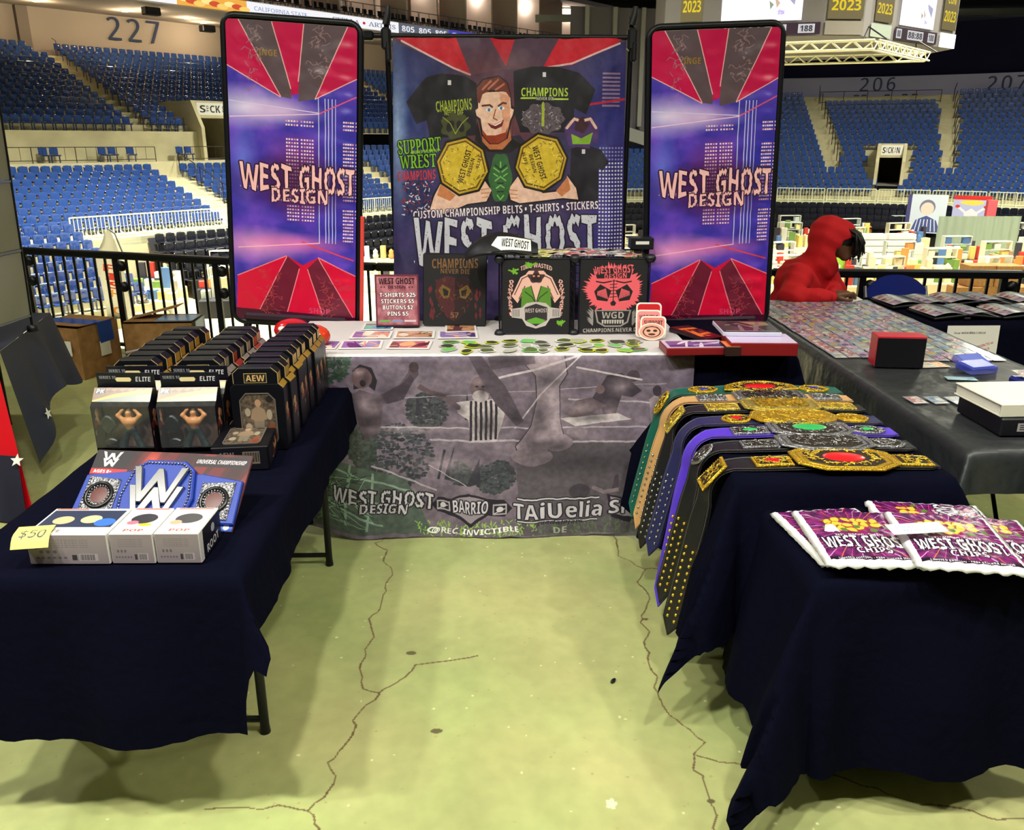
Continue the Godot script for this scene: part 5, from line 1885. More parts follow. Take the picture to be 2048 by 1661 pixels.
		o.transform = Transform3D(Basis(Vector3.UP.cross(-n), Vector3.UP, -n), on_arc(a[0], -4.3, -2.75))
		tag(o, a[1], "poster")
	# feather flag on the left of the floor
	var t = thing("feather_flag", "tall white feather flag with red and orange letters beyond the railing", "flag", Vector3(-14.6, -5.0, -32.0))
	st = S()
	tube(st, [Vector3(0.62, 0, 0), Vector3(0.7, 2.6, 0), Vector3(0.45, 3.55, 0), Vector3(0.2, 3.75, 0)], 0.03, 6)
	part("pole", st, M["grey_metal"], t)
	var fi = canvas(128, 512, C(250, 250, 252))
	for i in 6: text(fi, "FISH ON"[i] if i < 6 else "", 60, 210 + i * 48, 62, 40, C(226, 60, 40) if i < 3 else C(238, 150, 60), {"rot": 0.2})
	st = S()
	sheet(st, 6, 16, func(u, v):
		var y = 3.7 - v * 3.5
		var wl = lerpf(0.25, 1.0, smoothstep(0.0, 0.35, v))
		return Vector3(0.66 - (1.0 - u) * wl * 0.95 - 0.4 * pow(1.0 - v, 3), y, 0.05 * sin(u * 5.0 + v * 3.0)))
	part("flag_cloth", st, tex_mat("feather_flag_print", fi, 0.7), t)
	# a few visitors and stallholders far below, a handful of pixels each
	var pm = person_small()
	for a in [[13.6, -36.4, C(176, 190, 150)], [33.2, -50.0, C(120, 112, 100)], [-10.2, -35.6, C(96, 104, 96)], [-13.2, -34.8, C(210, 206, 196)], [18.4, -44.2, C(70, 76, 110)], [25.6, -41.0, C(190, 150, 120)]]:
		var o = inst("person", pm, mat("visitor_%d" % int(a[0] * 10), a[2], 0.8))
		o.position = Vector3(a[0], -5.0, a[1])
		o.rotation.y = a[0]
		tag(o, "small standing visitor among the stalls on the exhibition floor", "person", "visitors on the exhibition floor")

func person_small() -> Mesh:
	var b = []
	b.append([Vector3(-0.1, 0.05, 0.02), Vector3(-0.1, 0.48, 0), 0.05, 0.065])
	b.append([Vector3(-0.1, 0.48, 0), Vector3(-0.08, 0.9, 0), 0.065, 0.1])
	b.append([Vector3(0.1, 0.05, 0.06), Vector3(0.1, 0.48, 0.03), 0.05, 0.065])
	b.append([Vector3(0.1, 0.48, 0.03), Vector3(0.08, 0.9, 0), 0.065, 0.1])
	b.append([Vector3(0, 0.92, 0), Vector3(0, 1.35, 0), 0.14, 0.17])
	b.append([Vector3(0, 1.4, 0), Vector3(0, 1.52, 0), 0.07, 0.06])
	b.append([Vector3(0, 1.58, 0.01), Vector3(0, 1.66, 0.01), 0.085, 0.09])
	for s in [-1, 1]:
		b.append([Vector3(s * 0.2, 1.38, 0), Vector3(s * 0.25, 1.08, 0.03), 0.06, 0.045])
		b.append([Vector3(s * 0.25, 1.08, 0.03), Vector3(s * 0.22, 0.82, 0.12), 0.045, 0.035])
	var st = S()
	nets(st, b, 0.035, 0.05)
	return fin(st)

# ------------------------------------------------------------------ railing and ceiling lights of the concourse
func build_railing():
	var t = thing("balcony_railing", "black metal balcony railing with thin balusters along the concourse edge", "railing")
	var m = M["black_metal"]
	for i in RAIL.size() - 1:
		var a = Vector3(RAIL[i].x, 0, RAIL[i].y)
		var b = Vector3(RAIL[i + 1].x, 0, RAIL[i + 1].y)
		var st = S()
		bar(st, a + Vector3(0, 0.89, 0), b + Vector3(0, 0.89, 0), 0.075, 0.06, 0.012)
		part("top_rail", st, m, t)
		st = S()
		bar(st, a + Vector3(0, 0.1, 0), b + Vector3(0, 0.1, 0), 0.04, 0.03, 0.006)
		part("bottom_rail", st, m, t)
	# posts with round bolt lugs at even distances, balusters between
	var l = 0.0
	var seg = []
	for i in RAIL.size() - 1:
		seg.append([l, RAIL[i], RAIL[i + 1]])
		l += RAIL[i].distance_to(RAIL[i + 1])
	var at = func(d):
		for i in range(seg.size() - 1, -1, -1):
			if d >= seg[i][0]: return seg[i][1] + (seg[i][2] - seg[i][1]).normalized() * (d - seg[i][0])
		return RAIL[0]
	var thin = S()
	box(thin, Vector3(0, 0.48, 0), Vector3(0.02, 0.80, 0.02), 0.003)
	var bal = fin(thin)
	var ps = S()
	box(ps, Vector3(0, 0.44, 0), Vector3(0.05, 0.88, 0.05), 0.008)
	var post = fin(ps)
	var lug = S()
	lathe(lug, [Vector2(0, 0.02), Vector2(0.04, 0.016), Vector2(0.045, 0.0), Vector2(0.045, -0.02)], 12, Transform3D(Basis(Vector3.RIGHT, PI / 2), Vector3.ZERO))
	var lugm = fin(lug)
	var n = int(l / 0.114)
	for k in n:
		var p: Vector2 = at.call(k * 0.114 + 0.03)
		if p.x < -6.5 or p.x > 6.5: continue
		var big = k % 9 == 4
		var o = inst("post" if big else "baluster", post if big else bal, m, t)
		o.position = Vector3(p.x, 0, p.y)
		if big:
			for y in [0.80, 0.62]:
				var g = inst("bolt_lug", lugm, m, o)
				g.position = Vector3(0.055, y, 0.03)

func build_ceiling_lights():
	for p in [[-3.3, -0.6, 13.5], [-2.2, -0.4, 13.5], [-0.6, -0.6, 11.5], [1.3, -0.5, 10.0], [3.4, -0.8, 10.0], [-4.6, -4.8, 7.0], [5.4, -4.2, 8.0]]:
		var t = thing("concourse_downlight", "round recessed downlight in the concourse ceiling", "light", Vector3(p[0], 5.19, p[1]), 0, "concourse ceiling downlights")
		var st = S()
		lathe(st, [Vector2(0.19, 0.01), Vector2(0.19, -0.015), Vector2(0.15, -0.02), Vector2(0.14, 0.0)], 20)
		part("trim_ring", st, M["white_rail"], t)
		st = S()
		lathe(st, [Vector2(0.0, -0.005), Vector2(0.14, -0.004)], 20)
		part("lamp_face", st, glow_mat("concourse_lamp_glow", C(255, 252, 236), 6.0), t)
		var l := SpotLight3D.new()
		l.name = "concourse_lamp"
		l.light_color = C(255, 253, 240)
		l.light_energy = p[2]
		l.light_size = 0.13
		l.spot_range = 40.0
		l.spot_angle = 70.0
		l.spot_angle_attenuation = 0.6
		l.spot_attenuation = 2.0
		l.shadow_enabled = true
		l.rotation_degrees = Vector3(-90, 0, 0)
		l.position = Vector3(p[0], 5.14, p[1])
		add_child(l)

# ------------------------------------------------------------------ smooth bodies from tapered bones
func nets(st, bones: Array, cell: float, k: float, carve = null):
	var lo = Vector3(1e9, 1e9, 1e9)
	var hi = -lo
	for b in bones:
		var r = maxf(b[2], b[3]) + cell * 2.5
		for p in [b[0], b[1]]:
			lo = lo.min(p - Vector3(r, r, r))
			hi = hi.max(p + Vector3(r, r, r))
	var n = Vector3i(((hi - lo) / cell).ceil()) + Vector3i(2, 2, 2)
	var f := PackedFloat32Array()
	f.resize(n.x * n.y * n.z)
	f.fill(10.0)
	for b in bones:
		var a: Vector3 = b[0]
		var d: Vector3 = b[1] - a
		var dd = maxf(d.length_squared(), 1e-9)
		var r0: float = b[2]
		var r1: float = b[3]
		var pad = maxf(r0, r1) + k + cell * 2.5
		var l3 = ((a.min(b[1]) - Vector3(pad, pad, pad) - lo) / cell).floor()
		var h3 = ((a.max(b[1]) + Vector3(pad, pad, pad) - lo) / cell).ceil()
		for z in range(maxi(0, int(l3.z)), mini(n.z, int(h3.z) + 1)):
			for y in range(maxi(0, int(l3.y)), mini(n.y, int(h3.y) + 1)):
				for x in range(maxi(0, int(l3.x)), mini(n.x, int(h3.x) + 1)):
					var p = lo + Vector3(x, y, z) * cell
					var t = clampf((p - a).dot(d) / dd, 0, 1)
					var v = p.distance_to(a + d * t) - lerpf(r0, r1, t)
					var i = (z * n.y + y) * n.x + x
					var o = f[i]
					var hh = maxf(k - absf(o - v), 0.0)
					f[i] = minf(o, v) - hh * hh / (4.0 * k)
	if carve != null:
		for z in n.z:
			for y in n.y:
				for x in n.x:
					var i = (z * n.y + y) * n.x + x
					if f[i] < cell * 3: f[i] = carve.call(lo + Vector3(x, y, z) * cell, f[i])
	var vert = {}
	var corners = []
	for c in 8: corners.append(Vector3i(c & 1, (c >> 1) & 1, (c >> 2) & 1))
	var edges = [[0, 1], [2, 3], [4, 5], [6, 7], [0, 2], [1, 3], [4, 6], [5, 7], [0, 4], [1, 5], [2, 6], [3, 7]]
	var nx = n.x
	var nxy = n.x * n.y
	for z in n.z - 1:
		for y in n.y - 1:
			for x in n.x - 1:
				var i0 = z * nxy + y * nx + x
				var inside = 0
				for c in 8:
					if f[i0 + (c & 1) + ((c >> 1) & 1) * nx + ((c >> 2) & 1) * nxy] < 0.0: inside += 1
				if inside == 0 or inside == 8: continue
				var sum = Vector3.ZERO
				var cnt = 0
				for e in edges:
					var ca: Vector3i = corners[e[0]]
					var cb: Vector3i = corners[e[1]]
					var va = f[i0 + ca.x + ca.y * nx + ca.z * nxy]
					var vb = f[i0 + cb.x + cb.y * nx + cb.z * nxy]
					if (va < 0.0) != (vb < 0.0):
						sum += Vector3(ca).lerp(Vector3(cb), va / (va - vb))
						cnt += 1
				vert[i0] = lo + (Vector3(x, y, z) + sum / cnt) * cell
	st.set_smooth_group(1)
	var step = [1, nx, nxy]
	for z in range(1, n.z - 1):
		for y in range(1, n.y - 1):
			for x in range(1, n.x - 1):
				var i0 = z * nxy + y * nx + x
				var va = f[i0]
				for ax in 3:
					var vb = f[i0 + step[ax]]
					if (va < 0.0) == (vb < 0.0): continue
					var u = step[(ax + 1) % 3]
					var w = step[(ax + 2) % 3]
					var q = [i0 - u - w, i0 - w, i0, i0 - u]
					if not (vert.has(q[0]) and vert.has(q[1]) and vert.has(q[2]) and vert.has(q[3])): continue
					var order = [0, 2, 1, 0, 3, 2] if va < 0.0 else [0, 1, 2, 0, 2, 3]
					for j in order:
						vx(st, vert[q[j]])
	st.set_smooth_group(-1)

# ------------------------------------------------------------------ tables and cloths
# a folding table: slab on two pairs of tube legs
func folding_table(label: String, x0, x1, z0, z1, h, along_x: bool, group = ""):
	var c = Vector3((x0 + x1) / 2, 0, (z0 + z1) / 2)
	var t = thing("folding_table", label, "table", c, 0, group)
	var w = x1 - x0
	var d = z1 - z0
	var st = S()
	box(st, Vector3(0, h - 0.022, 0), Vector3(w - 0.02, 0.035, d - 0.02), 0.01)
	part("table_top", st, M["table_top"], t)
	for e in [-1, 1]:
		st = S()
		var a
		var b
		if along_x:
			a = Vector3(e * (w / 2 - 0.3), 0, -d / 2 + 0.08)
			b = Vector3(e * (w / 2 - 0.3), 0, d / 2 - 0.08)
		else:
			a = Vector3(-w / 2 + 0.07, 0, e * (d / 2 - (0.3 if d > 1.5 else 0.12)))
			b = Vector3(w / 2 - 0.07, 0, a.z)
		for p in [a, b]:
			st = S()
			tube(st, [p + Vector3(0, 0.0, 0), p + Vector3(0, 0.03, 0), p + Vector3(0, h - 0.03, 0)], [0.018, 0.015, 0.015], 10)
			part("leg", st, M["black_metal"], t)
		st = S()
		tube(st, [a + Vector3(0, 0.05, 0), b + Vector3(0, 0.05, 0)], 0.011, 8)
		part("leg_crossbar", st, M["black_metal"], t)
		st = S()
		var inn = -e * minf(0.42, (w if along_x else d) * 0.4)
		var m0 = (a + b) / 2
		tube(st, [m0 + Vector3(0, 0.05, 0), m0 + (Vector3(inn, h - 0.05, 0) if along_x else Vector3(0, h - 0.05, inn))], 0.009, 8)
		part("brace", st, M["black_metal"], t)
	return t

# cloth laid over the rectangle x0..x1, z0..z1 at height h; it hangs dl, dr, db, df beyond the left, right, back and front edges
func cloth(st, x0, x1, z0, z1, h, dl, dr, db, df, seed_, flare = 0.12, wave = 0.03, freq = 17.0, nick = 0.0):
	var n := FastNoiseLite.new()
	n.seed = seed_
	n.frequency = 1.6
	var nu = int((x1 - x0 + dl + dr) / 0.028)
	var nv = int((z1 - z0 + db + df) / 0.028)
	sheet(st, nu, nv, func(u, v):
		var px = lerpf(x0 - dl, x1 + dr, u)
		var pz = lerpf(z0 - db, z1 + df, v)
		var q = Vector2(clampf(px, x0, x1), clampf(pz, z0, z1))
		var d = Vector2(px, pz) - q
		var wr = 0.004 * n.get_noise_2d(px * 3.0, pz * 3.0)
		if d.length() < 0.0005: return Vector3(px, h + 0.004 + wr * 0.6, pz)
		if nick > 0.0 and d.x != 0.0: d.y *= lerpf(1.0, 1.0 - nick, clampf(absf(d.x) / 0.1, 0, 1))
		var e = pow(pow(absf(d.x), 4) + pow(absf(d.y), 4), 0.25)
		var dir = d.normalized()
		var corner = minf(absf(d.x), absf(d.y)) / maxf(absf(d.x), absf(d.y))
		var t = pz if absf(d.x) > absf(d.y) else px
		var ph = t * freq + 2.6 * n.get_noise_1d(t * 1.3 + seed_)
		var amp = wave * clampf(e / 0.35, 0, 1)
		var over = sin(minf(e / 0.02, PI / 2)) * 0.014
		var out = over + maxf(e - 0.03, 0) * flare * (1.0 + 0.7 * n.get_noise_2d(t * 2.0, 3.0)) + amp * (0.5 + 0.5 * sin(ph)) + corner * e * 0.34
		var drop = maxf(0.0, e - 0.012) * (1.0 - 0.05 * corner) + 0.012 * (1.0 - cos(minf(e / 0.02, PI / 2)))
		drop *= 1.0 + 0.05 * n.get_noise_1d(t * 2.2 + 9.0)
		return Vector3(q.x + dir.x * out, h + 0.004 - drop + wr, q.y + dir.y * out)
	, true)

func build_booth_tables():
	folding_table("long folding table under the figure boxes and black cloth", -1.42, -0.68, -3.68, -1.96, 0.74, false)
	folding_table("tall folding table under the printed wrestling cloth", -1.08, 1.38, -4.46, -3.72, 0.885, true)
	folding_table("folding table under the row of title belts", 0.80, 1.46, -3.42, -2.44, 0.79, false)
	folding_table("low folding table under the printed snack bags", 0.88, 1.50, -2.40, -1.97, 0.70, false)
	var st = S()
	cloth(st, -1.44, -0.67, -3.69, -1.94, 0.745, 0.3, 0.17, 0.1, 0.46, 4, 0.10, 0.045, 11.0, 0.5)
	tag(part("black_tablecloth", st, M["black_cloth"]), "black cloth draped over the figure box table", "tablecloth")
	st = S()
	cloth(st, 0.78, 1.47, -3.43, -2.43, 0.795, 0.6, 0.4, 0.3, 0.5, 9, 0.13, 0.06, 15.0)
	tag(part("black_tablecloth", st, M["black_cloth"]), "black cloth hanging in folds from the belt table", "tablecloth")
	st = S()
	cloth(st, 0.86, 1.52, -2.415, -1.955, 0.705, 0.56, 0.45, 0.02, 0.56, 13, 0.12, 0.05, 16.0)
	var bagcloth = part("black_tablecloth", st, M["black_cloth"])
	tag(bagcloth, "black cloth under the snack bags reaching almost to the floor", "tablecloth")
	st = S()
	box(st, Vector3(0.90, 0.19, -1.84), Vector3(0.035, 0.028, 0.002), 0.0, Transform3D(Basis(Vector3.UP, -0.4), Vector3.ZERO))
	part("care_tag", st, M["paper"], bagcloth)
	st = S()
	cloth(st, -1.09, 1.39, -4.47, -3.715, 0.889, 0.5, 0.45, 0.2, 0.84, 21, 0.01, 0.01, 12.0)
	tag(part("black_tablecloth", st, M["black_cloth"]), "plain black cloth beneath the printed cloth", "tablecloth")
	# the printed cloth: flat on the table, folded over the front edge, down to the floor
	var t = thing("printed_tablecloth", "grey printed tablecloth with wrestlers, ring ropes and sponsor logos", "tablecloth")
	var pm = tex_mat("wrestling_cloth_print", print_table_cloth(), 0.75)
	var n := FastNoiseLite.new()
	n.seed = 77
	n.frequency = 2.0
	st = S()
	sheet(st, 40, 8, func(u, v): return Vector3(lerpf(-0.99, 0.92, u), 0.901 + 0.002 * n.get_noise_2d(u * 9.0, v * 3.0), lerpf(-4.44, -3.70, v)), true)
	part("top", st, mat("cloth_white", C(206, 200, 203), 0.75), t)
	st = S()
	sheet(st, 96, 40, func(u, v):
		var l = v * 0.905
		var x = lerpf(-0.99, 0.92, u)
		var y = 0.901 - l
		var z = -3.70
		if l < 0.03:
			y = 0.901 - 0.02 * (1.0 - cos(l / 0.03 * PI / 2))
			z = -3.70 + 0.02 * sin(l / 0.03 * PI / 2)
		else:
			y = 0.881 - (l - 0.03)
			z = -3.68
		var hang = clampf(l / 0.9, 0, 1)
		# creases: a few upright folds that deepen towards the right, wrinkles across, a curling hem
		z += hang * 0.012 * sin(x * 9.0 + 1.0) + hang * 0.035 * pow(clampf((x - 0.45) / 0.45, 0, 1), 1.5) * sin(x * 44.0 + hang * 1.4)
		z += 0.006 * n.get_noise_2d(x * 5.0, y * 9.0) + 0.05 * hang * hang
		x += 0.03 * hang * n.get_noise_2d(x * 1.2, y)
		z -= 0.10 * pow(clampf((-x - 0.7) / 0.3, 0, 1), 1.5) * hang
		y += 0.03 * hang * n.get_noise_1d(x * 1.7 + 4.0) + 0.055 * hang * clampf((-x - 0.6) / 0.4, 0, 1)
		return Vector3(x, maxf(y, 0.004 + 0.01 * absf(n.get_noise_1d(x * 6.0))), z)
	, true)
	part("front_drop", st, pm, t)

# ------------------------------------------------------------------ banners and backdrop
func build_backdrop_and_banners():
	var bp = tex_mat("banner_print", print_banner(), 0.35)
	for a in [[-1.079, 0.872, -3.75, "upright pink and blue fabric banner beside the stacked cardboard boxes", true], [1.172, 0.848, 2.1, "upright pink and blue fabric banner beside the person in red", false]]:
		var t = thing("fabric_banner", a[3], "banner", Vector3(a[0], a[1], -4.51), 0, "fabric banners")
		t.rotation_degrees.z = a[2]
		var w = 0.672
		var h = 1.525
		var st = S()
		var pts = []
		for p in rrect(w, h, 0.06, 6): pts.append(Vector3(p.x, p.y + h / 2, 0))
		tube(st, pts, 0.017, 10, false, true)
		part("frame", st, M["black_metal"], t)
		st = S()
		var n := FastNoiseLite.new()
		n.seed = 15 if a[4] else 16
		n.frequency = 3.0
		var wrinkle = func(u, v):
			var x = (u - 0.5) * (w - 0.03)
			var y = h - 0.02 - v * (h - 0.035)
			# rounded corners
			var cx = maxf(0.0, absf(x) - (w / 2 - 0.06)) / 0.05
			var cy = maxf(0.0, absf(y - h / 2) - (h / 2 - 0.06)) / 0.05
			if cx > 0 and cy > 0 and Vector2(cx, cy).length() > 1.0:
				var s = 1.0 / Vector2(cx, cy).length()
				x = signf(x) * (w / 2 - 0.06 + cx * s * 0.05)
				y = h / 2 + signf(y - h / 2) * (h / 2 - 0.06 + cy * s * 0.05)
			var edge = smoothstep(0.0, 0.08, minf(minf(u, 1.0 - u), minf(v, 1.0 - v)))
			var puck = 0.006 * sin(v * 120.0) * exp(-absf(u - 0.97) * 12.0) + 0.003 * sin(v * 90.0) * exp(-absf(u - 0.74) * 20.0)
			return Vector3(x, y, 0.018 + edge * (0.006 * n.get_noise_2d(x * 2.0, y * 2.0) + puck + 0.004 * sin(u * 9.0)))
		sheet(st, 48, 110, wrinkle, true)
		part("printed_front", st, bp, t)
		st = S()
		sheet(st, 4, 8, func(u, v): return Vector3((u - 0.5) * (w - 0.03), 0.02 + v * (h - 0.04), -0.018), true)
		part("back_cloth", st, mat("banner_back", C(96, 12, 54), 0.7), t)
		# dark sleeve along the lower edge, where the feet go in
		st = S()
		box(st, Vector3(0, 0.03, 0.0), Vector3(w - 0.1, 0.06, 0.06), 0.02)
		part("sleeve", st, mat("banner_sleeve", C(40, 8, 34), 0.7), t)
		for s in [-1, 1]:
			st = S()
			tube(st, [Vector3(s * 0.26, 0.02, 0.0), Vector3(s * 0.26, -a[1] + 0.02, 0.0), Vector3(s * 0.26, -a[1] + 0.01, -0.25)], 0.016, 8)
			part("stand_leg", st, M["black_metal"], t)
		if a[4]:
			st = S()
			bar(st, Vector3(w / 2 + 0.018, 0.0, 0.012), Vector3(w / 2 + 0.018, 0.60, 0.012), 0.02, 0.012, 0.003, Vector3.BACK)
			tag(part("edge_strip", st, mat("red_strip", C(226, 70, 60), 0.5), t), "orange red strip along the lower right edge", "")
	# the hung backdrop
	var st = S()
	var n2 := FastNoiseLite.new()
	n2.seed = 40
	n2.frequency = 1.4
	sheet(st, 90, 90, func(u, v):
		var y = 2.335 - v * 1.52
		var sag = 1.0 - 0.0 * v
		var x = lerpf(-0.515, 0.705, u) * (1.0 + 0.03 * v) - 0.045 * v * (1.0 - u) + 0.015 * v * u
		var z = -4.735 + v * 0.01 + (0.012 + 0.016 * v) * sin(u * 23.0 + 1.2 * n2.get_noise_2d(u * 2.0, v)) * (0.35 + 0.65 * smoothstep(0.25, 0.5, absf(u - 0.5))) + 0.02 * n2.get_noise_2d(u * 3.0, v * 1.5)
		return Vector3(x, y * sag, z)
	, true)
	tag(part("backdrop_cloth", st, tex_mat("backdrop_print", print_backdrop(), 0.5)), "hung backdrop cloth with a grinning man holding two gold belts", "backdrop")
	for s in [[-0.55, "black pole stand at the backdrop's end near the price sign"], [0.735, "black pole stand at the backdrop's end over the pink print shirt"]]:
		var t = thing("backdrop_stand", s[1], "stand", Vector3(s[0], 0, -4.78))
		st = S()
		tube(st, [Vector3(0, 0.35, 0), Vector3(0, 2.44, 0)], 0.014, 10)
		part("pole", st, M["black_metal"], t)
		for k in 3:
			st = S()
			var an = TAU * k / 3.0 + 0.5
			tube(st, [Vector3(0, 0.75, 0), Vector3(cos(an) * 0.14, 0.38, sin(an) * 0.14), Vector3(cos(an) * 0.3, 0.012, sin(an) * 0.3)], 0.011, 8)
			part("leg", st, M["black_metal"], t)
		st = S()
		box(st, Vector3(0, 2.33, 0.03), Vector3(0.05, 0.11, 0.06), 0.012)
		box(st, Vector3(0.01, 2.27, 0.05), Vector3(0.03, 0.10, 0.03), 0.01)
		part("clamp", st, M["black_plastic"], t)
		st = S()
		tube(st, [Vector3(0, 2.40, 0.02), Vector3(0.012, 2.45, 0.02), Vector3(0.016, 2.49, 0.02)], [0.02, 0.018, 0.012], 8)
		part("clamp_handle", st, M["black_plastic"], t)
	st = S()
	tube(st, [Vector3(-0.66, 2.345, -4.745), Vector3(0.76, 2.34, -4.745)], 0.013, 10)
	box(st, Vector3(-0.645, 2.345, -4.745), Vector3(0.07, 0.045, 0.045), 0.012)
	tag(part("crossbar_pole", st, M["black_metal"]), "black crossbar that carries the hung backdrop", "pole")

# ------------------------------------------------------------------ goods on the tall table
func flat_card(called, label, category, at: Vector3, size: Vector2, turn, m: Material, r = Rect2(0, 0, 1, 1), group = "", thick = 0.0015):
	var st = S()
	var w = size.x / 2
	var d = size.y / 2
	quad(st, Vector3(-w, thick, d), Vector3(w, thick, d), Vector3(w, thick, -d), Vector3(-w, thick, -d), r)
	var e = [Vector3(-w, 0, d), Vector3(w, 0, d), Vector3(w, 0, -d), Vector3(-w, 0, -d)]
	for i in 4:
		var a = e[i]
		var b = e[(i + 1) % 4]
		face(st, [a, b, b + Vector3(0, thick, 0), a + Vector3(0, thick, 0)], (a + b), [r.position, r.position, r.position, r.position])
	var o = part(called, st, m)
	o.position = at
	o.rotation.y = turn
	return tag(o, label, category, group)

func build_front_table_goods():
	var Y = 0.905
	# price sign in an upright holder
	var t = thing("price_sign", "upright pink price sign listing shirts, stickers, buttons and pins", "sign", Vector3(-0.497, Y, -4.26))
	t.rotation_degrees.x = -6
	var st = S()
	box(st, Vector3(0, 0.135, 0), Vector3(0.225, 0.27, 0.006), 0.001)
	part("board", st, mat("sign_back", C(96, 40, 52), 0.5), t)
	st = S()
	quad(st, Vector3(-0.11, 0.004, 0.0036), Vector3(0.11, 0.004, 0.0036), Vector3(0.11, 0.268, 0.0036), Vector3(-0.11, 0.268, 0.0036))
	part("printed_face", st, tex_mat("price_sign_print", print_price_sign(), 0.3), t)
	st = S()
	box(st, Vector3(0, 0.004, -0.03), Vector3(0.22, 0.006, 0.09), 0.002)
	part("foot", st, M["black_plastic"], t)
	# shirt folded on a board, leaning
	t = thing("folded_shirt", "black shirt with red and gold mask print leaning beside the price sign", "shirt", Vector3(-0.205, Y, -4.27))
	t.rotation_degrees.x = -7
	t.rotation_degrees.z = -1.5
	st = S()
	box(st, Vector3(0, 0.187, -0.012), Vector3(0.33, 0.375, 0.024), 0.01)
	part("shirt", st, M["black_plastic"], t)
	st = S()
	quad(st, Vector3(-0.16, 0.008, 0.0008), Vector3(0.16, 0.008, 0.0008), Vector3(0.16, 0.366, 0.0008), Vector3(-0.16, 0.366, 0.0008))
	part("print", st, tex_mat("shirt_print_mask", print_shirt(0), 0.7), t)
	# wire cube shelf, two cubes wide
	t = thing("wire_cube_shelf", "black wire cube shelf with ball connectors showing two shirts", "shelf", Vector3(0.40, Y, -4.27))
	var W = 0.37
	for gx in [-1, 0, 1]:
		for gz in [-1, 1]:
			for gy in [0.0, 0.372]:
				st = S()
				lathe(st, [Vector2(0, -0.022), Vector2(0.018, -0.018), Vector2(0.027, -0.004), Vector2(0.027, 0.006), Vector2(0.018, 0.02), Vector2(0, 0.023)], 12, Transform3D(Basis(), Vector3(gx * W, gy + 0.0, gz * 0.18)))
				part("connector", st, M["black_plastic"], t)
	var wire = M["black_metal"]
	for pn in [[Vector3(-W, 0, -0.18), Vector3(W, 0, 0), Vector3(0, 0.372, 0)], [Vector3(0, 0, -0.18), Vector3(W, 0, 0), Vector3(0, 0.372, 0)], [Vector3(-W, 0, -0.18), Vector3(0, 0, 0.36), Vector3(0, 0.372, 0)], [Vector3(0, 0, -0.18), Vector3(0, 0, 0.36), Vector3(0, 0.372, 0)], [Vector3(W, 0, -0.18), Vector3(0, 0, 0.36), Vector3(0, 0.372, 0)], [Vector3(-W, 0.372, -0.18), Vector3(W, 0, 0), Vector3(0, 0, 0.36)], [Vector3(0, 0.372, -0.18), Vector3(W, 0, 0), Vector3(0, 0, 0.36)]]:
		st = S()
		for i in 10:
			var f = i / 9.0
			var rad = 0.0035 if i in [0, 9] else 0.0018
			tube(st, [pn[0] + pn[1] * f, pn[0] + pn[1] * f + pn[2]], rad, 5, false)
			tube(st, [pn[0] + pn[2] * f, pn[0] + pn[2] * f + pn[1]], rad, 5, false)
		part("wire_panel", st, wire, t)
	for k in 2:
		var sh = thing("folded_shirt", ["black shirt printed with a masked fighter in a green waistcoat", "black shirt printed with a pink flaming face"][k], "shirt", Vector3(0.40 + (k - 0.5) * W + [-0.005, 0.008][k], Y + 0.002, -4.075))
		sh.rotation_degrees.x = -2.0
		st = S()
		box(st, Vector3(0, 0.185, -0.008), Vector3(0.345, 0.37, 0.016), 0.007)
		part("shirt", st, M["black_plastic"], sh)
		st = S()
		quad(st, Vector3(-0.165, 0.004, 0.0008), Vector3(0.165, 0.004, 0.0008), Vector3(0.165, 0.366, 0.0008), Vector3(-0.165, 0.366, 0.0008))
		part("print", st, tex_mat("shirt_print_%d" % k, print_shirt(1 + k), 0.7), sh)
	# on top of the shelf
	var sheet_im = print_sheet(4, 96, 96, 5, [[C(238, 150, 176), C(60, 40, 60), C(250, 220, 230)], [C(226, 214, 120), C(60, 60, 50), C(250, 246, 200)], [C(220, 220, 220), C(40, 40, 44), C(200, 60, 70)], [C(190, 200, 90), C(40, 50, 30), C(240, 240, 200)]], C(246, 244, 240))
	var sm = tex_mat("sticker_sheet_print", sheet_im, 0.35)
	var r := RandomNumberGenerator.new()
	r.seed = 18
	for i in 26:
		var f = i / 26.0
		var cell = Rect2((r.randi() % 4) * 0.25 + 0.02, ([0, 1, 3][int(f * 2.99)]) * 0.25 + 0.02, 0.21, 0.21)
		flat_card("sticker", "loose die cut sticker in the pile on top of the cube shelf", "sticker", Vector3(0.18 + f * 0.5 + r.randf_range(-0.03, 0.03), Y + 0.378 + 0.0016 * (i % 5), -4.27 + r.randf_range(-0.12, 0.14)), Vector2(0.09, 0.09), r.randf() * 6.0, sm, cell, "stickers piled on the cube shelf")
	t = thing("foam_belt", "black curved foam belt with white lettering on the cube shelf corner", "belt", Vector3(0.05, Y + 0.39, -4.16))
	t.rotation.x = 0.7
	var arch = func(u): return 0.03 + 0.045 * sin(pow(u, 0.8) * PI) - 0.05 * pow(1.0 - u, 4)
	st = S()
	for lay in [[0.012, true], [-0.012, false]]:
		sheet(st, 20, 8, func(u, v): return Vector3(-0.19 + u * 0.36, arch.call(u) + lay[0] * sin(v * PI), (v - 0.5) * 0.15 * (0.25 + 0.75 * sin(u * PI * 0.8 + 0.3))), lay[1])
	part("strap", st, M["black_plastic"], t)
	var bi = canvas(256, 64, C(16, 16, 20))
	fillp(bi, P([0, 40, 40, 6, 250, 4, 250, 50, 60, 60]), C(236, 236, 236))
	text(bi, "WEST GHOST", 150, 30, 170, 32, C(20, 20, 24), {"shear": 0.2})
	st = S()
	sheet(st, 16, 4, func(u, v): return Vector3(-0.06 + u * 0.2, arch.call(0.36 + u * 0.55) + 0.006 + 0.008 * sin((0.2 + v * 0.7) * PI), -0.045 + v * 0.105), true)
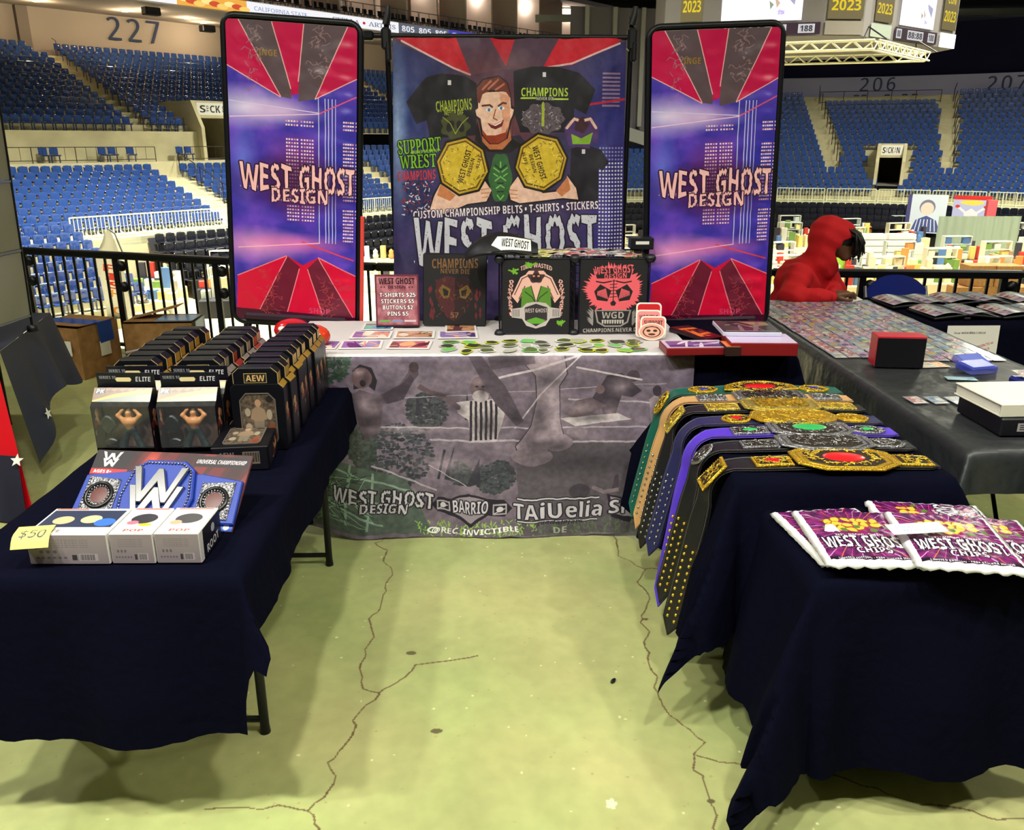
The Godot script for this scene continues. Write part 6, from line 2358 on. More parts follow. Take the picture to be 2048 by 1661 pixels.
	part("lettered_panel", st, tex_mat("foam_belt_print", bi, 0.5), t)
	t = thing("pin_box", "small black box with a white label behind the cube shelf stickers", "box", Vector3(0.78, Y + 0.378, -4.44))
	st = S()
	box(st, Vector3(0, 0.03, 0), Vector3(0.12, 0.06, 0.10), 0.004)
	part("body", st, M["black_plastic"], t)
	st = S()
	box(st, Vector3(0, 0.035, 0.0505), Vector3(0.07, 0.016, 0.001))
	part("label", st, M["paper"], t)
	# art prints laid flat
	var art = print_sheet(3, 192, 128, 33, [[C(196, 96, 110), C(250, 210, 200), C(110, 30, 50), C(240, 170, 120)], [C(60, 120, 190), C(30, 170, 160), C(230, 90, 60), C(24, 30, 80)], [C(150, 120, 190), C(236, 150, 130), C(70, 60, 130), C(250, 230, 210)], [C(206, 150, 110), C(120, 60, 40), C(240, 220, 200), C(90, 50, 70)]], C(244, 242, 244))
	var am = tex_mat("art_print_sheet", art, 0.25)
	var spots = [[-0.80, -3.87, 0.13], [-0.63, -3.87, 0.2], [-0.40, -3.86, 0.205], [-0.61, -4.08, 0.2], [-0.395, -4.08, 0.2], [-0.18, -4.07, 0.2], [-0.60, -4.27, 0.16], [-0.17, -4.21, 0.16]]
	for i in spots.size():
		var cell = Rect2((i % 3) / 3.0, (i / 3) / 3.0, 1 / 3.0, 1 / 3.0)
		flat_card("art_print", "glossy colour art print laid flat on the white cloth", "print", Vector3(spots[i][0], Y - 0.001 + 0.0004 * i, spots[i][1]), Vector2(spots[i][2], 0.17), r.randf_range(-0.05, 0.05), am, cell, "art prints on the white cloth")
	# stickers in rows along the front
	var colors = [C(206, 220, 40), C(188, 190, 180), C(60, 60, 50), C(120, 200, 110), C(232, 232, 226), C(96, 104, 60)]
	for i in colors.size(): mat("sticker_%d" % i, colors[i], 0.3)
	for row in 3:
		for k in 11:
			var p = Vector3(-0.20 + k * 0.088 + r.randf_range(-0.02, 0.02), Y + 0.0005 * (k % 4), -3.745 - row * 0.085 + r.randf_range(-0.02, 0.02))
			var o = thing("sticker", "round die cut sticker with a pale rim on the white cloth", "sticker", p, r.randf() * 6.0, "stickers along the white cloth")
			st = S()
			var sz = r.randf_range(0.036, 0.05)
			var out = ngon(16, sz, sz * r.randf_range(0.7, 1.0), 2 + r.randi() % 4, 0.1)
			extrude(st, out, 0.0012, Transform3D(Basis(Vector3.RIGHT, -PI / 2), Vector3.ZERO))
			part("backing", st, M["sticker_%d" % [0, 4, 0, 4, 1, 3][r.randi() % 6]], o)
			st = S()
			var inn = PackedVector2Array()
			for q in out: inn.append(q * 0.78)
			extrude(st, inn, 0.0006, Transform3D(Basis(Vector3.RIGHT, -PI / 2), Vector3(0, 0.0012, 0)))
			part("print", st, M["sticker_%d" % [2, 5, 1, 3, 2][r.randi() % 5]], o)
	# fanned stack of upright stickers
	var words = [["", C(206, 30, 40)], ["WORKING", C(240, 150, 150)], ["SUPPORT", C(230, 140, 130)], ["", C(238, 170, 150)]]
	for i in 4:
		var im = canvas(160, 128, words[i][1])
		if i == 0:
			for k in 5: fillp(im, P([20 + k * 28, 30, 44 + k * 28, 26, 40 + k * 28, 96, 24 + k * 28, 90]), C(90, 14, 24))
		if i == 3:
			oval(im, 80, 66, 60, 46, C(50, 36, 40))
			oval(im, 80, 66, 52, 40, C(236, 176, 150))
			for s in [-1, 1]: oval(im, 80 + s * 22, 56, 14, 10, C(60, 40, 44))
			oval(im, 80, 86, 24, 9, C(90, 50, 50))
			stroke(im, P([40, 30, 80, 20, 120, 30]), 8, C(90, 50, 50))
		else: text(im, words[i][0], 80, 34, 130, 30, C(70, 20, 30))
		var o = thing("upright_sticker", ["red drip lettered sticker at the back of the upright stack", "pink lettered sticker second in the upright stack", "salmon lettered sticker third in the upright stack", "round bulldog face sticker leaning in front of the upright stack"][i], "sticker", Vector3(0.765 + [0.0, -0.006, 0.012, 0.0][i], Y, -4.02 + i * 0.03))
		o.rotation_degrees = Vector3(-14, -4, 0)
		st = S()
		var hh = [0.165, 0.135, 0.11, 0.082][i]
		extrude(st, rrect(0.125, hh, 0.02, 4) if i < 3 else ngon(24, 0.064, 0.042), 0.002, Transform3D(Basis(), Vector3(0, hh / 2, 0)))
		part("backing", st, M["paper"], o)
		st = S()
		extrude(st, rrect(0.11, hh - 0.014, 0.016, 4) if i < 3 else ngon(24, 0.058, 0.037), 0.0008, Transform3D(Basis(), Vector3(0, hh / 2, 0.002)))
		part("print", st, tex_mat("upright_sticker_%d" % i, im, 0.35), o)
	# boxed games and books at the right end, some jutting over the edge
	var purple = print_sheet(1, 256, 128, 8, [[C(122, 92, 150), C(214, 190, 226), C(80, 50, 110), C(236, 220, 240)]], C(206, 190, 214))
	var grim = print_sheet(1, 256, 160, 9, [[C(70, 62, 62), C(150, 128, 96), C(40, 34, 40), C(120, 110, 110)]], C(60, 54, 58))
	var fire = print_sheet(1, 256, 96, 10, [[C(120, 30, 26), C(236, 120, 50), C(60, 16, 20), C(250, 190, 110)]], C(60, 14, 22))
	for a in [["boxed_game", "flat box with a mauve printed lid jutting over the table edge", Vector3(0.915, Y, -3.70), Vector3(0.285, 0.035, 0.16), 0.03, purple, C(126, 14, 26)],
			["boxed_game", "flat red box with a lavender lid at the table's right end", Vector3(1.215, Y, -3.70), Vector3(0.30, 0.06, 0.2), -0.05, null, C(130, 16, 24)],
			["art_book", "dark art book with a grim cover lying on the red box", Vector3(1.20, Y + 0.061, -3.86), Vector3(0.27, 0.02, 0.26), -0.06, grim, C(206, 206, 226)],
			["poster_tube_pack", "narrow fiery red printed pack beside the dark art book", Vector3(1.005, Y, -4.02), Vector3(0.12, 0.02, 0.30), 0.42, fire, C(40, 8, 14)],
			["boxed_game", "orange rimmed dark box wedged between the two flat boxes", Vector3(1.07, Y, -3.655), Vector3(0.07, 0.045, 0.12), 0.0, null, C(40, 22, 26)]]:
		var o = thing(a[0], a[1], "box", a[2], a[4])
		var sz: Vector3 = a[3]
		st = S()
		box(st, Vector3(0, sz.y / 2, 0), sz, 0.003)
		part("body", st, mat("box_body_%d" % int(absf(a[2].x * 1000)), a[6], 0.4), o)
		st = S()
		var q = sz * 0.5
		quad(st, Vector3(-q.x + 0.004, sz.y + 0.0006, q.z - 0.004), Vector3(q.x - 0.004, sz.y + 0.0006, q.z - 0.004), Vector3(q.x - 0.004, sz.y + 0.0006, -q.z + 0.004), Vector3(-q.x + 0.004, sz.y + 0.0006, -q.z + 0.004))
		var lid = tex_mat("lid_%d" % int(absf(a[2].x * 1000)), a[5], 0.25) if a[5] else mat("lid_plain_%d" % int(absf(a[2].x * 1000)), C(214, 196, 232) if sz.x > 0.1 else C(236, 120, 40), 0.3)
		part("lid", st, lid, o)
	# masks behind the figure boxes at the left end of the table
	for a in [[-0.98, -4.0, C(196, 22, 30), "glossy red wrestling mask lying beside the left banner"], [-0.86, -3.86, C(214, 60, 30), "red and orange foam mask edge at the table's left end"]]:
		var o = thing("wrestling_mask", a[3], "mask", Vector3(a[0], Y, a[1]))
		st = S()
		ball(st, Vector3(0, 0.045, 0), Vector3(0.09, 0.055, 0.07), 18, 10)
		part("shell", st, mat("mask_%d" % int(-a[0] * 100), a[2], 0.2), o)
		st = S()
		for s in [-1, 1]: ball(st, Vector3(s * 0.035, 0.06, 0.052), Vector3(0.022, 0.014, 0.012), 10, 6)
		part("eye_patch", st, M["paper"], o)

# ------------------------------------------------------------------ the figure table
func toy_figure() -> Array:   # [skin, trousers, hair]
	var b = []
	b.append([Vector3(0, 0.085, 0), Vector3(0, 0.115, 0.002), 0.017, 0.024])
	b.append([Vector3(-0.012, 0.117, 0.004), Vector3(0.012, 0.117, 0.004), 0.018, 0.018])
	b.append([Vector3(0, 0.128, 0), Vector3(0, 0.139, 0.002), 0.009, 0.008])
	b.append([Vector3(0, 0.146, 0.004), Vector3(0, 0.154, 0.004), 0.0105, 0.012])
	for s in [-1, 1]:
		b.append([Vector3(s * 0.027, 0.123, 0), Vector3(s * 0.045, 0.142, 0), 0.0105, 0.009])
		b.append([Vector3(s * 0.045, 0.142, 0), Vector3(s * 0.028, 0.163, -0.004), 0.008, 0.006])
		b.append([Vector3(s * 0.028, 0.163, -0.004), Vector3(s * 0.02, 0.168, -0.004), 0.0055, 0.004])
	var st = S()
	nets(st, b, 0.003, 0.006)
	var skin = fin(st)
	b = [[Vector3(-0.006, 0.083, 0), Vector3(0.006, 0.083, 0), 0.018, 0.018]]
	for s in [-1, 1]:
		b.append([Vector3(s * 0.010, 0.076, 0), Vector3(s * 0.024, 0.04, 0.002), 0.015, 0.0125])
		b.append([Vector3(s * 0.024, 0.04, 0.002), Vector3(s * 0.038, 0.006, 0.002), 0.0125, 0.017])
	st = S()
	nets(st, b, 0.0032, 0.006)
	var legs = fin(st)
	st = S()
	nets(st, [[Vector3(0, 0.16, -0.006), Vector3(0, 0.161, -0.003), 0.0125, 0.0115], [Vector3(-0.011, 0.154, -0.003), Vector3(-0.014, 0.136, 0), 0.006, 0.005], [Vector3(0.011, 0.154, -0.003), Vector3(0.014, 0.136, 0), 0.006, 0.005]], 0.003, 0.005)
	return [skin, legs, fin(st)]

func box_print(kind: String) -> Image:
	if kind == "header":
		var im = canvas(256, 64, C(14, 14, 26))
		text(im, "SERIES 10", 48, 22, 74, 14, C(150, 150, 160))
		text(im, "ELITE", 206, 30, 66, 22, C(220, 216, 220), {"shear": 0.1})
		fillp(im, P([88, 22, 148, 22, 154, 32, 148, 42, 88, 42, 82, 32]), C(236, 216, 160))
		return im
	if kind == "swoosh":
		var im = canvas(256, 64, C(112, 78, 42))
		for i in 14: oval(im, 20 + i * 18, 10 + (i * 7) % 14, 16, 6, C(98, 48, 36) if i % 2 else C(134, 96, 54))
		fillp(im, P([0, 58, 90, 30, 180, 14, 256, 8, 256, 26, 180, 32, 100, 44, 0, 64]), C(206, 160, 44))
		fillp(im, P([0, 64, 100, 44, 180, 33, 256, 28, 256, 64]), C(112, 118, 114))
		fillp(im, P([8, 6, 52, 4, 54, 26, 10, 30]), C(20, 20, 26))
		text(im, "PK", 30, 16, 34, 18, Color.WHITE, {"shear": 0.2})
		return im
	if kind == "backing":
		var im = mottle(256, 256, C(96, 74, 66), C(126, 100, 88), 0.02, 6)
		for a in [[170, 120, 50, 70], [190, 160, 40, 50]]: spot(im, a[0], a[1], a[2], a[3], Color(0.3, 0.22, 0.2, 0.5))
		return im
	if kind == "base":
		var im = canvas(256, 64, C(18, 16, 22))
		fillp(im, P([100, 40, 256, 10, 256, 34, 120, 60]), C(170, 120, 50))
		scratch_w(im, 84, 32, 62, 54, C(214, 190, 200))
		return im
	if kind == "octagon":
		var im = canvas(256, 400, C(18, 19, 28))
		im.fill_rect(Rect2i(70, 6, 116, 54), C(26, 26, 34))
		for e in [[70, 6, 116, 3], [70, 57, 116, 3], [70, 6, 3, 54], [183, 6, 3, 54]]: im.fill_rect(Rect2i(e[0], e[1], e[2], e[3]), C(170, 150, 90))
		text(im, "AEW", 128, 33, 96, 34, C(206, 170, 110), {"line": 2, "ink": C(60, 44, 30)})
		oval(im, 214, 132, 22, 22, C(120, 116, 110))
		oval(im, 214, 132, 18, 18, C(30, 30, 36))
		# printed bust in the corner
		fillp(im, P([150, 400, 168, 330, 196, 312, 236, 330, 256, 372, 256, 400]), C(126, 58, 38))
		oval(im, 200, 290, 22, 30, C(120, 62, 44))
		oval(im, 198, 268, 20, 14, C(34, 20, 18))
		return im
	if kind == "side":
		var im = canvas(96, 320, C(16, 17, 30))
		for i in 12: oval(im, 30 + (i * 13) % 40, 120 + i * 14, 16, 22, [C(150, 96, 66), C(40, 34, 40), C(196, 150, 110), C(120, 40, 40)][i % 4])
		oval(im, 48, 110, 16, 22, C(196, 140, 100))
		fillp(im, P([20, 180, 76, 180, 84, 300, 14, 300]), C(40, 34, 40))
		return im
	if kind == "title_card":
		var im = canvas(512, 256, C(64, 6, 16))
		for i in 9:
			var x = 60 + i * 60
			fillp(im, P([x, 0, x + 34, 0, x - 60, 256, x - 130, 256]), [C(92, 10, 22), C(48, 5, 16), C(110, 22, 24)][i % 3])
		spot(im, 190, 30, 60, 60, Color(0.9, 0.35, 0.2, 0.7))
		fillp(im, P([0, 0, 130, 0, 110, 62, 0, 62]), C(20, 14, 26))
		scratch_w(im, 54, 32, 66, 56, Color.WHITE)
		im.fill_rect(Rect2i(330, 8, 176, 38), C(30, 14, 26))
		text(im, "UNIVERSAL CHAMPIONSHIP", 418, 27, 160, 14, C(240, 230, 236), {"shear": 0.25})
		im.fill_rect(Rect2i(0, 66, 120, 18), C(200, 40, 50))
		text(im, "AGES 8+", 40, 75, 60, 11, Color.WHITE)
		im.fill_rect(Rect2i(470, 230, 42, 26), C(40, 90, 190))
		oval(im, 492, 243, 9, 9, Color.WHITE)
		return im
	if kind == "pop_base":
		var im = canvas(256, 160, C(150, 138, 146))
		for i in 5: text(im, "Collect and display vinyl", 120, 26 + i * 10, 150, 6, C(96, 88, 98), {"thin": true})
		for i in 3: oval(im, 40 + i * 22, 92, 7, 9, C(104, 96, 106))
		im.fill_rect(Rect2i(160, 104, 62, 40), C(180, 170, 176))
		for i in 16: im.fill_rect(Rect2i(164 + i * 3 + (i * i) % 3, 108, 1 + i % 2, 32), C(60, 56, 64))
		im.fill_rect(Rect2i(138, 110, 16, 30), C(60, 56, 64))
		for i in 6: oval(im, 26 + i * 18, 126, 6, 6, C(110, 100, 110))
		return im
	if kind == "note50" or kind == "note40":
		var im = canvas(128, 96, C(240, 226, 120) if kind == "note50" else C(186, 164, 92))
		text(im, "$50" if kind == "note50" else "$40", 66, 50, 86, 44, C(70, 70, 80), {"thin": true, "shear": 0.1})
		return im
	return canvas(8, 8, Color.GRAY)

func make_octagon_box(trim: String) -> Node3D:
	var t = Node3D.new()
	var W = 0.094
	var D = 0.084
	var st = S()
	var cm = mat("octagon_carton", C(12, 13, 20), 0.42)
	cm.metallic_specular = 0.3
	extrude(st, PackedVector2Array([Vector2(-W, 0), Vector2(W, 0), Vector2(W, 0.232), Vector2(0.078, 0.25), Vector2(-0.078, 0.25), Vector2(-W, 0.232)]), D, Transform3D(Basis(), Vector3(0, 0, -D)), 0.002)
	part("carton", st, cm, t)
	st = S()
	extrude(st, PackedVector2Array([Vector2(-0.078, 0.246), Vector2(0.078, 0.246), Vector2(0.078, 0.29), Vector2(0.056, 0.31), Vector2(-0.056, 0.31), Vector2(-0.078, 0.29)]), D * 0.6, Transform3D(Basis(), Vector3(0, 0, -D * 0.6)), 0.004)
	part("header", st, cm, t)
	D *= 0.6
	for s in [-1, 1]:
		st = S()
		face(st, [Vector3(s * 0.0785, 0.254, -0.004), Vector3(s * 0.0785, 0.254, -D + 0.004), Vector3(s * 0.0785, 0.289, -D + 0.004), Vector3(s * 0.0785, 0.289, -0.004)], Vector3(s, 0, 0))
		face(st, [Vector3(s * 0.0945, 0.2325, -0.004), Vector3(s * 0.0945, 0.2325, -0.08), Vector3(s * 0.079, 0.2505, -0.08), Vector3(s * 0.079, 0.2505, -0.004)], Vector3(s, 1, 0))
		part("header_side", st, mat("trim_" + trim, {"gold": C(206, 160, 44), "silver": C(170, 166, 160), "red": C(190, 60, 50)}[trim], 0.3, 0.5), t)
	# thin bright edge that outlines the folded header
	st = S()
	for e in [[Vector2(-0.078, 0.252), Vector2(-0.078, 0.29)], [Vector2(-0.078, 0.29), Vector2(-0.056, 0.31)], [Vector2(0.056, 0.31), Vector2(0.078, 0.29)], [Vector2(0.078, 0.29), Vector2(0.078, 0.252)], [Vector2(0.078, 0.252), Vector2(W, 0.238)]]:
		bar(st, Vector3(e[0].x, e[0].y, 0.0), Vector3(e[1].x, e[1].y, 0.0), 0.0016, 0.0016)
	part("header_edge", st, mat("edge_tan", C(190, 168, 120), 0.5), t)
	D = 0.084
	st = S()
	box(st, Vector3(0, 0.272, 0.001), Vector3(0.08, 0.036, 0.002), 0.0005)
	quad(st, Vector3(-0.04, 0.254, 0.0022), Vector3(0.04, 0.254, 0.0022), Vector3(0.04, 0.29, 0.0022), Vector3(-0.04, 0.29, 0.0022))
	part("logo_plate", st, tex_mat("octagon_logo_print", box_print("octagon").get_region(Rect2i(70, 6, 116, 54)), 0.35), t)
	# framed window with the figure behind it
	st = S()
	var win = PackedVector2Array([Vector2(-0.055, 0.03), Vector2(0.055, 0.03), Vector2(0.062, 0.045), Vector2(0.062, 0.19), Vector2(0.04, 0.215), Vector2(-0.04, 0.215), Vector2(-0.062, 0.19), Vector2(-0.062, 0.045)])
	for i in win.size():
		var a = win[i]
		var b = win[(i + 1) % win.size()]
		bar(st, Vector3(a.x, a.y, 0.002), Vector3(b.x, b.y, 0.002), 0.003, 0.004)
	part("window_frame", st, mat("window_frame_grey", C(120, 112, 104), 0.4, 0.4), t)
	st = S()
	var in2 = PackedVector2Array()
	for p in win: in2.append(p)
	extrude(st, in2, 0.0008, Transform3D(Basis(), Vector3(0, 0, 0.0004)))
	part("window_back", st, tex_mat("octagon_window_print", window_print(), 0.15), t)
	for s in [-1, 1]:
		st = S()
		if s > 0: quad(st, Vector3(W + 0.0006, 0.004, -0.002), Vector3(W + 0.0006, 0.004, -D + 0.002), Vector3(W + 0.0006, 0.234, -D + 0.002), Vector3(W + 0.0006, 0.234, -0.002))
		else: quad(st, Vector3(-W - 0.0006, 0.004, -D + 0.002), Vector3(-W - 0.0006, 0.004, -0.002), Vector3(-W - 0.0006, 0.234, -0.002), Vector3(-W - 0.0006, 0.234, -D + 0.002))
		part("side_print", st, tex_mat("octagon_side_print", box_print("side"), 0.35), t)
	return t

func window_print() -> Image:
	var im = mottle(124, 186, C(70, 60, 52), C(112, 98, 84), 0.05, 3)
	fillp(im, P([40, 60, 62, 46, 84, 60, 92, 96, 80, 100, 76, 160, 64, 160, 62, 112, 58, 160, 46, 160, 44, 100, 32, 96]), C(150, 126, 104))
	oval(im, 62, 36, 11, 14, C(176, 140, 110))
	fillp(im, P([44, 104, 80, 104, 78, 160, 64, 160, 62, 120, 60, 160, 46, 160]), C(128, 116, 100))
	for a in [[24, 70, 10, 16], [100, 80, 10, 20], [24, 130, 12, 18]]: oval(im, a[0], a[1], a[2], a[3], C(160, 148, 130))
	fillp(im, P([84, 186, 92, 150, 106, 140, 124, 156, 124, 186]), C(126, 58, 38))
	oval(im, 106, 128, 11, 15, C(130, 70, 48))
	oval(im, 104, 22, 13, 13, C(44, 40, 40))
	return im

func make_window_box(fig: Array) -> Node3D:
	var t = Node3D.new()
	var W = 0.1025
	var D = 0.082
	var st = S()
	# tray: back, floor, sides
	box(st, Vector3(0, 0.13, -D + 0.002), Vector3(W * 2, 0.26, 0.004))
	box(st, Vector3(0, 0.006, -D / 2), Vector3(W * 2 - 0.01, 0.012, D - 0.004))
	part("tray", st, mat("octagon_carton"), t)
	st = S()
	quad(st, Vector3(-W + 0.002, 0.012, -D + 0.0045), Vector3(W - 0.002, 0.012, -D + 0.0045), Vector3(W - 0.002, 0.235, -D + 0.0045), Vector3(-W + 0.002, 0.235, -D + 0.0045))
	part("printed_backing", st, tex_mat("elite_backing_print", box_print("backing"), 0.5), t)
	for s in [-1, 1]:
		st = S()
		var pts = [Vector3(s * W, 0.0, -D), Vector3(s * W, 0.0, -D + 0.02), Vector3(s * W, 0.02, -0.004), Vector3(s * W, 0.185, 0.0), Vector3(s * W, 0.235, -D + 0.028), Vector3(s * W, 0.24, -D)]
		face(st, pts, Vector3(s, 0, 0), P([0, 1, 0.25, 1, 1, 0.92, 1, 0.2, 0.3, 0, 0, 0]))
		part("side", st, tex_mat("octagon_side_print", null, 0.35) if M.has("octagon_side_print") else tex_mat("octagon_side_print", box_print("side"), 0.35), t)
	st = S()
	# sloping printed band over the window
	quad(st, Vector3(-W, 0.2, -0.018), Vector3(W, 0.2, -0.018), Vector3(W, 0.242, -D + 0.03), Vector3(-W, 0.242, -D + 0.03))
	part("printed_band", st, tex_mat("elite_band_print", box_print("swoosh"), 0.3), t)
	st = S()
	box(st, Vector3(0, 0.265, -D + 0.004), Vector3(W * 2, 0.05, 0.003), 0.001)
	quad(st, Vector3(-W, 0.24, -D + 0.0058), Vector3(W, 0.24, -D + 0.0058), Vector3(W, 0.29, -D + 0.0058), Vector3(-W, 0.29, -D + 0.0058))
	part("hang_card", st, tex_mat("elite_header_print", box_print("header"), 0.4), t)
	st = S()
	quad(st, Vector3(-W + 0.012, 0.0, -D + 0.022), Vector3(W - 0.012, 0.0, -D + 0.022), Vector3(W, 0.034, -0.002), Vector3(-W, 0.034, -0.002))
	part("base_print", st, tex_mat("elite_base_print", box_print("base"), 0.35), t)
	var f = Node3D.new()
	f.name = "figure"
	t.add_child(f)
	f.position = Vector3(0.012, 0.024, -0.036)
	f.scale = Vector3(0.86, 0.84, 0.86)
	inst("body", fig[0], M["toy_skin"], f)
	inst("trousers", fig[1], M["toy_trousers"], f)
	inst("hair", fig[2], mat("toy_hair", C(60, 36, 26), 0.6), f)
	st = S()
	extrude(st, ngon(14, 0.026, 0.033, 4, 0.06), 0.02, Transform3D(Basis(), Vector3(-0.066, 0.11, -0.05)), 0.005)
	extrude(st, ngon(14, 0.024, 0.014), 0.014, Transform3D(Basis(), Vector3(-0.066, 0.042, -0.05)), 0.004)
	part("accessory", st, mat("toy_belt", C(22, 30, 32), 0.3, 0.3), t)
	st = S()
	quad(st, Vector3(-W + 0.001, 0.034, -0.001), Vector3(W - 0.001, 0.034, -0.001), Vector3(W - 0.001, 0.187, 0.0), Vector3(-W + 0.001, 0.187, 0.0))
	quad(st, Vector3(-W + 0.001, 0.187, 0.0), Vector3(W - 0.001, 0.187, 0.0), Vector3(W - 0.001, 0.2, -0.018), Vector3(-W + 0.001, 0.2, -0.018))
	part("window", st, M["clear_plastic"], t)
	return t

func adopt(t: Node3D, called, label, category, at, turn, group = "") -> Node3D:
	t.name = numbered(called)
	if t.get_parent() == null: add_child(t)
	t.position = at
	t.rotation = Vector3(0, turn, 0)
	return tag(t, label, category, group)

func build_toy_table_goods():
	var Y = 0.752
	var fig = toy_figure()
	var protos = [make_octagon_box("gold"), make_octagon_box("silver"), make_octagon_box("red")]
	var win = make_window_box(fig)
	var r := RandomNumberGenerator.new()
	r.seed = 23
	var cols = [[-1.318, -2.80], [-1.088, -2.80], [-0.848, -2.86]]
	for c in 3:
		var z: float = cols[c][1]
		var k = 0
		while z > -3.58:
			var at = Vector3(cols[c][0] + r.randf_range(-0.008, 0.008) - (0.0 if c else 0.0), Y, z)
			if c < 2 and k < 2:
				var w = win.duplicate()
				adopt(w, "figure_window_box", ["boxed bare chested toy figure in a see through window box, %s row", "second window box hidden behind the front one, %s row"][k] % ["outer left", "middle"][c], "toy box", at, r.randf_range(-0.03, 0.03), "boxed wrestling figures")
				z -= 0.092
			else:
				var b = protos[[0, 1, 0, 2, 0, 1][(k * 2 + c) % 6]].duplicate()
				var lab = "black octagon topped figure box, %s back from the toy belt, %s row" % [["first", "second", "third", "fourth", "fifth", "sixth", "seventh", "eighth", "ninth", "tenth", "eleventh"][k], ["outer left", "middle", "right hand"][c]]
				if c == 2 and k == 0: lab = "foremost black octagon topped figure box with a lit window, right hand row"
				adopt(b, "figure_box", lab, "toy box", at, r.randf_range(-0.04, 0.04), "boxed wrestling figures")
				z -= 0.0885
			k += 1
	# one box lying on its back
	var lie = protos[0].duplicate()
	adopt(lie, "figure_box", "black figure box lying on its back at the row's end", "toy box", Vector3(-0.865, Y + 0.085, -2.66), 0.0, "boxed wrestling figures")
	lie.rotation = Vector3(-PI / 2, 0.10, 0)
	var im = canvas(128, 64, C(18, 18, 26))
	im.fill_rect(Rect2i(70, 12, 40, 36), C(120, 108, 96))
	for i in 12: im.fill_rect(Rect2i(73 + i * 3, 15, 1 + i % 2, 28), C(24, 22, 26))
	text(im, "AEW", 32, 20, 36, 14, C(130, 124, 120))
	var st = S()
	quad(st, Vector3(-0.09, -0.0008, -0.082), Vector3(0.09, -0.0008, -0.082), Vector3(0.09, -0.0008, -0.002), Vector3(-0.09, -0.0008, -0.002))
	part("base_print", st, tex_mat("octagon_base_print", im, 0.4), lie)
	for p in protos: p.free()
	win.free()
	# handwritten price cards
	st = S()
	box(st, Vector3(0, 0.027, 0), Vector3(0.088, 0.055, 0.0012))
	var card = part("price_note", st, tex_mat("note_forty_print", box_print("note40"), 0.7))
	card.position = Vector3(-1.21, Y, -2.665)
	card.rotation_degrees = Vector3(-12, -3, 0)
	tag(card, "tan handwritten price card leaning before the window boxes", "price card")
	# play belt in its red card pack, leaning back
	var t = thing("play_belt_pack", "blue toy championship belt with a large silver letter on a red card", "toy", Vector3(-1.005, Y, -2.215), 0.0)
	t.rotation = Vector3(-0.88, -0.13, 0)
	var w = 0.50
	var h = 0.255
	st = S()
	box(st, Vector3(0, h / 2, -0.004), Vector3(w, h, 0.008), 0.002)
	part("card_edge", st, mat("pack_edge", C(70, 10, 22), 0.5), t)
	st = S()
	quad(st, Vector3(-w / 2 + 0.002, 0.002, 0.0006), Vector3(w / 2 - 0.002, 0.002, 0.0006), Vector3(w / 2 - 0.002, h - 0.002, 0.0006), Vector3(-w / 2 + 0.002, h - 0.002, 0.0006))
	part("printed_card", st, tex_mat("play_belt_card_print", box_print("title_card"), 0.55), t)
	var blue = mat("toy_blue", C(10, 52, 158), 0.5)
	st = S()
	extrude(st, PackedVector2Array([Vector2(-0.252, 0.02), Vector2(0.252, 0.02), Vector2(0.245, 0.16), Vector2(0.12, 0.178), Vector2(-0.12, 0.178), Vector2(-0.245, 0.16)]), 0.012, Transform3D(Basis(), Vector3(0, 0, 0.001)), 0.003)
	part("strap", st, blue, t)
	st = S()
	extrude(st, PackedVector2Array([Vector2(-0.10, 0.01), Vector2(0.10, 0.01), Vector2(0.115, 0.09), Vector2(0.095, 0.185), Vector2(0.06, 0.212), Vector2(-0.06, 0.212), Vector2(-0.095, 0.185), Vector2(-0.115, 0.09)]), 0.02, Transform3D(Basis(), Vector3(0, 0, 0.008)), 0.004)
	part("centre_plate", st, blue, t)
	st = S()
	var border = [Vector2(-0.095, 0.02), Vector2(-0.104, 0.09), Vector2(-0.087, 0.178), Vector2(-0.056, 0.2), Vector2(0.056, 0.2), Vector2(0.087, 0.178), Vector2(0.104, 0.09), Vector2(0.095, 0.02)]
	for i in border.size() - 1:
		var n = int(border[i].distance_to(border[i + 1]) / 0.0095)
		for k in n:
			var p = border[i].lerp(border[i + 1], (k + 0.5) / n)
			ball(st, Vector3(p.x, p.y, 0.03), Vector3(0.004, 0.004, 0.004), 6, 4)
	part("gem_border", st, M["chrome"], t)
	st = S()
	for o in [[0.0, 0.032], [-0.06, 0.028]]:
		var pts = P([-0.085, 0.17 + o[0], -0.062, 0.17 + o[0], -0.038, 0.09 + o[0], -0.008, 0.165 + o[0], 0.008, 0.165 + o[0], 0.038, 0.09 + o[0], 0.062, 0.17 + o[0], 0.085, 0.17 + o[0], 0.045, 0.052 + o[0], 0.03, 0.052 + o[0], 0.0, 0.118 + o[0], -0.03, 0.052 + o[0], -0.045, 0.052 + o[0]])
		extrude(st, PackedVector2Array(pts), 0.01, Transform3D(Basis(), Vector3(0, 0.012, o[1])), 0.002)
	part("letter_relief", st, M["chrome"], t)
	for s in [-1, 1]:
		st = S()
		extrude(st, PackedVector2Array([Vector2(-0.052, 0.03), Vector2(0.052, 0.03), Vector2(0.05, 0.15 + s * 0.004), Vector2(-0.05, 0.15 - s * 0.004)]), 0.006, Transform3D(Basis(), Vector3(s * 0.178, 0, 0.012)), 0.002)
		var sp = part("side_plate", st, M["silver_plate"], t)
		st = S()
		lathe(st, [Vector2(0.044, 0), Vector2(0.044, 0.006), Vector2(0.034, 0.007), Vector2(0.034, 0.003)], 28, Transform3D(Basis(Vector3.RIGHT, PI / 2), Vector3(s * 0.178, 0.09, 0.018)))
		part("ring", st, mat("toy_black", C(24, 22, 26), 0.3), sp)
		st = S()
		for k in 22: ball(st, Vector3(s * 0.178 + cos(TAU * k / 22) * 0.031, 0.09 + sin(TAU * k / 22) * 0.031, 0.022), Vector3(0.0036, 0.0036, 0.003), 6, 4)
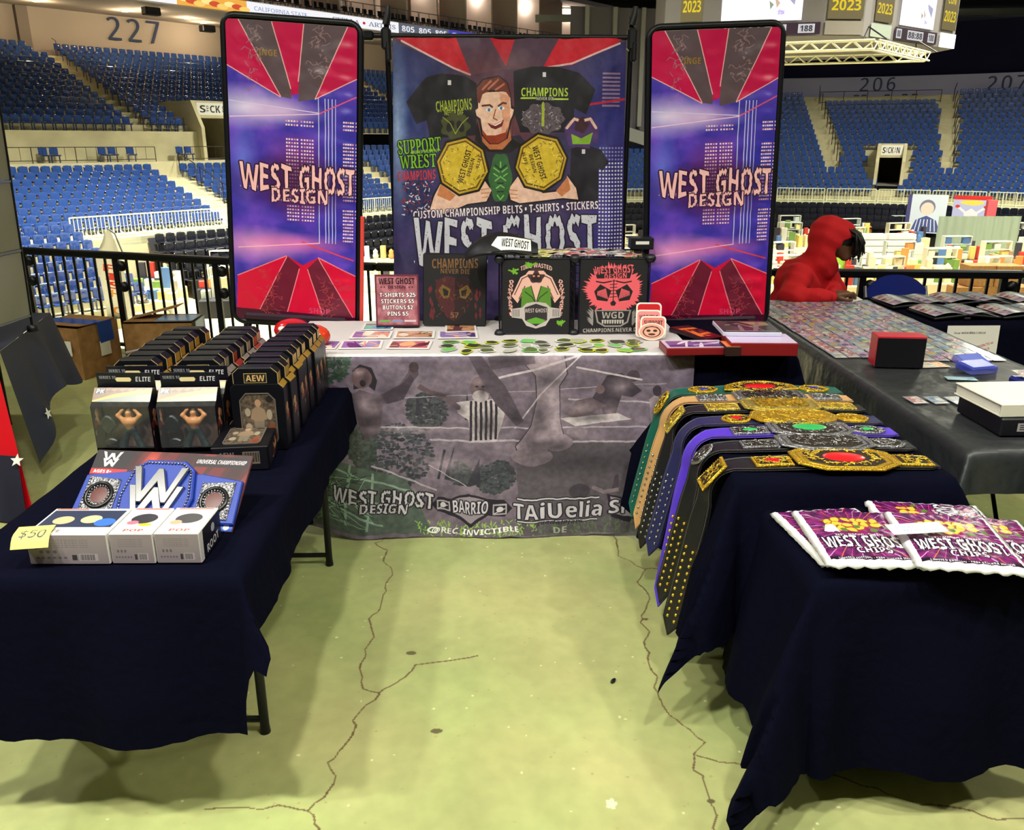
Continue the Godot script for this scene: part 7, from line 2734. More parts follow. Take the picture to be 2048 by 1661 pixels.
		for k in 11:
			for e in [-1, 1]: ball(st, Vector3(s * 0.178 + e * 0.046, 0.04 + k * 0.0105, 0.02), Vector3(0.0034, 0.0034, 0.003), 6, 4)
		part("gems", st, M["chrome"], sp)
		st = S()
		lathe(st, [Vector2(0, 0.005), Vector2(0.026, 0.003)], 20, Transform3D(Basis(Vector3.RIGHT, PI / 2), Vector3(s * 0.178, 0.09, 0.017)))
		part("medallion", st, mat("medallion", C(92, 40, 40), 0.4), sp)
	st = S()
	sheet(st, 10, 4, func(u, v): return Vector3((u - 0.5) * 0.5, 0.236 - v * 0.232, 0.05 * sin(v * PI) * 0.9 + 0.002))
	# three white vinyl figure cartons lying on their backs
	var popim = canvas(512, 256, C(240, 238, 236))
	fillp(popim, P([6, 20, 250, 20, 250, 190, 6, 190]), C(56, 62, 90))
	for a in [[70, 120, C(226, 190, 150)], [160, 110, C(236, 206, 160)], [215, 140, C(70, 120, 210)]]: oval(popim, a[0], a[1], 34, 40, a[2])
	fillp(popim, P([264, 20, 380, 20, 380, 200, 264, 200]), C(214, 210, 214))
	oval(popim, 322, 110, 40, 50, C(60, 58, 66))
	oval(popim, 296, 150, 18, 20, C(236, 120, 140))
	oval(popim, 340, 170, 20, 14, C(240, 200, 40))
	fillp(popim, P([394, 20, 506, 20, 506, 200, 394, 200]), C(206, 206, 210))
	oval(popim, 450, 110, 40, 50, C(66, 64, 70))
	oval(popim, 420, 150, 18, 22, C(230, 170, 140))
	for x in [6, 264, 394]:
		popim.fill_rect(Rect2i(x, 2, 110, 14), C(214, 120, 110))
		popim.fill_rect(Rect2i(x + 10, 206, 90, 40), C(226, 222, 220))
	text(popim, "ELITE", 60, 226, 80, 24, C(140, 120, 120))
	text(popim, "POP", 320, 226, 60, 24, C(190, 90, 80))
	text(popim, "POP", 450, 226, 60, 24, C(190, 90, 80))
	var pm = tex_mat("vinyl_carton_print", popim, 0.2)
	var bm = tex_mat("vinyl_carton_base_print", box_print("pop_base"), 0.5)
	var wm = mat("vinyl_carton_white", C(226, 222, 222), 0.4)
	for a in [[-1.128, 0.212, Rect2(0, 0, 0.5, 1), "wide white carton of paired vinyl figures lying flat"], [-0.96, 0.114, Rect2(0.5, 0, 0.25, 1), "white vinyl figure carton between two others lying flat"], [-0.84, 0.118, Rect2(0.75, 0, 0.25, 1), "white vinyl figure carton with black printed side lying flat"]]:
		var o = thing("vinyl_figure_carton", a[3], "toy box", Vector3(a[0], Y, -2.0), 0.0, "white vinyl figure cartons")
		o.rotation.y = -0.02
		var hw: float = a[1] / 2
		st = S()
		box(st, Vector3(0, 0.045, -0.08), Vector3(a[1], 0.088, 0.16), 0.002)
		part("carton", st, wm, o)
		st = S()
		quad(st, Vector3(-hw + 0.002, 0.0896, -0.001), Vector3(hw - 0.002, 0.0896, -0.001), Vector3(hw - 0.002, 0.0896, -0.159), Vector3(-hw + 0.002, 0.0896, -0.159), a[2])
		part("printed_window", st, pm, o)
		st = S()
		quad(st, Vector3(-hw + 0.002, 0.003, 0.0006), Vector3(hw - 0.002, 0.003, 0.0006), Vector3(hw - 0.002, 0.086, 0.0006), Vector3(-hw + 0.002, 0.086, 0.0006))
		part("base_print", st, bm, o)
		if a[0] > -0.9:
			var si = canvas(192, 96, C(26, 24, 34))
			im = si
			fillp(si, P([0, 0, 30, 0, 24, 96, 0, 96]), C(220, 216, 220))
			text(si, "ROOT", 110, 74, 110, 26, C(230, 228, 232), {"rot": -0.05})
			oval(si, 120, 30, 16, 14, C(190, 190, 200))
			st = S()
			quad(st, Vector3(hw + 0.0006, 0.003, -0.001), Vector3(hw + 0.0006, 0.003, -0.159), Vector3(hw + 0.0006, 0.086, -0.159), Vector3(hw + 0.0006, 0.086, -0.001))
			part("side_print", st, tex_mat("vinyl_side_print", si, 0.35), o)
	st = S()
	sheet(st, 6, 6, func(u, v):
		var b = maxf(0.0, v - 0.5)
		return Vector3((u - 0.5) * 0.092, 0.0 - b * b * 0.10, (v - 0.5) * 0.075), true)
	var note = part("sticky_note", st, tex_mat("note_fifty_print", box_print("note50"), 0.7))
	note.position = Vector3(-1.212, Y + 0.094, -2.0)
	note.rotation_degrees = Vector3(4, 8, 0)
	tag(note, "yellow sticky price note on the wide vinyl carton's corner", "note")

# ------------------------------------------------------------------ title belts
func belt(label: String, zc: float, leather: String, w: float, plates: Array, hang: float, studs: String, skew: float, lift: float):
	var t = thing("title_belt", label, "belt", Vector3(0, 0, zc), 0.0, "title belts on the black cloth")
	var Y = 0.806 + lift
	var xe = 0.80
	# centre line of the strap: right end on the table, across, over the left edge and down
	var line = []
	var x = 1.46
	while x > xe:
		line.append(Vector2(x, Y))
		x -= 0.03
	for i in 7:
		var a = PI / 2 * (i + 1) / 7.0
		line.append(Vector2(xe - sin(a) * 0.10, Y - 0.10 + cos(a) * 0.10))
	var n = int(hang / 0.03)
	for i in n: line.append(Vector2(xe - 0.10 - 0.10 * (i / float(n)), Y - 0.10 - 0.03 * (i + 1)))
	var m = line.size()
	var len = 0.0
	var acc = [0.0]
	for i in range(1, m):
		len += line[i].distance_to(line[i - 1])
		acc.append(len)
	var place = func(d: float, z: float, off: float) -> Vector3:
		var i = 0
		while i < m - 2 and acc[i + 1] < d: i += 1
		var f = (d - acc[i]) / maxf(acc[i + 1] - acc[i], 1e-6)
		var p = line[i].lerp(line[i + 1], f)
		var tg = (line[i + 1] - line[i]).normalized()
		var nn = Vector2(tg.y, -tg.x)
		var bulge = 0.012 * exp(-pow((d - 0.33) / 0.17, 2))
		var tw = 0.55 * smoothstep(0.70, 0.95, d)
		return Vector3(p.x + nn.x * off + sin(tw) * z, p.y + nn.y * off + bulge, cos(tw) * z + skew * maxf(0.0, d - 0.66))
	var width = func(d: float) -> float:
		var k = w * 0.5 * (1.0 + 0.35 * exp(-pow((d - 0.33) / 0.13, 2)))
		if d > 0.62: k *= lerpf(1.0, 0.72, clampf((d - 0.62) / 0.1, 0, 1))
		if d > len - 0.06: k *= clampf((len - d) / 0.06, 0.0, 1.0)
		if d < 0.02: k *= 0.8
		return k
	var st = S()
	for lay in [[0.003, false], [-0.002, true]]:
		sheet(st, m * 2, 4, func(u, v): return place.call(u * len, (v - 0.5) * 2.0 * width.call(u * len), lay[0]), lay[1])
	for e in [-1, 1]:
		sheet(st, m * 2, 1, func(u, v): return place.call(u * len, e * width.call(u * len), lerpf(0.003, -0.002, v)), e > 0)
	part("strap", st, M[leather], t)
	# stitching line
	st = S()
	for e in [-1, 1]:
		var pts = []
		for i in 60:
			var d = 0.03 + (len - 0.13) * i / 59.0
			pts.append(place.call(d, e * (width.call(d) - 0.007), 0.0034))
		tube(st, pts, 0.0009, 4, false)
	part("stitching", st, mat("stitch", C(96, 90, 84), 0.7), t)
	# plates: [distance along, kind, half length, half width, metal, enamel, word]
	for p in plates:
		var d: float = p[0]
		var c = place.call(d, 0.0, 0.004)
		var ax = (place.call(d - 0.02, 0.0, 0.004) - place.call(d + 0.02, 0.0, 0.004)).normalized()
		var up = Vector3(0, 0, -1)
		var nn = ax.cross(up).normalized()
		if nn.dot(Vector3(-0.4, 1, 0)) < 0: nn = -nn
		var xf = Transform3D(Basis(ax, up, nn), c)
		var a: float = p[2]
		var b: float = p[3]
		var out: PackedVector2Array
		match p[1]:
			"wing": out = PackedVector2Array([Vector2(-a, -b * 0.45), Vector2(-a * 0.55, -b * 0.55), Vector2(-a * 0.3, -b), Vector2(a * 0.3, -b), Vector2(a * 0.55, -b * 0.55), Vector2(a, -b * 0.45), Vector2(a * 0.9, b * 0.3), Vector2(a * 0.6, b * 0.7), Vector2(a * 0.3, b), Vector2(-a * 0.3, b), Vector2(-a * 0.6, b * 0.7), Vector2(-a * 0.9, b * 0.3)])
			"octagon": out = PackedVector2Array([Vector2(-a, -b * 0.5), Vector2(-a * 0.55, -b), Vector2(a * 0.55, -b), Vector2(a, -b * 0.5), Vector2(a, b * 0.5), Vector2(a * 0.55, b), Vector2(-a * 0.55, b), Vector2(-a, b * 0.5)])
			"round": out = ngon(36, a, b, 12, 0.025)
			"slab": out = PackedVector2Array([Vector2(-a, -b), Vector2(a * 0.9, -b), Vector2(a, b * 0.8), Vector2(-a * 0.95, b)])
			_: out = ngon(24, a, b, 6, 0.04)
		st = S()
		extrude(st, out, 0.006, xf, 0.0015)
		var pl = part("plate", st, M[p[4]], t)
		# raised inner rim, beading and boss
		var inner = PackedVector2Array()
		var ring = []
		for q in out:
			inner.append(q * 0.74)
			ring.append(xf * Vector3(q.x * 0.86, q.y * 0.86, 0.0065))
		st = S()
		extrude(st, inner, 0.003, xf * Transform3D(Basis(), Vector3(0, 0, 0.005)), 0.001)
		part("field", st, M["dark_engraving"] if p[5] != "metal" else M[p[4]], pl)
		st = S()
		tube(st, ring, 0.0022, 6, false, true)
		var per = 0.0
		for i in out.size(): per += (out[i] * 0.93).distance_to(out[(i + 1) % out.size()] * 0.93)
		var beads = clampi(int(per / 0.009), 10, 70)
		var step = per / beads
		var run = 0.0
		for i in out.size():
			var q0 = out[i] * 0.935
			var q1 = out[(i + 1) % out.size()] * 0.935
			var l = q0.distance_to(q1)
			while run < l:
				var q = q0.lerp(q1, run / l)
				ball(st, xf * Vector3(q.x, q.y, 0.0064), Vector3(0.0026, 0.0026, 0.0026), 5, 3)
				run += step
			run -= l
		# engraved scrolls standing proud of the field
		var r := RandomNumberGenerator.new()
		r.seed = hash(label) + int(d * 100)
		for i in int(clampf(a * b * 16000, 8, 130)):
			var an = r.randf() * TAU
			var q = Vector2(cos(an) * a, sin(an) * b) * r.randf_range(0.56 if p[5] != "metal" and p[5] != "" else 0.2, 0.72)
			var o2 = Vector2(r.randf_range(-1, 1), r.randf_range(-1, 1)).normalized() * r.randf_range(0.006, 0.012)
			tube(st, [xf * Vector3(q.x, q.y, 0.0082), xf * Vector3(q.x + o2.x, q.y + o2.y, 0.0095), xf * Vector3(q.x + o2.x * 1.4 - o2.y * 0.6, q.y + o2.y * 1.4 + o2.x * 0.6, 0.0082)], 0.0022, 4, false)
		part("relief", st, M["bright_gold"] if p[4] in ["gold_plate", "pale_gold_plate"] else M["chrome"], pl)
		if p[5] != "metal" and p[5] != "":
			st = S()
			var prof = []
			for i in 5: prof.append(Vector2(cos(PI / 2 * i / 4.0) * 0.44, 0.006 + sin(PI / 2 * i / 4.0) * 0.006))
			lathe(st, prof, 24, xf * Transform3D(Basis(Vector3(a, 0, 0), Vector3(0, 0, 1), Vector3(0, b, 0)), Vector3.ZERO))
			part("enamel_boss", st, M[p[5]], pl)
		if p[6] != "":
			var rows = p[6].split("|")
			for ri in rows.size():
				var tm = inst("lettering", letters(rows[ri], b * (0.46 if rows.size() == 1 else 0.36), 0.003), M["bright_gold"] if p[4] in ["gold_plate", "pale_gold_plate"] else M["chrome"], pl)
				var wd = tm.mesh.get_aabb().size.x
				var sc = minf(1.0, a * 1.35 / maxf(wd, 0.001))
				tm.transform = xf * Transform3D(Basis.from_scale(Vector3(sc, 1, 1)), Vector3(0, b * (0.0 if rows.size() == 1 else 0.28 - 0.5 * ri), 0.0125))
	# dome studs in two columns near the tip
	st = S()
	var d = len - 0.34
	var k = 0
	while d < len - 0.05:
		for e in [-1, 1]:
			var c = place.call(d + (0.008 if e > 0 else 0.0), e * width.call(d) * 0.42, 0.004)
			ball(st, c, Vector3(0.006, 0.0065, 0.0065), 8, 5)
		d += 0.027
		k += 1
	var sp = part("studs", st, M["chrome"] if studs == "silver" else M["bright_gold"], t)
	sp.set_meta("kind", "stuff")
	return t

func build_debris():
	var st = S()
	ball(st, Vector3(0, 0.006, 0), Vector3(0.016, 0.006, 0.007), 10, 6)
	var o = part("floor_scrap", st, M["black_plastic"])
	o.position = Vector3(0.414, 0, -2.495)
	o.rotation.y = 0.9
	tag(o, "tiny black scrap lying on the open concourse floor", "scrap")

func build_belts():
	var G = "gold_plate"
	var PG = "pale_gold_plate"
	var SV = "silver_plate"
	belt("dark green title belt with gold plates and oval side plates", -3.345, "green_leather", 0.115, [[0.34, "wing", 0.16, 0.085, G, "red_enamel", ""], [0.58, "oval", 0.062, 0.042, G, "blue_enamel", ""], [0.11, "oval", 0.062, 0.042, G, "blue_enamel", ""], [0.765, "oval", 0.055, 0.036, G, "", ""]], 0.50, "silver", 0.0, 0.012)
	belt("tan leather title belt with dark silver plates", -3.235, "tan_leather", 0.10, [[0.335, "octagon", 0.145, 0.085, SV, "", "WILD|STAR"], [0.57, "slab", 0.062, 0.036, SV, "metal", ""], [0.10, "slab", 0.062, 0.036, SV, "metal", ""]], 0.48, "silver", 0.0, 0.010)
	belt("black title belt with pale gold squared plates and red crest", -3.11, "black_leather", 0.10, [[0.33, "octagon", 0.155, 0.095, PG, "metal", "WEST COAST|WRESTLING"], [0.56, "slab", 0.068, 0.04, PG, "metal", ""], [0.10, "slab", 0.07, 0.04, PG, "metal", ""], [0.755, "slab", 0.06, 0.036, PG, "metal", ""]], 0.52, "silver", 0.0, 0.010)
	belt("navy title belt with round yellow gold plates", -2.965, "navy_leather", 0.105, [[0.33, "round", 0.165, 0.105, G, "metal", ""], [0.545, "oval", 0.056, 0.046, G, "red_enamel", ""], [0.105, "oval", 0.064, 0.048, G, "metal", "GHOST"]], 0.46, "silver", 0.05, 0.008)
	belt("violet title belt with silver and green enamel plates", -2.835, "purple_leather", 0.10, [[0.315, "octagon", 0.15, 0.09, SV, "green_enamel", ""], [0.53, "slab", 0.07, 0.036, SV, "green_enamel", ""], [0.10, "oval", 0.066, 0.04, SV, "green_enamel", ""]], 0.55, "gold", 0.18, 0.006)
	belt("black title belt with dark silver engraved plates", -2.70, "black_leather", 0.105, [[0.31, "octagon", 0.165, 0.092, SV, "", ""], [0.535, "slab", 0.068, 0.034, SV, "", ""], [0.095, "oval", 0.072, 0.044, SV, "", ""], [0.74, "oval", 0.048, 0.034, SV, "", ""]], 0.52, "gold", 0.02, 0.004)
	belt("black title belt with red and gold enamel plates at the front", -2.545, "black_leather", 0.115, [[0.305, "octagon", 0.17, 0.105, G, "red_enamel", ""], [0.54, "slab", 0.066, 0.04, G, "red_enamel", ""], [0.075, "slab", 0.062, 0.045, G, "", ""], [0.745, "slab", 0.06, 0.042, G, "", ""]], 0.56, "gold", 0.02, 0.0)

# ------------------------------------------------------------------ printed snack bags
func bag_print() -> Image:
	var w = 384
	var h = 448
	var im = canvas(w, h, C(240, 240, 242))
	var inner = mottle(w - 44, h - 56, C(70, 20, 70), C(132, 34, 112), 0.02, 7)
	var c = Vector2(160, 170)
	var r := RandomNumberGenerator.new()
	r.seed = 6
	for i in 34:
		var a = TAU * i / 34.0 + r.randf() * 0.1
		var d = Vector2(cos(a), sin(a))
		var o = d.orthogonal() * r.randf_range(2, 7)
		fillp(inner, [c + d * 60, c + d * 420 + o, c + d * 420 - o], [C(214, 150, 226), C(196, 60, 150), C(230, 110, 70)][i % 3])
	spot(inner, 170, 150, 130, 90, Color(0.85, 0.12, 0.35, 0.7))
	# crisps and coins of gold, a ghost, leaves
	for i in 16:
		var p = Vector2(80 + (i % 6) * 36 + r.randf_range(-10, 10), 90 + (i / 6) * 38 + r.randf_range(-10, 10))
		oval(inner, p.x, p.y, 26, 18, C(140, 84, 20), r.randf() * 3)
		oval(inner, p.x, p.y, 22, 15, C(240, 190, 70), r.randf() * 3)
	for i in 5: oval(inner, 60 + i * 60, 150 + (i % 2) * 24, 16, 12, C(90, 120, 50), i)
	fillp(inner, P([40, 180, 60, 130, 90, 130, 100, 190, 84, 180, 70, 195]), C(240, 236, 240))
	text(inner, "ZEST · NACHO · CHEESE", 165, 214, 190, 14, C(250, 240, 250))
	text(inner, "WEST GHOST", 170, 268, 320, 76, C(250, 250, 252), {"drip": 0.16, "line": 6, "ink": C(34, 10, 40), "arch": 0.1})
	text(inner, "CHIPS", 180, 326, 130, 34, C(250, 224, 236), {"drip": 0.14, "line": 5, "ink": C(34, 10, 40)})
	inner.fill_rect(Rect2i(0, 372, 340, 20), C(30, 12, 36))
	text(inner, "LIMITED EDITION · FREE STICKER INSIDE", 170, 382, 280, 10, C(230, 220, 236))
	im.blit_rect(inner, Rect2i(0, 0, w - 44, h - 56), Vector2i(22, 26))
	return im

func build_bags():
	var pm = tex_mat("snack_bag_print", bag_print(), 0.24)
	var Y = 0.716
	for a in [[1.01, -2.225, 0.10, 0.0, "printed snack bag at the bottom of the pile, mostly covered"], [1.03, -2.155, -0.06, 0.026, "printed snack bag lying on top with its full ghost name showing"], [1.33, -2.30, 1.42, 0.0, "printed snack bag turned sideways at the back of the table"], [1.385, -2.13, -0.22, 0.02, "printed snack bag at the table's near right corner under another"], [1.265, -2.09, -0.18, 0.045, "printed snack bag overhanging the table edge, lying on another"]]:
		var n := FastNoiseLite.new()
		n.seed = int(a[0] * 1000)
		n.frequency = 5.0
		var st = S()
		var W = 0.285
		var H = 0.345
		for side in [1.0, -0.25]:
			sheet(st, 26, 30, func(u, v):
				var e = minf(minf(u, 1.0 - u) / 0.09, minf(v, 1.0 - v) / 0.07)
				var puff = pow(clampf(e, 0, 1), 0.6)
				var y = side * (0.014 * puff + 0.007 * puff * sin(u * PI) * sin(v * PI)) + 0.005 * n.get_noise_2d(u * 3.0, v * 3.0) + (0.004 * sin(u * 40.0) * clampf(1.0 - e, 0, 1))
				return Vector3((u - 0.5) * W * (1.0 - 0.05 * puff * sin(v * PI)), y + 0.006, (v - 0.5) * H)
			, side > 0)
		var o = part("snack_bag", st, pm)
		o.position = Vector3(a[0], Y + a[3], a[1] + 0.045)
		o.rotation.y = a[2]
		tag(o, a[4], "snack bag", "printed snack bags")
	var im = canvas(192, 64, C(244, 246, 250))
	text(im, "$5 each", 60, 22, 70, 18, C(110, 130, 180), {"thin": true})
	text(im, "Mystery bags!", 110, 46, 130, 18, C(110, 130, 180), {"thin": true})
	var c = flat_card("price_slip", "white handwritten slip laid across the snack bags", "note", Vector3(1.165, Y + 0.088, -2.06), Vector2(0.16, 0.05), 0.10, tex_mat("bag_slip_print", im, 0.6))
	c.rotation.x = 0.12

# ------------------------------------------------------------------ card tables at the right
func build_card_tables():
	var H = 0.78
	var pl = M["black_plastic_cover"]
	folding_table("folding table carrying the long field of trading cards", 1.70, 2.56, -5.62, -2.72, H, false)
	folding_table("folding table under the open card binders", 2.62, 4.2, -5.72, -4.86, H, true)
	var st = S()
	cloth(st, 1.68, 2.57, -5.63, -2.71, H + 0.004, 0.36, 0.34, 0.3, 0.16, 31, 0.03, 0.025, 9.0)
	tag(part("plastic_table_cover", st, pl), "creased black plastic cover under the rows of trading cards", "table cover")
	st = S()
	cloth(st, 2.60, 4.22, -5.73, -4.85, H + 0.004, 0.2, 0.3, 0.3, 0.6, 33, 0.02, 0.015, 9.0)
	tag(part("plastic_table_cover", st, M["black_cloth"]), "black cover hanging from the binder table", "table cover")
	# trading cards laid edge to edge
	var pals = [[C(160, 168, 176), C(120, 136, 156), C(186, 160, 104), C(196, 198, 200)], [C(186, 150, 176), C(150, 104, 140), C(200, 186, 200), C(104, 88, 130)], [C(150, 162, 146), C(104, 128, 112), C(190, 180, 126), C(196, 204, 190)], [C(126, 150, 172), C(84, 112, 146), C(180, 192, 200), C(190, 158, 80)], [C(172, 124, 128), C(130, 66, 78), C(196, 172, 168), C(206, 196, 190)]]
	var cm = tex_mat("trading_card_print", print_sheet(5, 80, 112, 51, pals, C(150, 152, 164)), 0.2)
	var meshes = []
	for k in 25:
		var m = S()
		var r0 = Rect2((k % 5) * 0.2, (k / 5) * 0.2, 0.2, 0.2)
		quad(m, Vector3(-0.032, 0.002, 0.045), Vector3(0.032, 0.002, 0.045), Vector3(0.032, 0.002, -0.045), Vector3(-0.032, 0.002, -0.045), r0)
		for s in [-1, 1]:
			face(m, [Vector3(-0.032, 0, s * 0.045), Vector3(0.032, 0, s * 0.045), Vector3(0.032, 0.002, s * 0.045), Vector3(-0.032, 0.002, s * 0.045)], Vector3(0, 0, s), [r0.position, r0.position, r0.position, r0.position])
			face(m, [Vector3(s * 0.032, 0, -0.045), Vector3(s * 0.032, 0, 0.045), Vector3(s * 0.032, 0.002, 0.045), Vector3(s * 0.032, 0.002, -0.045)], Vector3(s, 0, 0), [r0.position, r0.position, r0.position, r0.position])
		meshes.append(fin(m))
	var r := RandomNumberGenerator.new()
	r.seed = 77
	var n = 0
	for row in 23:
		for col in 12:
			var p = Vector3(1.74 + col * 0.069 + r.randf_range(-0.003, 0.003), H + 0.014, -5.52 + row * 0.0735 + r.randf_range(-0.003, 0.003))
			if p.z > -3.95 or (p.z > -4.02 and p.x < 2.0): continue
			var o = inst("trading_card", meshes[r.randi() % 25], cm)
			o.position = p
			o.rotation = Vector3(0.045, r.randf_range(-0.03, 0.03), 0)
			tag(o, "colourful trading card laid flat in rows on the black cover", "card", "trading cards in rows")
			n += 1
	for col in 9:
		var o = inst("trading_card", meshes[r.randi() % 25], cm)
		o.position = Vector3(1.76 + col * 0.085, H + 0.014, -3.28 + 0.004 * col)
		o.rotation = Vector3(0.04, 0.1, 0)
		tag(o, "trading card in the single row beside the white binder", "card", "trading cards beside the white binder")
	# red and black carton
	var t = thing("deck_box", "red and black carton standing on the card table", "box", Vector3(1.93, H + 0.012, -3.80), -0.12)
	st = S()
	box(st, Vector3(0, 0.08, -0.05), Vector3(0.225, 0.15, 0.10), 0.003)
	part("carton", st, mat("deck_box_red", C(196, 28, 52), 0.4), t)
	st = S()
	box(st, Vector3(0, 0.075, 0.001), Vector3(0.222, 0.142, 0.003), 0.001)
	part("front_panel", st, mat("deck_box_black", C(16, 15, 20), 0.35), t)
	# translucent blue card cases and a little board
	for k in 2:
		t = thing("card_case", ["see through blue card case lying on the cover", "see through blue card case leaning on another"][k], "case", Vector3(2.27 + k * 0.03, H + 0.012, -3.74 - k * 0.10), 0.25)
		t.rotation.x = [0.12, 0.3][k]
		st = S()
		box(st, Vector3(0, 0.02, 0), Vector3(0.15, 0.035, 0.11), 0.006)
		var bm = mat("blue_case", Color(0.28, 0.34, 0.85, 0.55), 0.15)
		bm.transparency = BaseMaterial3D.TRANSPARENCY_ALPHA
		part("case", st, bm, t)
		st = S()
		box(st, Vector3(0, 0.039, 0), Vector3(0.125, 0.002, 0.085))
		part("lid_panel", st, mat("blue_case_lid", C(120, 134, 226), 0.2), t)
	var chart = print_sheet(3, 60, 40, 3, [[C(232, 196, 110), C(240, 240, 240), C(120, 170, 210)], [C(230, 130, 110), C(250, 240, 220), C(240, 200, 60)]], C(240, 240, 240))
	flat_card("card_chart", "small white chart with coloured scallops beside the red carton", "card", Vector3(2.10, H + 0.012, -3.86), Vector2(0.18, 0.10), 0.1, tex_mat("chart_print", chart, 0.4))
	flat_card("card_sleeve", "single pale blue card sleeve lying on the cover", "sleeve", Vector3(2.13, H + 0.013, -3.61), Vector2(0.13, 0.055), -0.15, mat("sleeve_blue", C(150, 190, 200), 0.2))
	t = thing("card_tray", "dark blue tray of cards at the right of the cover", "tray", Vector3(2.42, H + 0.012, -3.49), 0.02)
	st = S()
	box(st, Vector3(0, 0.02, 0), Vector3(0.24, 0.035, 0.1), 0.01)
	part("tray", st, mat("tray_blue", C(30, 40, 130), 0.3), t)
	st = S()
	quad(st, Vector3(-0.1, 0.045, 0.04), Vector3(0.1, 0.045, 0.04), Vector3(0.1, 0.055, -0.07), Vector3(-0.1, 0.055, -0.07))
	part("top_card", st, cm, t)
	# white and black binders stacked at the near corner
	t = thing("ring_binder", "thick black ring binder under the white one, spine label showing", "binder", Vector3(2.06, H + 0.012, -2.98), 0.0)
	st = S()
	box(st, Vector3(0, 0.035, 0), Vector3(0.42, 0.07, 0.30), 0.006)
	part("cover", st, M["black_plastic"], t)
	var li = canvas(256, 40, C(170, 160, 162))
	for k in 3: li.fill_rect(Rect2i(8, 8 + k * 10, 40, 5), C(40, 50, 70))
	text(li, "collect", 150, 20, 60, 18, C(120, 110, 116), {"thin": true})
	fillp(li, P([214, 6, 244, 6, 236, 18, 248, 34, 232, 34, 226, 22, 222, 34, 210, 34]), C(30, 110, 50))
	st = S()
	quad(st, Vector3(-0.15, 0.02, 0.1512), Vector3(0.14, 0.02, 0.1512), Vector3(0.14, 0.052, 0.1512), Vector3(-0.15, 0.052, 0.1512))
	part("spine_label", st, tex_mat("binder_label_print", li, 0.4), t)
	t = thing("ring_binder", "white ring binder lying on the black binder stack", "binder", Vector3(2.05, H + 0.083, -3.0), 0.04)
	st = S()
	box(st, Vector3(0, 0.003, 0), Vector3(0.42, 0.006, 0.30), 0.002)
	box(st, Vector3(0, 0.045, 0), Vector3(0.42, 0.006, 0.30), 0.002)
	box(st, Vector3(0, 0.024, 0.148), Vector3(0.42, 0.048, 0.005), 0.002)
	part("cover", st, mat("binder_white", C(226, 222, 206), 0.35), t)
	st = S()
	box(st, Vector3(0, 0.024, -0.01), Vector3(0.40, 0.034, 0.28))
	part("pages", st, M["paper"], t)
	t = thing("card_stock_box", "tall dark card box below the binders at the table's near end", "box", Vector3(2.2, 0.0, -2.60), 0.0)
	st = S()
	box(st, Vector3(0, 0.37, 0), Vector3(0.62, 0.74, 0.14), 0.01)
	part("body", st, M["black_plastic"], t)
	# open binders with pocket pages
	var pocket = tex_mat("pocket_page_print", print_sheet(3, 96, 128, 88, pals, C(190, 192, 196)), 0.15)
	var k = 0
	for a in [[2.78, -5.42, 0.06], [3.20, -5.50, 0.04], [3.66, -5.50, 0.02], [2.86, -5.06, 0.08], [3.30, -5.07, 0.05], [3.74, -5.08, 0.02]]:
		t = thing("open_binder", "open black card binder, %s" % ["back row, nearest the blue chair", "back row, second from the blue chair", "back row, third from the blue chair", "front row, above the paper notice", "front row, second along from the notice", "front row, third along from the notice"][k], "binder", Vector3(a[0], H + 0.012, a[1]), a[2], "open card binders")
		st = S()
		for s in [-1, 1]: box(st, Vector3.ZERO, Vector3(0.215, 0.012, 0.31), 0.002, Transform3D(Basis(Vector3(0, 0, 1), -s * 0.10), Vector3(s * 0.108, 0.02, 0)))
		box(st, Vector3(0, 0.008, 0), Vector3(0.04, 0.014, 0.31), 0.002)
		part("cover", st, M["black_plastic"], t)
		for s in [-1, 1]:
			st = S()
			sheet(st, 6, 1, func(u, v): return Vector3(s * (0.006 + u * 0.2), 0.03 + 0.018 * sin(u * PI) - 0.004 * u, (v - 0.5) * 0.29), s < 0)
			part("pocket_page", st, pocket, t)
		k += 1
	var pi = canvas(160, 192, C(236, 232, 228))
	text(pi, "Dear WARDENS/LANDS", 70, 34, 96, 9, C(60, 56, 60))
	text(pi, "Please", 26, 70, 30, 9, C(60, 56, 60))
	text(pi, "PLEASE", 52, 84, 32, 9, C(60, 56, 60))
	for i in 3: text(pi, ["AND MOTION TO or", "for the ONLY", "1 PIECE"][i], 108 - i * 2, 96 + i * 24, 84 - i * 16, 11, C(190, 60, 70), {"rot": -0.45})
	st = S()
	box(st, Vector3.ZERO, Vector3(0.315, 0.25, 0.002))
	var o = part("paper_notice", st, tex_mat("notice_print", pi, 0.8))
	o.position = Vector3(2.86, 0.655, -4.80)
	o.rotation.x = -0.05
	tag(o, "white paper notice with red writing taped to the binder table's front", "notice")
	# blue folding chair behind the tables
	t = thing("folding_chair", "blue folding chair with a rounded back behind the binder table", "chair", Vector3(2.93, 0, -5.98), 0.0)
	st = S()
	sheet(st, 16, 10, func(u, v):
		var x = (u - 0.5) * 0.43
		var top = 0.90 - 0.10 * pow(absf(u - 0.5) * 2.0, 2.6)
		return Vector3(x, lerpf(top, 0.60, v), -0.03 * cos((u - 0.5) * PI) + 0.02))
	sheet(st, 16, 10, func(u, v):
		var x = (u - 0.5) * 0.43
		var top = 0.90 - 0.10 * pow(absf(u - 0.5) * 2.0, 2.6)
		return Vector3(x, lerpf(top, 0.60, v), -0.03 * cos((u - 0.5) * PI) + 0.0), true)
	part("backrest", st, M["blue_chair"], t)
	st = S()
	box(st, Vector3(0, 0.44, 0.2), Vector3(0.42, 0.04, 0.38), 0.015)
	part("seat", st, M["blue_chair"], t)
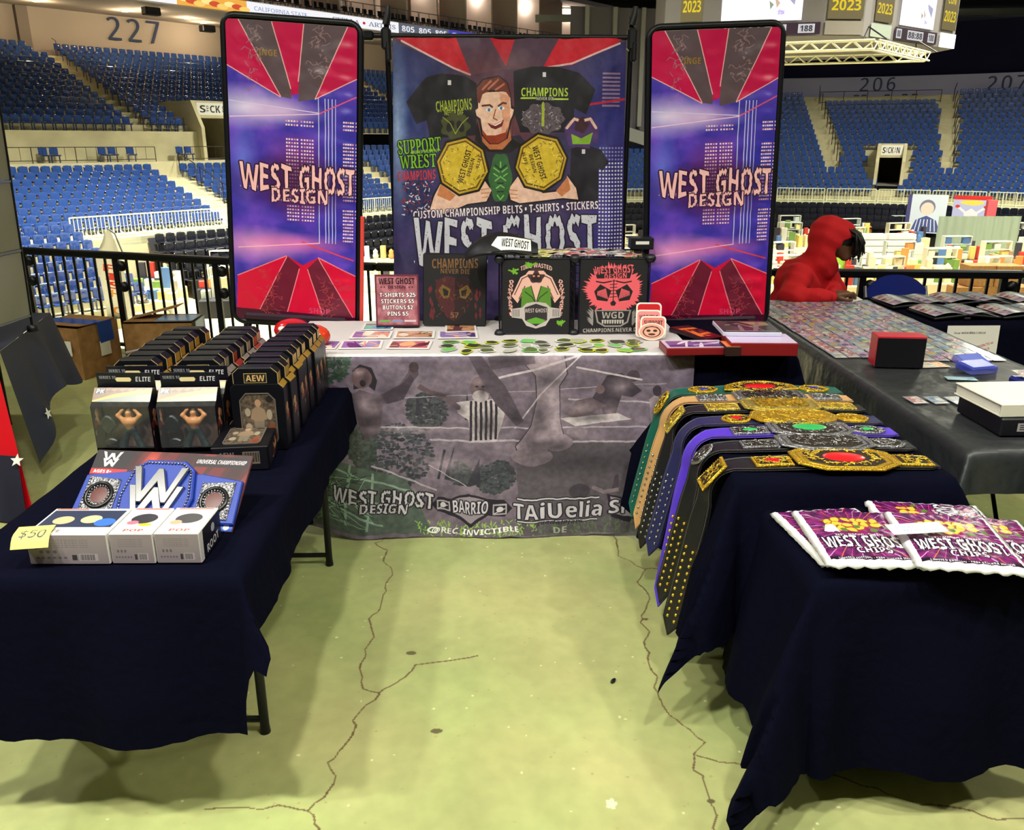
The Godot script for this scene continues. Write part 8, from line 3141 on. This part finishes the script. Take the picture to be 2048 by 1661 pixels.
	for s in [-1, 1]:
		st = S()
		tube(st, [Vector3(s * 0.225, 0.0, 0.40), Vector3(s * 0.225, 0.44, 0.16), Vector3(s * 0.222, 0.82, -0.01)], 0.012, 8)
		part("leg", st, M["grey_metal"], t)
		st = S()
		tube(st, [Vector3(s * 0.2, 0.0, -0.10), Vector3(s * 0.2, 0.44, 0.12)], 0.012, 8)
		part("leg", st, M["grey_metal"], t)

# ------------------------------------------------------------------ left neighbours
func star(st, c: Vector3, r: float, xf: Basis):
	var pts = PackedVector2Array()
	for i in 10:
		var a = TAU * i / 10.0 + PI / 2
		pts.append(Vector2(cos(a), sin(a)) * (r if i % 2 == 0 else r * 0.42))
	extrude(st, pts, 0.002, Transform3D(xf, c))

func build_neighbours():
	# star spangled table at the left edge
	folding_table("neighbour's folding table under the star cloth", -4.6, -2.98, -5.48, -4.46, 0.74, true)
	var t = thing("star_tablecloth", "red and navy tablecloth with white stars on the neighbouring table", "tablecloth")
	var n := FastNoiseLite.new()
	n.seed = 3
	n.frequency = 1.3
	var red = mat("red_satin", C(206, 10, 28), 0.38)
	var navy = mat("navy_sheer", C(34, 38, 62), 0.6)
	var st = S()
	sheet(st, 20, 10, func(u, v): return Vector3(lerpf(-4.6, lerpf(-2.93, -2.66, v), u), 0.746, lerpf(-5.50, -4.40, v)), true)
	part("top", st, navy, t)
	st = S()
	# red drop over the near edge, swept out to the right at the floor
	sheet(st, 40, 24, func(u, v):
		var x = lerpf(-4.3, -2.68, u)
		var fl = pow(v, 1.1)
		return Vector3(x + fl * 0.36 * u, 0.746 - v * 0.735, -4.395 + fl * (0.50 + 0.03 * sin(x * 14.0)) + 0.02 * sin(x * 9.0) * v), true)
	part("red_drop", st, red, t)
	st = S()
	# dark panel low on the red one
	sheet(st, 20, 14, func(u, v):
		var x = lerpf(-4.3, -2.62, u)
		var vv = 0.62 + v * 0.38
		var fl = pow(vv, 1.1)
		return Vector3(x + fl * 0.30 * u, 0.746 - vv * 0.735, -4.38 + fl * (0.53 + 0.03 * sin(x * 14.0)) + 0.02), true)
	part("navy_panel", st, mat("navy_satin", C(18, 18, 40), 0.5), t)
	st = S()
	# sheer navy drop over the right hand edge with a wavy hem
	sheet(st, 30, 20, func(u, v):
		var z = lerpf(-5.50, -4.42, u)
		var len = 0.38 + 0.07 * sin(u * 7.0 + 1.0) + 0.2 * u * u
		return Vector3(lerpf(-2.93, -2.66, u) + 0.03 * sin(z * 16.0) * v + v * 0.13, 0.746 - v * len, z), true)
	part("navy_drop", st, navy, t)
	st = S()
	for a in [[Vector3(-2.42, 0.285, -3.985), 0.035], [Vector3(-2.62, 0.17, -3.90), 0.035]]: star(st, a[0], a[1], Basis(Vector3.RIGHT, -0.55))
	star(st, Vector3(-2.575, 0.33, -4.62), 0.034, Basis(Vector3.UP, PI / 2) * Basis(Vector3.RIGHT, -0.2))
	part("stars", st, M["paper"], t)
	# folding display panel on its table
	t = thing("fabric_display_stand", "grey fabric display stand of four cells standing on the neighbouring table", "display")
	var a = Vector3(-2.76, 0.75, -4.52)
	var b = Vector3(-2.74, 0.75, -4.92)
	for p in [a, b, a + Vector3(-0.55, 0, 0.12)]:
		st = S()
		tube(st, [p + Vector3(0, 0.03, 0), p + Vector3(0.05, 1.62, 0.0)], 0.009, 8)
		part("pole", st, M["black_metal"], t)
		st = S()
		lathe(st, [Vector2(0.0, 0.04), Vector2(0.03, 0.034), Vector2(0.034, 0.0), Vector2(0, 0)], 12, Transform3D(Basis(), p))
		part("foot", st, M["black_plastic"], t)
	var cellm = mat("panel_fabric", C(150, 146, 136), 0.85)
	for pair in [[a, b], [a + Vector3(-0.55, 0, 0.12), a]]:
		for k in 4:
			var y0 = 0.10 + k * 0.385
			st = S()
			sheet(st, 10, 10, func(u, v):
				var p = pair[0].lerp(pair[1], u) + Vector3(0.05 * (y0 + (1.0 - v) * 0.37) / 1.6, y0 + (1.0 - v) * 0.365, 0)
				var sd = (pair[1] - pair[0]).cross(Vector3.UP).normalized()
				return p + sd * 0.015 * sin(u * PI) * sin(v * PI))
			part("fabric_cell", st, cellm, t)
			st = S()
			for yy in [y0 - 0.008, y0 + 0.372]: tube(st, [pair[0] + Vector3(0.05 * yy / 1.6, yy, 0), pair[1] + Vector3(0.05 * yy / 1.6, yy, 0)], 0.006, 6)
			part("cross_tube", st, M["grey_metal"], t)
	# cardboard boxes by the railing
	t = thing("cardboard_box", "worn cardboard box with dark blue tape hanging down its side", "box", Vector3(-3.425, 0, -6.776), 0.0)
	t.rotation.y = -0.325
	carton_box(t, Vector3(0.45, 0.42, 0.43), true)
	t = thing("cardboard_box", "long cardboard box with a pale blue sticker and striped tape", "box", Vector3(-2.72, 0, -6.82), 0.0)
	t.rotation.y = 0.05
	carton_box(t, Vector3(0.54, 0.43, 0.34), false)

func carton_box(t: Node3D, s: Vector3, first: bool):
	var st = S()
	var n := FastNoiseLite.new()
	n.seed = 5 if first else 8
	n.frequency = 4.0
	# slightly bulging walls
	for f in 4:
		var b = Basis(Vector3.UP, PI / 2 * f)
		var w = s.x if f % 2 == 0 else s.z
		var d = (s.z if f % 2 == 0 else s.x) / 2
		sheet(st, 14, 12, func(u, v):
			var e = minf(minf(u, 1 - u), minf(v, 1 - v))
			return b * Vector3((u - 0.5) * w, s.y * (1.0 - v), d + smoothstep(0.0, 0.25, e) * (0.012 + 0.012 * n.get_noise_2d(u * 2.0 + f, v * 2.0))), true, f + 1)
	part("walls", st, M["cardboard"], t)
	st = S()
	for e in [-1, 1]:
		box(st, Vector3(0, s.y + 0.004, e * s.z / 4), Vector3(s.x, 0.006, s.z / 2 - 0.004), 0.001, Transform3D(Basis(Vector3.RIGHT, -e * 0.05), Vector3.ZERO))
	if not first: box(st, Vector3(0, 0, 0), Vector3(s.x * 0.7, 0.006, s.z * 0.5), 0.001, Transform3D(Basis(Vector3(0, 0, 1), 0.25), Vector3(-0.05, s.y + 0.06, -0.06)))
	part("flap", st, M["cardboard"], t)
	st = S()
	if first:
		box(st, Vector3(0, s.y + 0.012, 0.02), Vector3(s.x + 0.02, 0.003, 0.16))
		box(st, Vector3(s.x / 2 + 0.030, s.y - 0.07, -0.06), Vector3(0.004, 0.17, 0.15), 0.0, Transform3D(Basis(Vector3.RIGHT, 0.04), Vector3.ZERO))
		part("blue_tape", st, M["blue_tape"], t)
		st = S()
		box(st, Vector3(s.x / 2 + 0.030, s.y - 0.2, -0.02), Vector3(0.002, 0.12, 0.11))
		box(st, Vector3(0.1, s.y - 0.16, s.z / 2 + 0.03), Vector3(0.14, 0.12, 0.002))
		part("shipping_label", st, M["paper"], t)
	else:
		box(st, Vector3(0.12, s.y + 0.012, 0.0), Vector3(0.3, 0.003, 0.30))
		box(st, Vector3(s.x / 2 + 0.03, s.y - 0.07, 0.03), Vector3(0.003, 0.16, 0.26))
		part("pale_tape", st, M["pale_blue_tape"], t)
		st = S()
		box(st, Vector3.ZERO, Vector3(0.09, 0.09, 0.003), 0.0, Transform3D(Basis(Vector3(0, 0, 1), 0.6), Vector3(0.10, s.y - 0.13, s.z / 2 + 0.03)))
		part("sticker", st, mat("blue_sticker", C(96, 176, 226), 0.3), t)
		st = S()
		tube(st, [Vector3(-0.26, 0.2, s.z / 2 + 0.03), Vector3(-0.1, 0.235, s.z / 2 + 0.034), Vector3(0.1, 0.21, s.z / 2 + 0.034)], [0.012, 0.008, 0.006], 6)
		part("peeling_tape", st, mat("clear_tape", C(196, 186, 196), 0.2), t)

# ------------------------------------------------------------------ the person
func build_person():
	# sits behind the card table, turned to the right, head bent over the cards
	var o = Vector3(2.14, 0.0, -5.86)
	var t = thing("person", "seated person in a red hooded sweatshirt, head bent, handling cards", "person", o, 0.0)
	var st = S()
	# body: head, neck, arms with hands, hips and legs under the table
	var head = Vector3(0.25, 1.15, 0.07)
	var body = [
		[Vector3(0.04, 0.5, 0), Vector3(0.06, 0.83, 0), 0.12, 0.11], [Vector3(0.06, 0.83, 0), Vector3(0.1, 0.94, 0.0), 0.10, 0.07],
		[Vector3(0.09, 1.0, 0.02), Vector3(0.19, 1.08, 0.045), 0.055, 0.055],
		[head + Vector3(-0.035, 0.035, -0.01), head + Vector3(0.01, 0.02, 0.0), 0.085, 0.085], [head + Vector3(0.01, -0.01, 0.01), head + Vector3(0.045, -0.075, 0.03), 0.075, 0.042],
		[head + Vector3(0.075, -0.015, 0.03), head + Vector3(0.10, -0.035, 0.036), 0.016, 0.019],
		[Vector3(0.02, 0.5, 0.09), Vector3(0.40, 0.50, 0.10), 0.085, 0.065], [Vector3(0.40, 0.50, 0.10), Vector3(0.40, 0.08, 0.10), 0.06, 0.045],
		[Vector3(0.02, 0.5, -0.09), Vector3(0.40, 0.50, -0.10), 0.085, 0.065], [Vector3(0.40, 0.50, -0.10), Vector3(0.40, 0.08, -0.10), 0.06, 0.045],
		[Vector3(0.40, 0.05, 0.10), Vector3(0.54, 0.04, 0.10), 0.045, 0.035], [Vector3(0.40, 0.05, -0.10), Vector3(0.54, 0.04, -0.10), 0.045, 0.035]]
	nets(st, body, 0.014, 0.03)
	# near hand: wrist, palm, four fingers curled to a pinch, thumb from the side of the palm
	var wr = Vector3(0.155, 0.822, 0.325)
	var near = [[wr, wr + Vector3(0.03, 0.008, 0.0), 0.024, 0.026], [wr + Vector3(0.03, 0.012, 0.008), wr + Vector3(0.085, 0.022, 0.01), 0.025, 0.023], [wr + Vector3(0.03, 0.008, -0.015), wr + Vector3(0.082, 0.016, -0.018), 0.022, 0.02]]
	for k in 4:
		var base = wr + Vector3(0.088, 0.024 - 0.004 * k, 0.022 - 0.015 * k)
		var l = [0.036, 0.040, 0.037, 0.030][k]
		var p1 = base + Vector3(l, 0.006 - 0.006 * k, -0.003)
		var p2 = p1 + Vector3(l * 0.55, -0.018, -0.006)
		var p3 = p2 + Vector3(l * 0.15, -0.020, -0.003)
		near.append([base, p1, 0.0098, 0.0088])
		near.append([p1, p2, 0.0088, 0.0078])
		near.append([p2, p3, 0.0078, 0.0066])
	near.append([wr + Vector3(0.035, 0.0, 0.026), wr + Vector3(0.078, -0.012, 0.038), 0.0125, 0.0105])
	near.append([wr + Vector3(0.078, -0.012, 0.038), wr + Vector3(0.118, -0.016, 0.026), 0.0105, 0.0085])
	nets(st, near, 0.0034, 0.005)
	var wf = Vector3(0.22, 0.815, 0.16)
	var far = [[wf, wf + Vector3(0.03, 0.004, 0.01), 0.024, 0.026], [wf + Vector3(0.03, 0.004, 0.01), wf + Vector3(0.085, 0.006, 0.03), 0.024, 0.022]]
	for k in 4:
		var base = wf + Vector3(0.086 - 0.006 * k, 0.010, 0.05 - 0.016 * k)
		var p1 = base + Vector3(0.036 - 0.002 * k, 0.0, 0.006)
		var p2 = p1 + Vector3(0.018, -0.014, 0.004)
		far.append([base, p1, 0.0095, 0.0085])
		far.append([p1, p2, 0.0085, 0.007])
	far.append([wf + Vector3(0.035, 0.0, 0.03), wf + Vector3(0.07, -0.006, 0.055), 0.012, 0.0105])
	far.append([wf + Vector3(0.07, -0.006, 0.055), wf + Vector3(0.105, -0.008, 0.062), 0.0105, 0.0085])
	nets(st, far, 0.0036, 0.005)
	part("body", st, M["skin_brown"], t)
	# sweatshirt: torso, sleeves, hood open to the front
	st = S()
	var sl = Vector3(-0.05, 0.985, 0.20)
	var hood = [
		[Vector3(-0.02, 0.52, 0), Vector3(0.16, 0.54, -0.05), 0.17, 0.165], [Vector3(-0.01, 0.70, 0.02), Vector3(0.17, 0.72, -0.07), 0.17, 0.16], [Vector3(0.0, 0.88, 0.03), Vector3(0.2, 0.87, -0.08), 0.15, 0.145],
		[Vector3(-0.03, 0.93, 0.12), Vector3(0.18, 0.95, -0.12), 0.09, 0.09], [Vector3(0.04, 0.92, 0), Vector3(0.13, 1.0, 0.0), 0.14, 0.10],
		[Vector3(-0.03, 0.94, 0.16), Vector3(-0.12, 0.80, 0.25), 0.082, 0.075], [Vector3(-0.12, 0.80, 0.25), Vector3(-0.11, 0.835, 0.30), 0.075, 0.066],
		[Vector3(-0.13, 0.825, 0.28), Vector3(0.03, 0.83, 0.32), 0.062, 0.05], [Vector3(0.03, 0.83, 0.32), Vector3(0.15, 0.824, 0.325), 0.05, 0.036],
		[Vector3(0.24, 0.93, -0.12), Vector3(0.33, 0.80, -0.08), 0.085, 0.07], [Vector3(0.33, 0.80, -0.08), Vector3(0.27, 0.81, 0.06), 0.066, 0.05], [Vector3(0.27, 0.81, 0.06), Vector3(0.22, 0.815, 0.15), 0.05, 0.037],
		[head + Vector3(-0.075, 0.07, -0.015), head + Vector3(-0.01, 0.06, 0.0), 0.122, 0.115], [head + Vector3(-0.075, 0.02, -0.01), head + Vector3(-0.10, -0.10, -0.01), 0.118, 0.11], [head + Vector3(-0.10, -0.13, 0.0), head + Vector3(-0.07, -0.17, 0.0), 0.09, 0.08]]
	# the opening: an oval tunnel from the face outwards
	var fx = Vector3(0.80, -0.40, 0.45).normalized()
	var fc = head + Vector3(0.01, -0.01, 0.005)
	nets(st, hood, 0.011, 0.035, func(p: Vector3, d: float) -> float:
		var q = p - fc
		var along = q.dot(fx)
		var side = q - fx * along
		var hole = side.length() - 0.098 - clampf(along, 0.0, 0.1) * 0.3
		var cut = maxf(hole, -along - 0.05)
		if p.y > head.y - 0.16:
			d = maxf(d, -cut)
		# soft folds of the fleece
		return d + 0.006 * sin(p.x * 40.0 + p.y * 26.0) * sin(p.z * 30.0 - p.y * 34.0))
	part("hooded_sweatshirt", st, M["red_fleece"], t)
	st = S()
	tube(st, [Vector3(0.135, 0.823, 0.325), Vector3(0.16, 0.823, 0.325)], 0.036, 14)
	tube(st, [Vector3(0.205, 0.812, 0.135), Vector3(0.226, 0.816, 0.16)], 0.036, 14)
	part("cuff", st, M["red_fleece"], t)
	# hair: short locks falling forward out of the hood
	st = S()
	ball(st, head + Vector3(0.012, 0.035, 0.004), Vector3(0.1, 0.088, 0.096), 18, 10)
	var r := RandomNumberGenerator.new()
	r.seed = 4
	for i in 64:
		var a = r.randf_range(-1.0, 1.15)
		var p0 = head + Vector3(0.035 + r.randf_range(-0.02, 0.04), 0.085 + r.randf_range(-0.02, 0.02), a * 0.075 + 0.01)
		var l = r.randf_range(0.08, 0.15)
		var p1 = p0 + Vector3(0.042, -0.025, a * 0.02 + 0.01)
		var p2 = p1 + Vector3(0.016 + r.randf_range(-0.012, 0.012), -l * 0.6, a * 0.01 + r.randf_range(-0.006, 0.008))
		var p3 = p2 + Vector3(r.randf_range(-0.01, 0.02), -l * 0.5, r.randf_range(-0.01, 0.01))
		tube(st, [p0, p1, p2, p3], [0.010, 0.0105, 0.009, 0.004], 6)
	part("hair", st, M["hair_black"], t)
	# face: eyes, brows, mouth, ear under the locks
	st = S()
	for s in [-1, 1]: ball(st, head + Vector3(0.072, -0.012, 0.028 + s * 0.03), Vector3(0.010, 0.007, 0.011), 8, 6)
	part("eyes", st, mat("eye_dark", C(40, 34, 32), 0.3), t)
	st = S()
	ball(st, head + Vector3(0.078, -0.074, 0.045), Vector3(0.014, 0.007, 0.022), 10, 6)
	part("mouth", st, mat("lip_brown", C(96, 52, 46), 0.4), t)
	st = S()
	nets(st, [[Vector3(0.02, 0.5, 0.09), Vector3(0.40, 0.50, 0.10), 0.095, 0.075], [Vector3(0.40, 0.50, 0.10), Vector3(0.40, 0.10, 0.10), 0.07, 0.06], [Vector3(0.02, 0.5, -0.09), Vector3(0.40, 0.50, -0.10), 0.095, 0.075], [Vector3(0.40, 0.50, -0.10), Vector3(0.40, 0.10, -0.10), 0.07, 0.06], [Vector3(-0.02, 0.5, 0.06), Vector3(-0.02, 0.5, -0.06), 0.15, 0.15]], 0.016, 0.03)
	part("trousers", st, mat("dark_denim", C(28, 32, 48), 0.8), t)
	# the chair underneath, and the card in hand
	var c = thing("folding_chair", "folding chair that the person in red sits on", "chair", Vector3(2.14, 0, -5.86), PI / 2)
	st = S()
	box(st, Vector3(0, 0.34, 0.02), Vector3(0.40, 0.035, 0.38), 0.012)
	part("seat", st, M["blue_chair"], c)
	st = S()
	box(st, Vector3(0, 0.70, -0.24), Vector3(0.40, 0.2, 0.02), 0.008)
	part("backrest", st, M["blue_chair"], c)
	for s in [-1, 1]:
		st = S()
		tube(st, [Vector3(s * 0.19, 0.0, 0.24), Vector3(s * 0.19, 0.36, -0.04), Vector3(s * 0.19, 0.80, -0.25)], 0.011, 8)
		part("leg", st, M["grey_metal"], c)
		st = S()
		tube(st, [Vector3(s * 0.17, 0.0, -0.22), Vector3(s * 0.17, 0.36, 0.02)], 0.011, 8)
		part("leg", st, M["grey_metal"], c)
	st = S()
	box(st, Vector3.ZERO, Vector3(0.09, 0.0016, 0.063))
	var cd = part("trading_card", st, M["paper"])
	cd.position = o + Vector3(0.30, 0.806, 0.32)
	cd.rotation_degrees = Vector3(10, 14, 8)
	tag(cd, "small white card pinched by the person in red", "card")
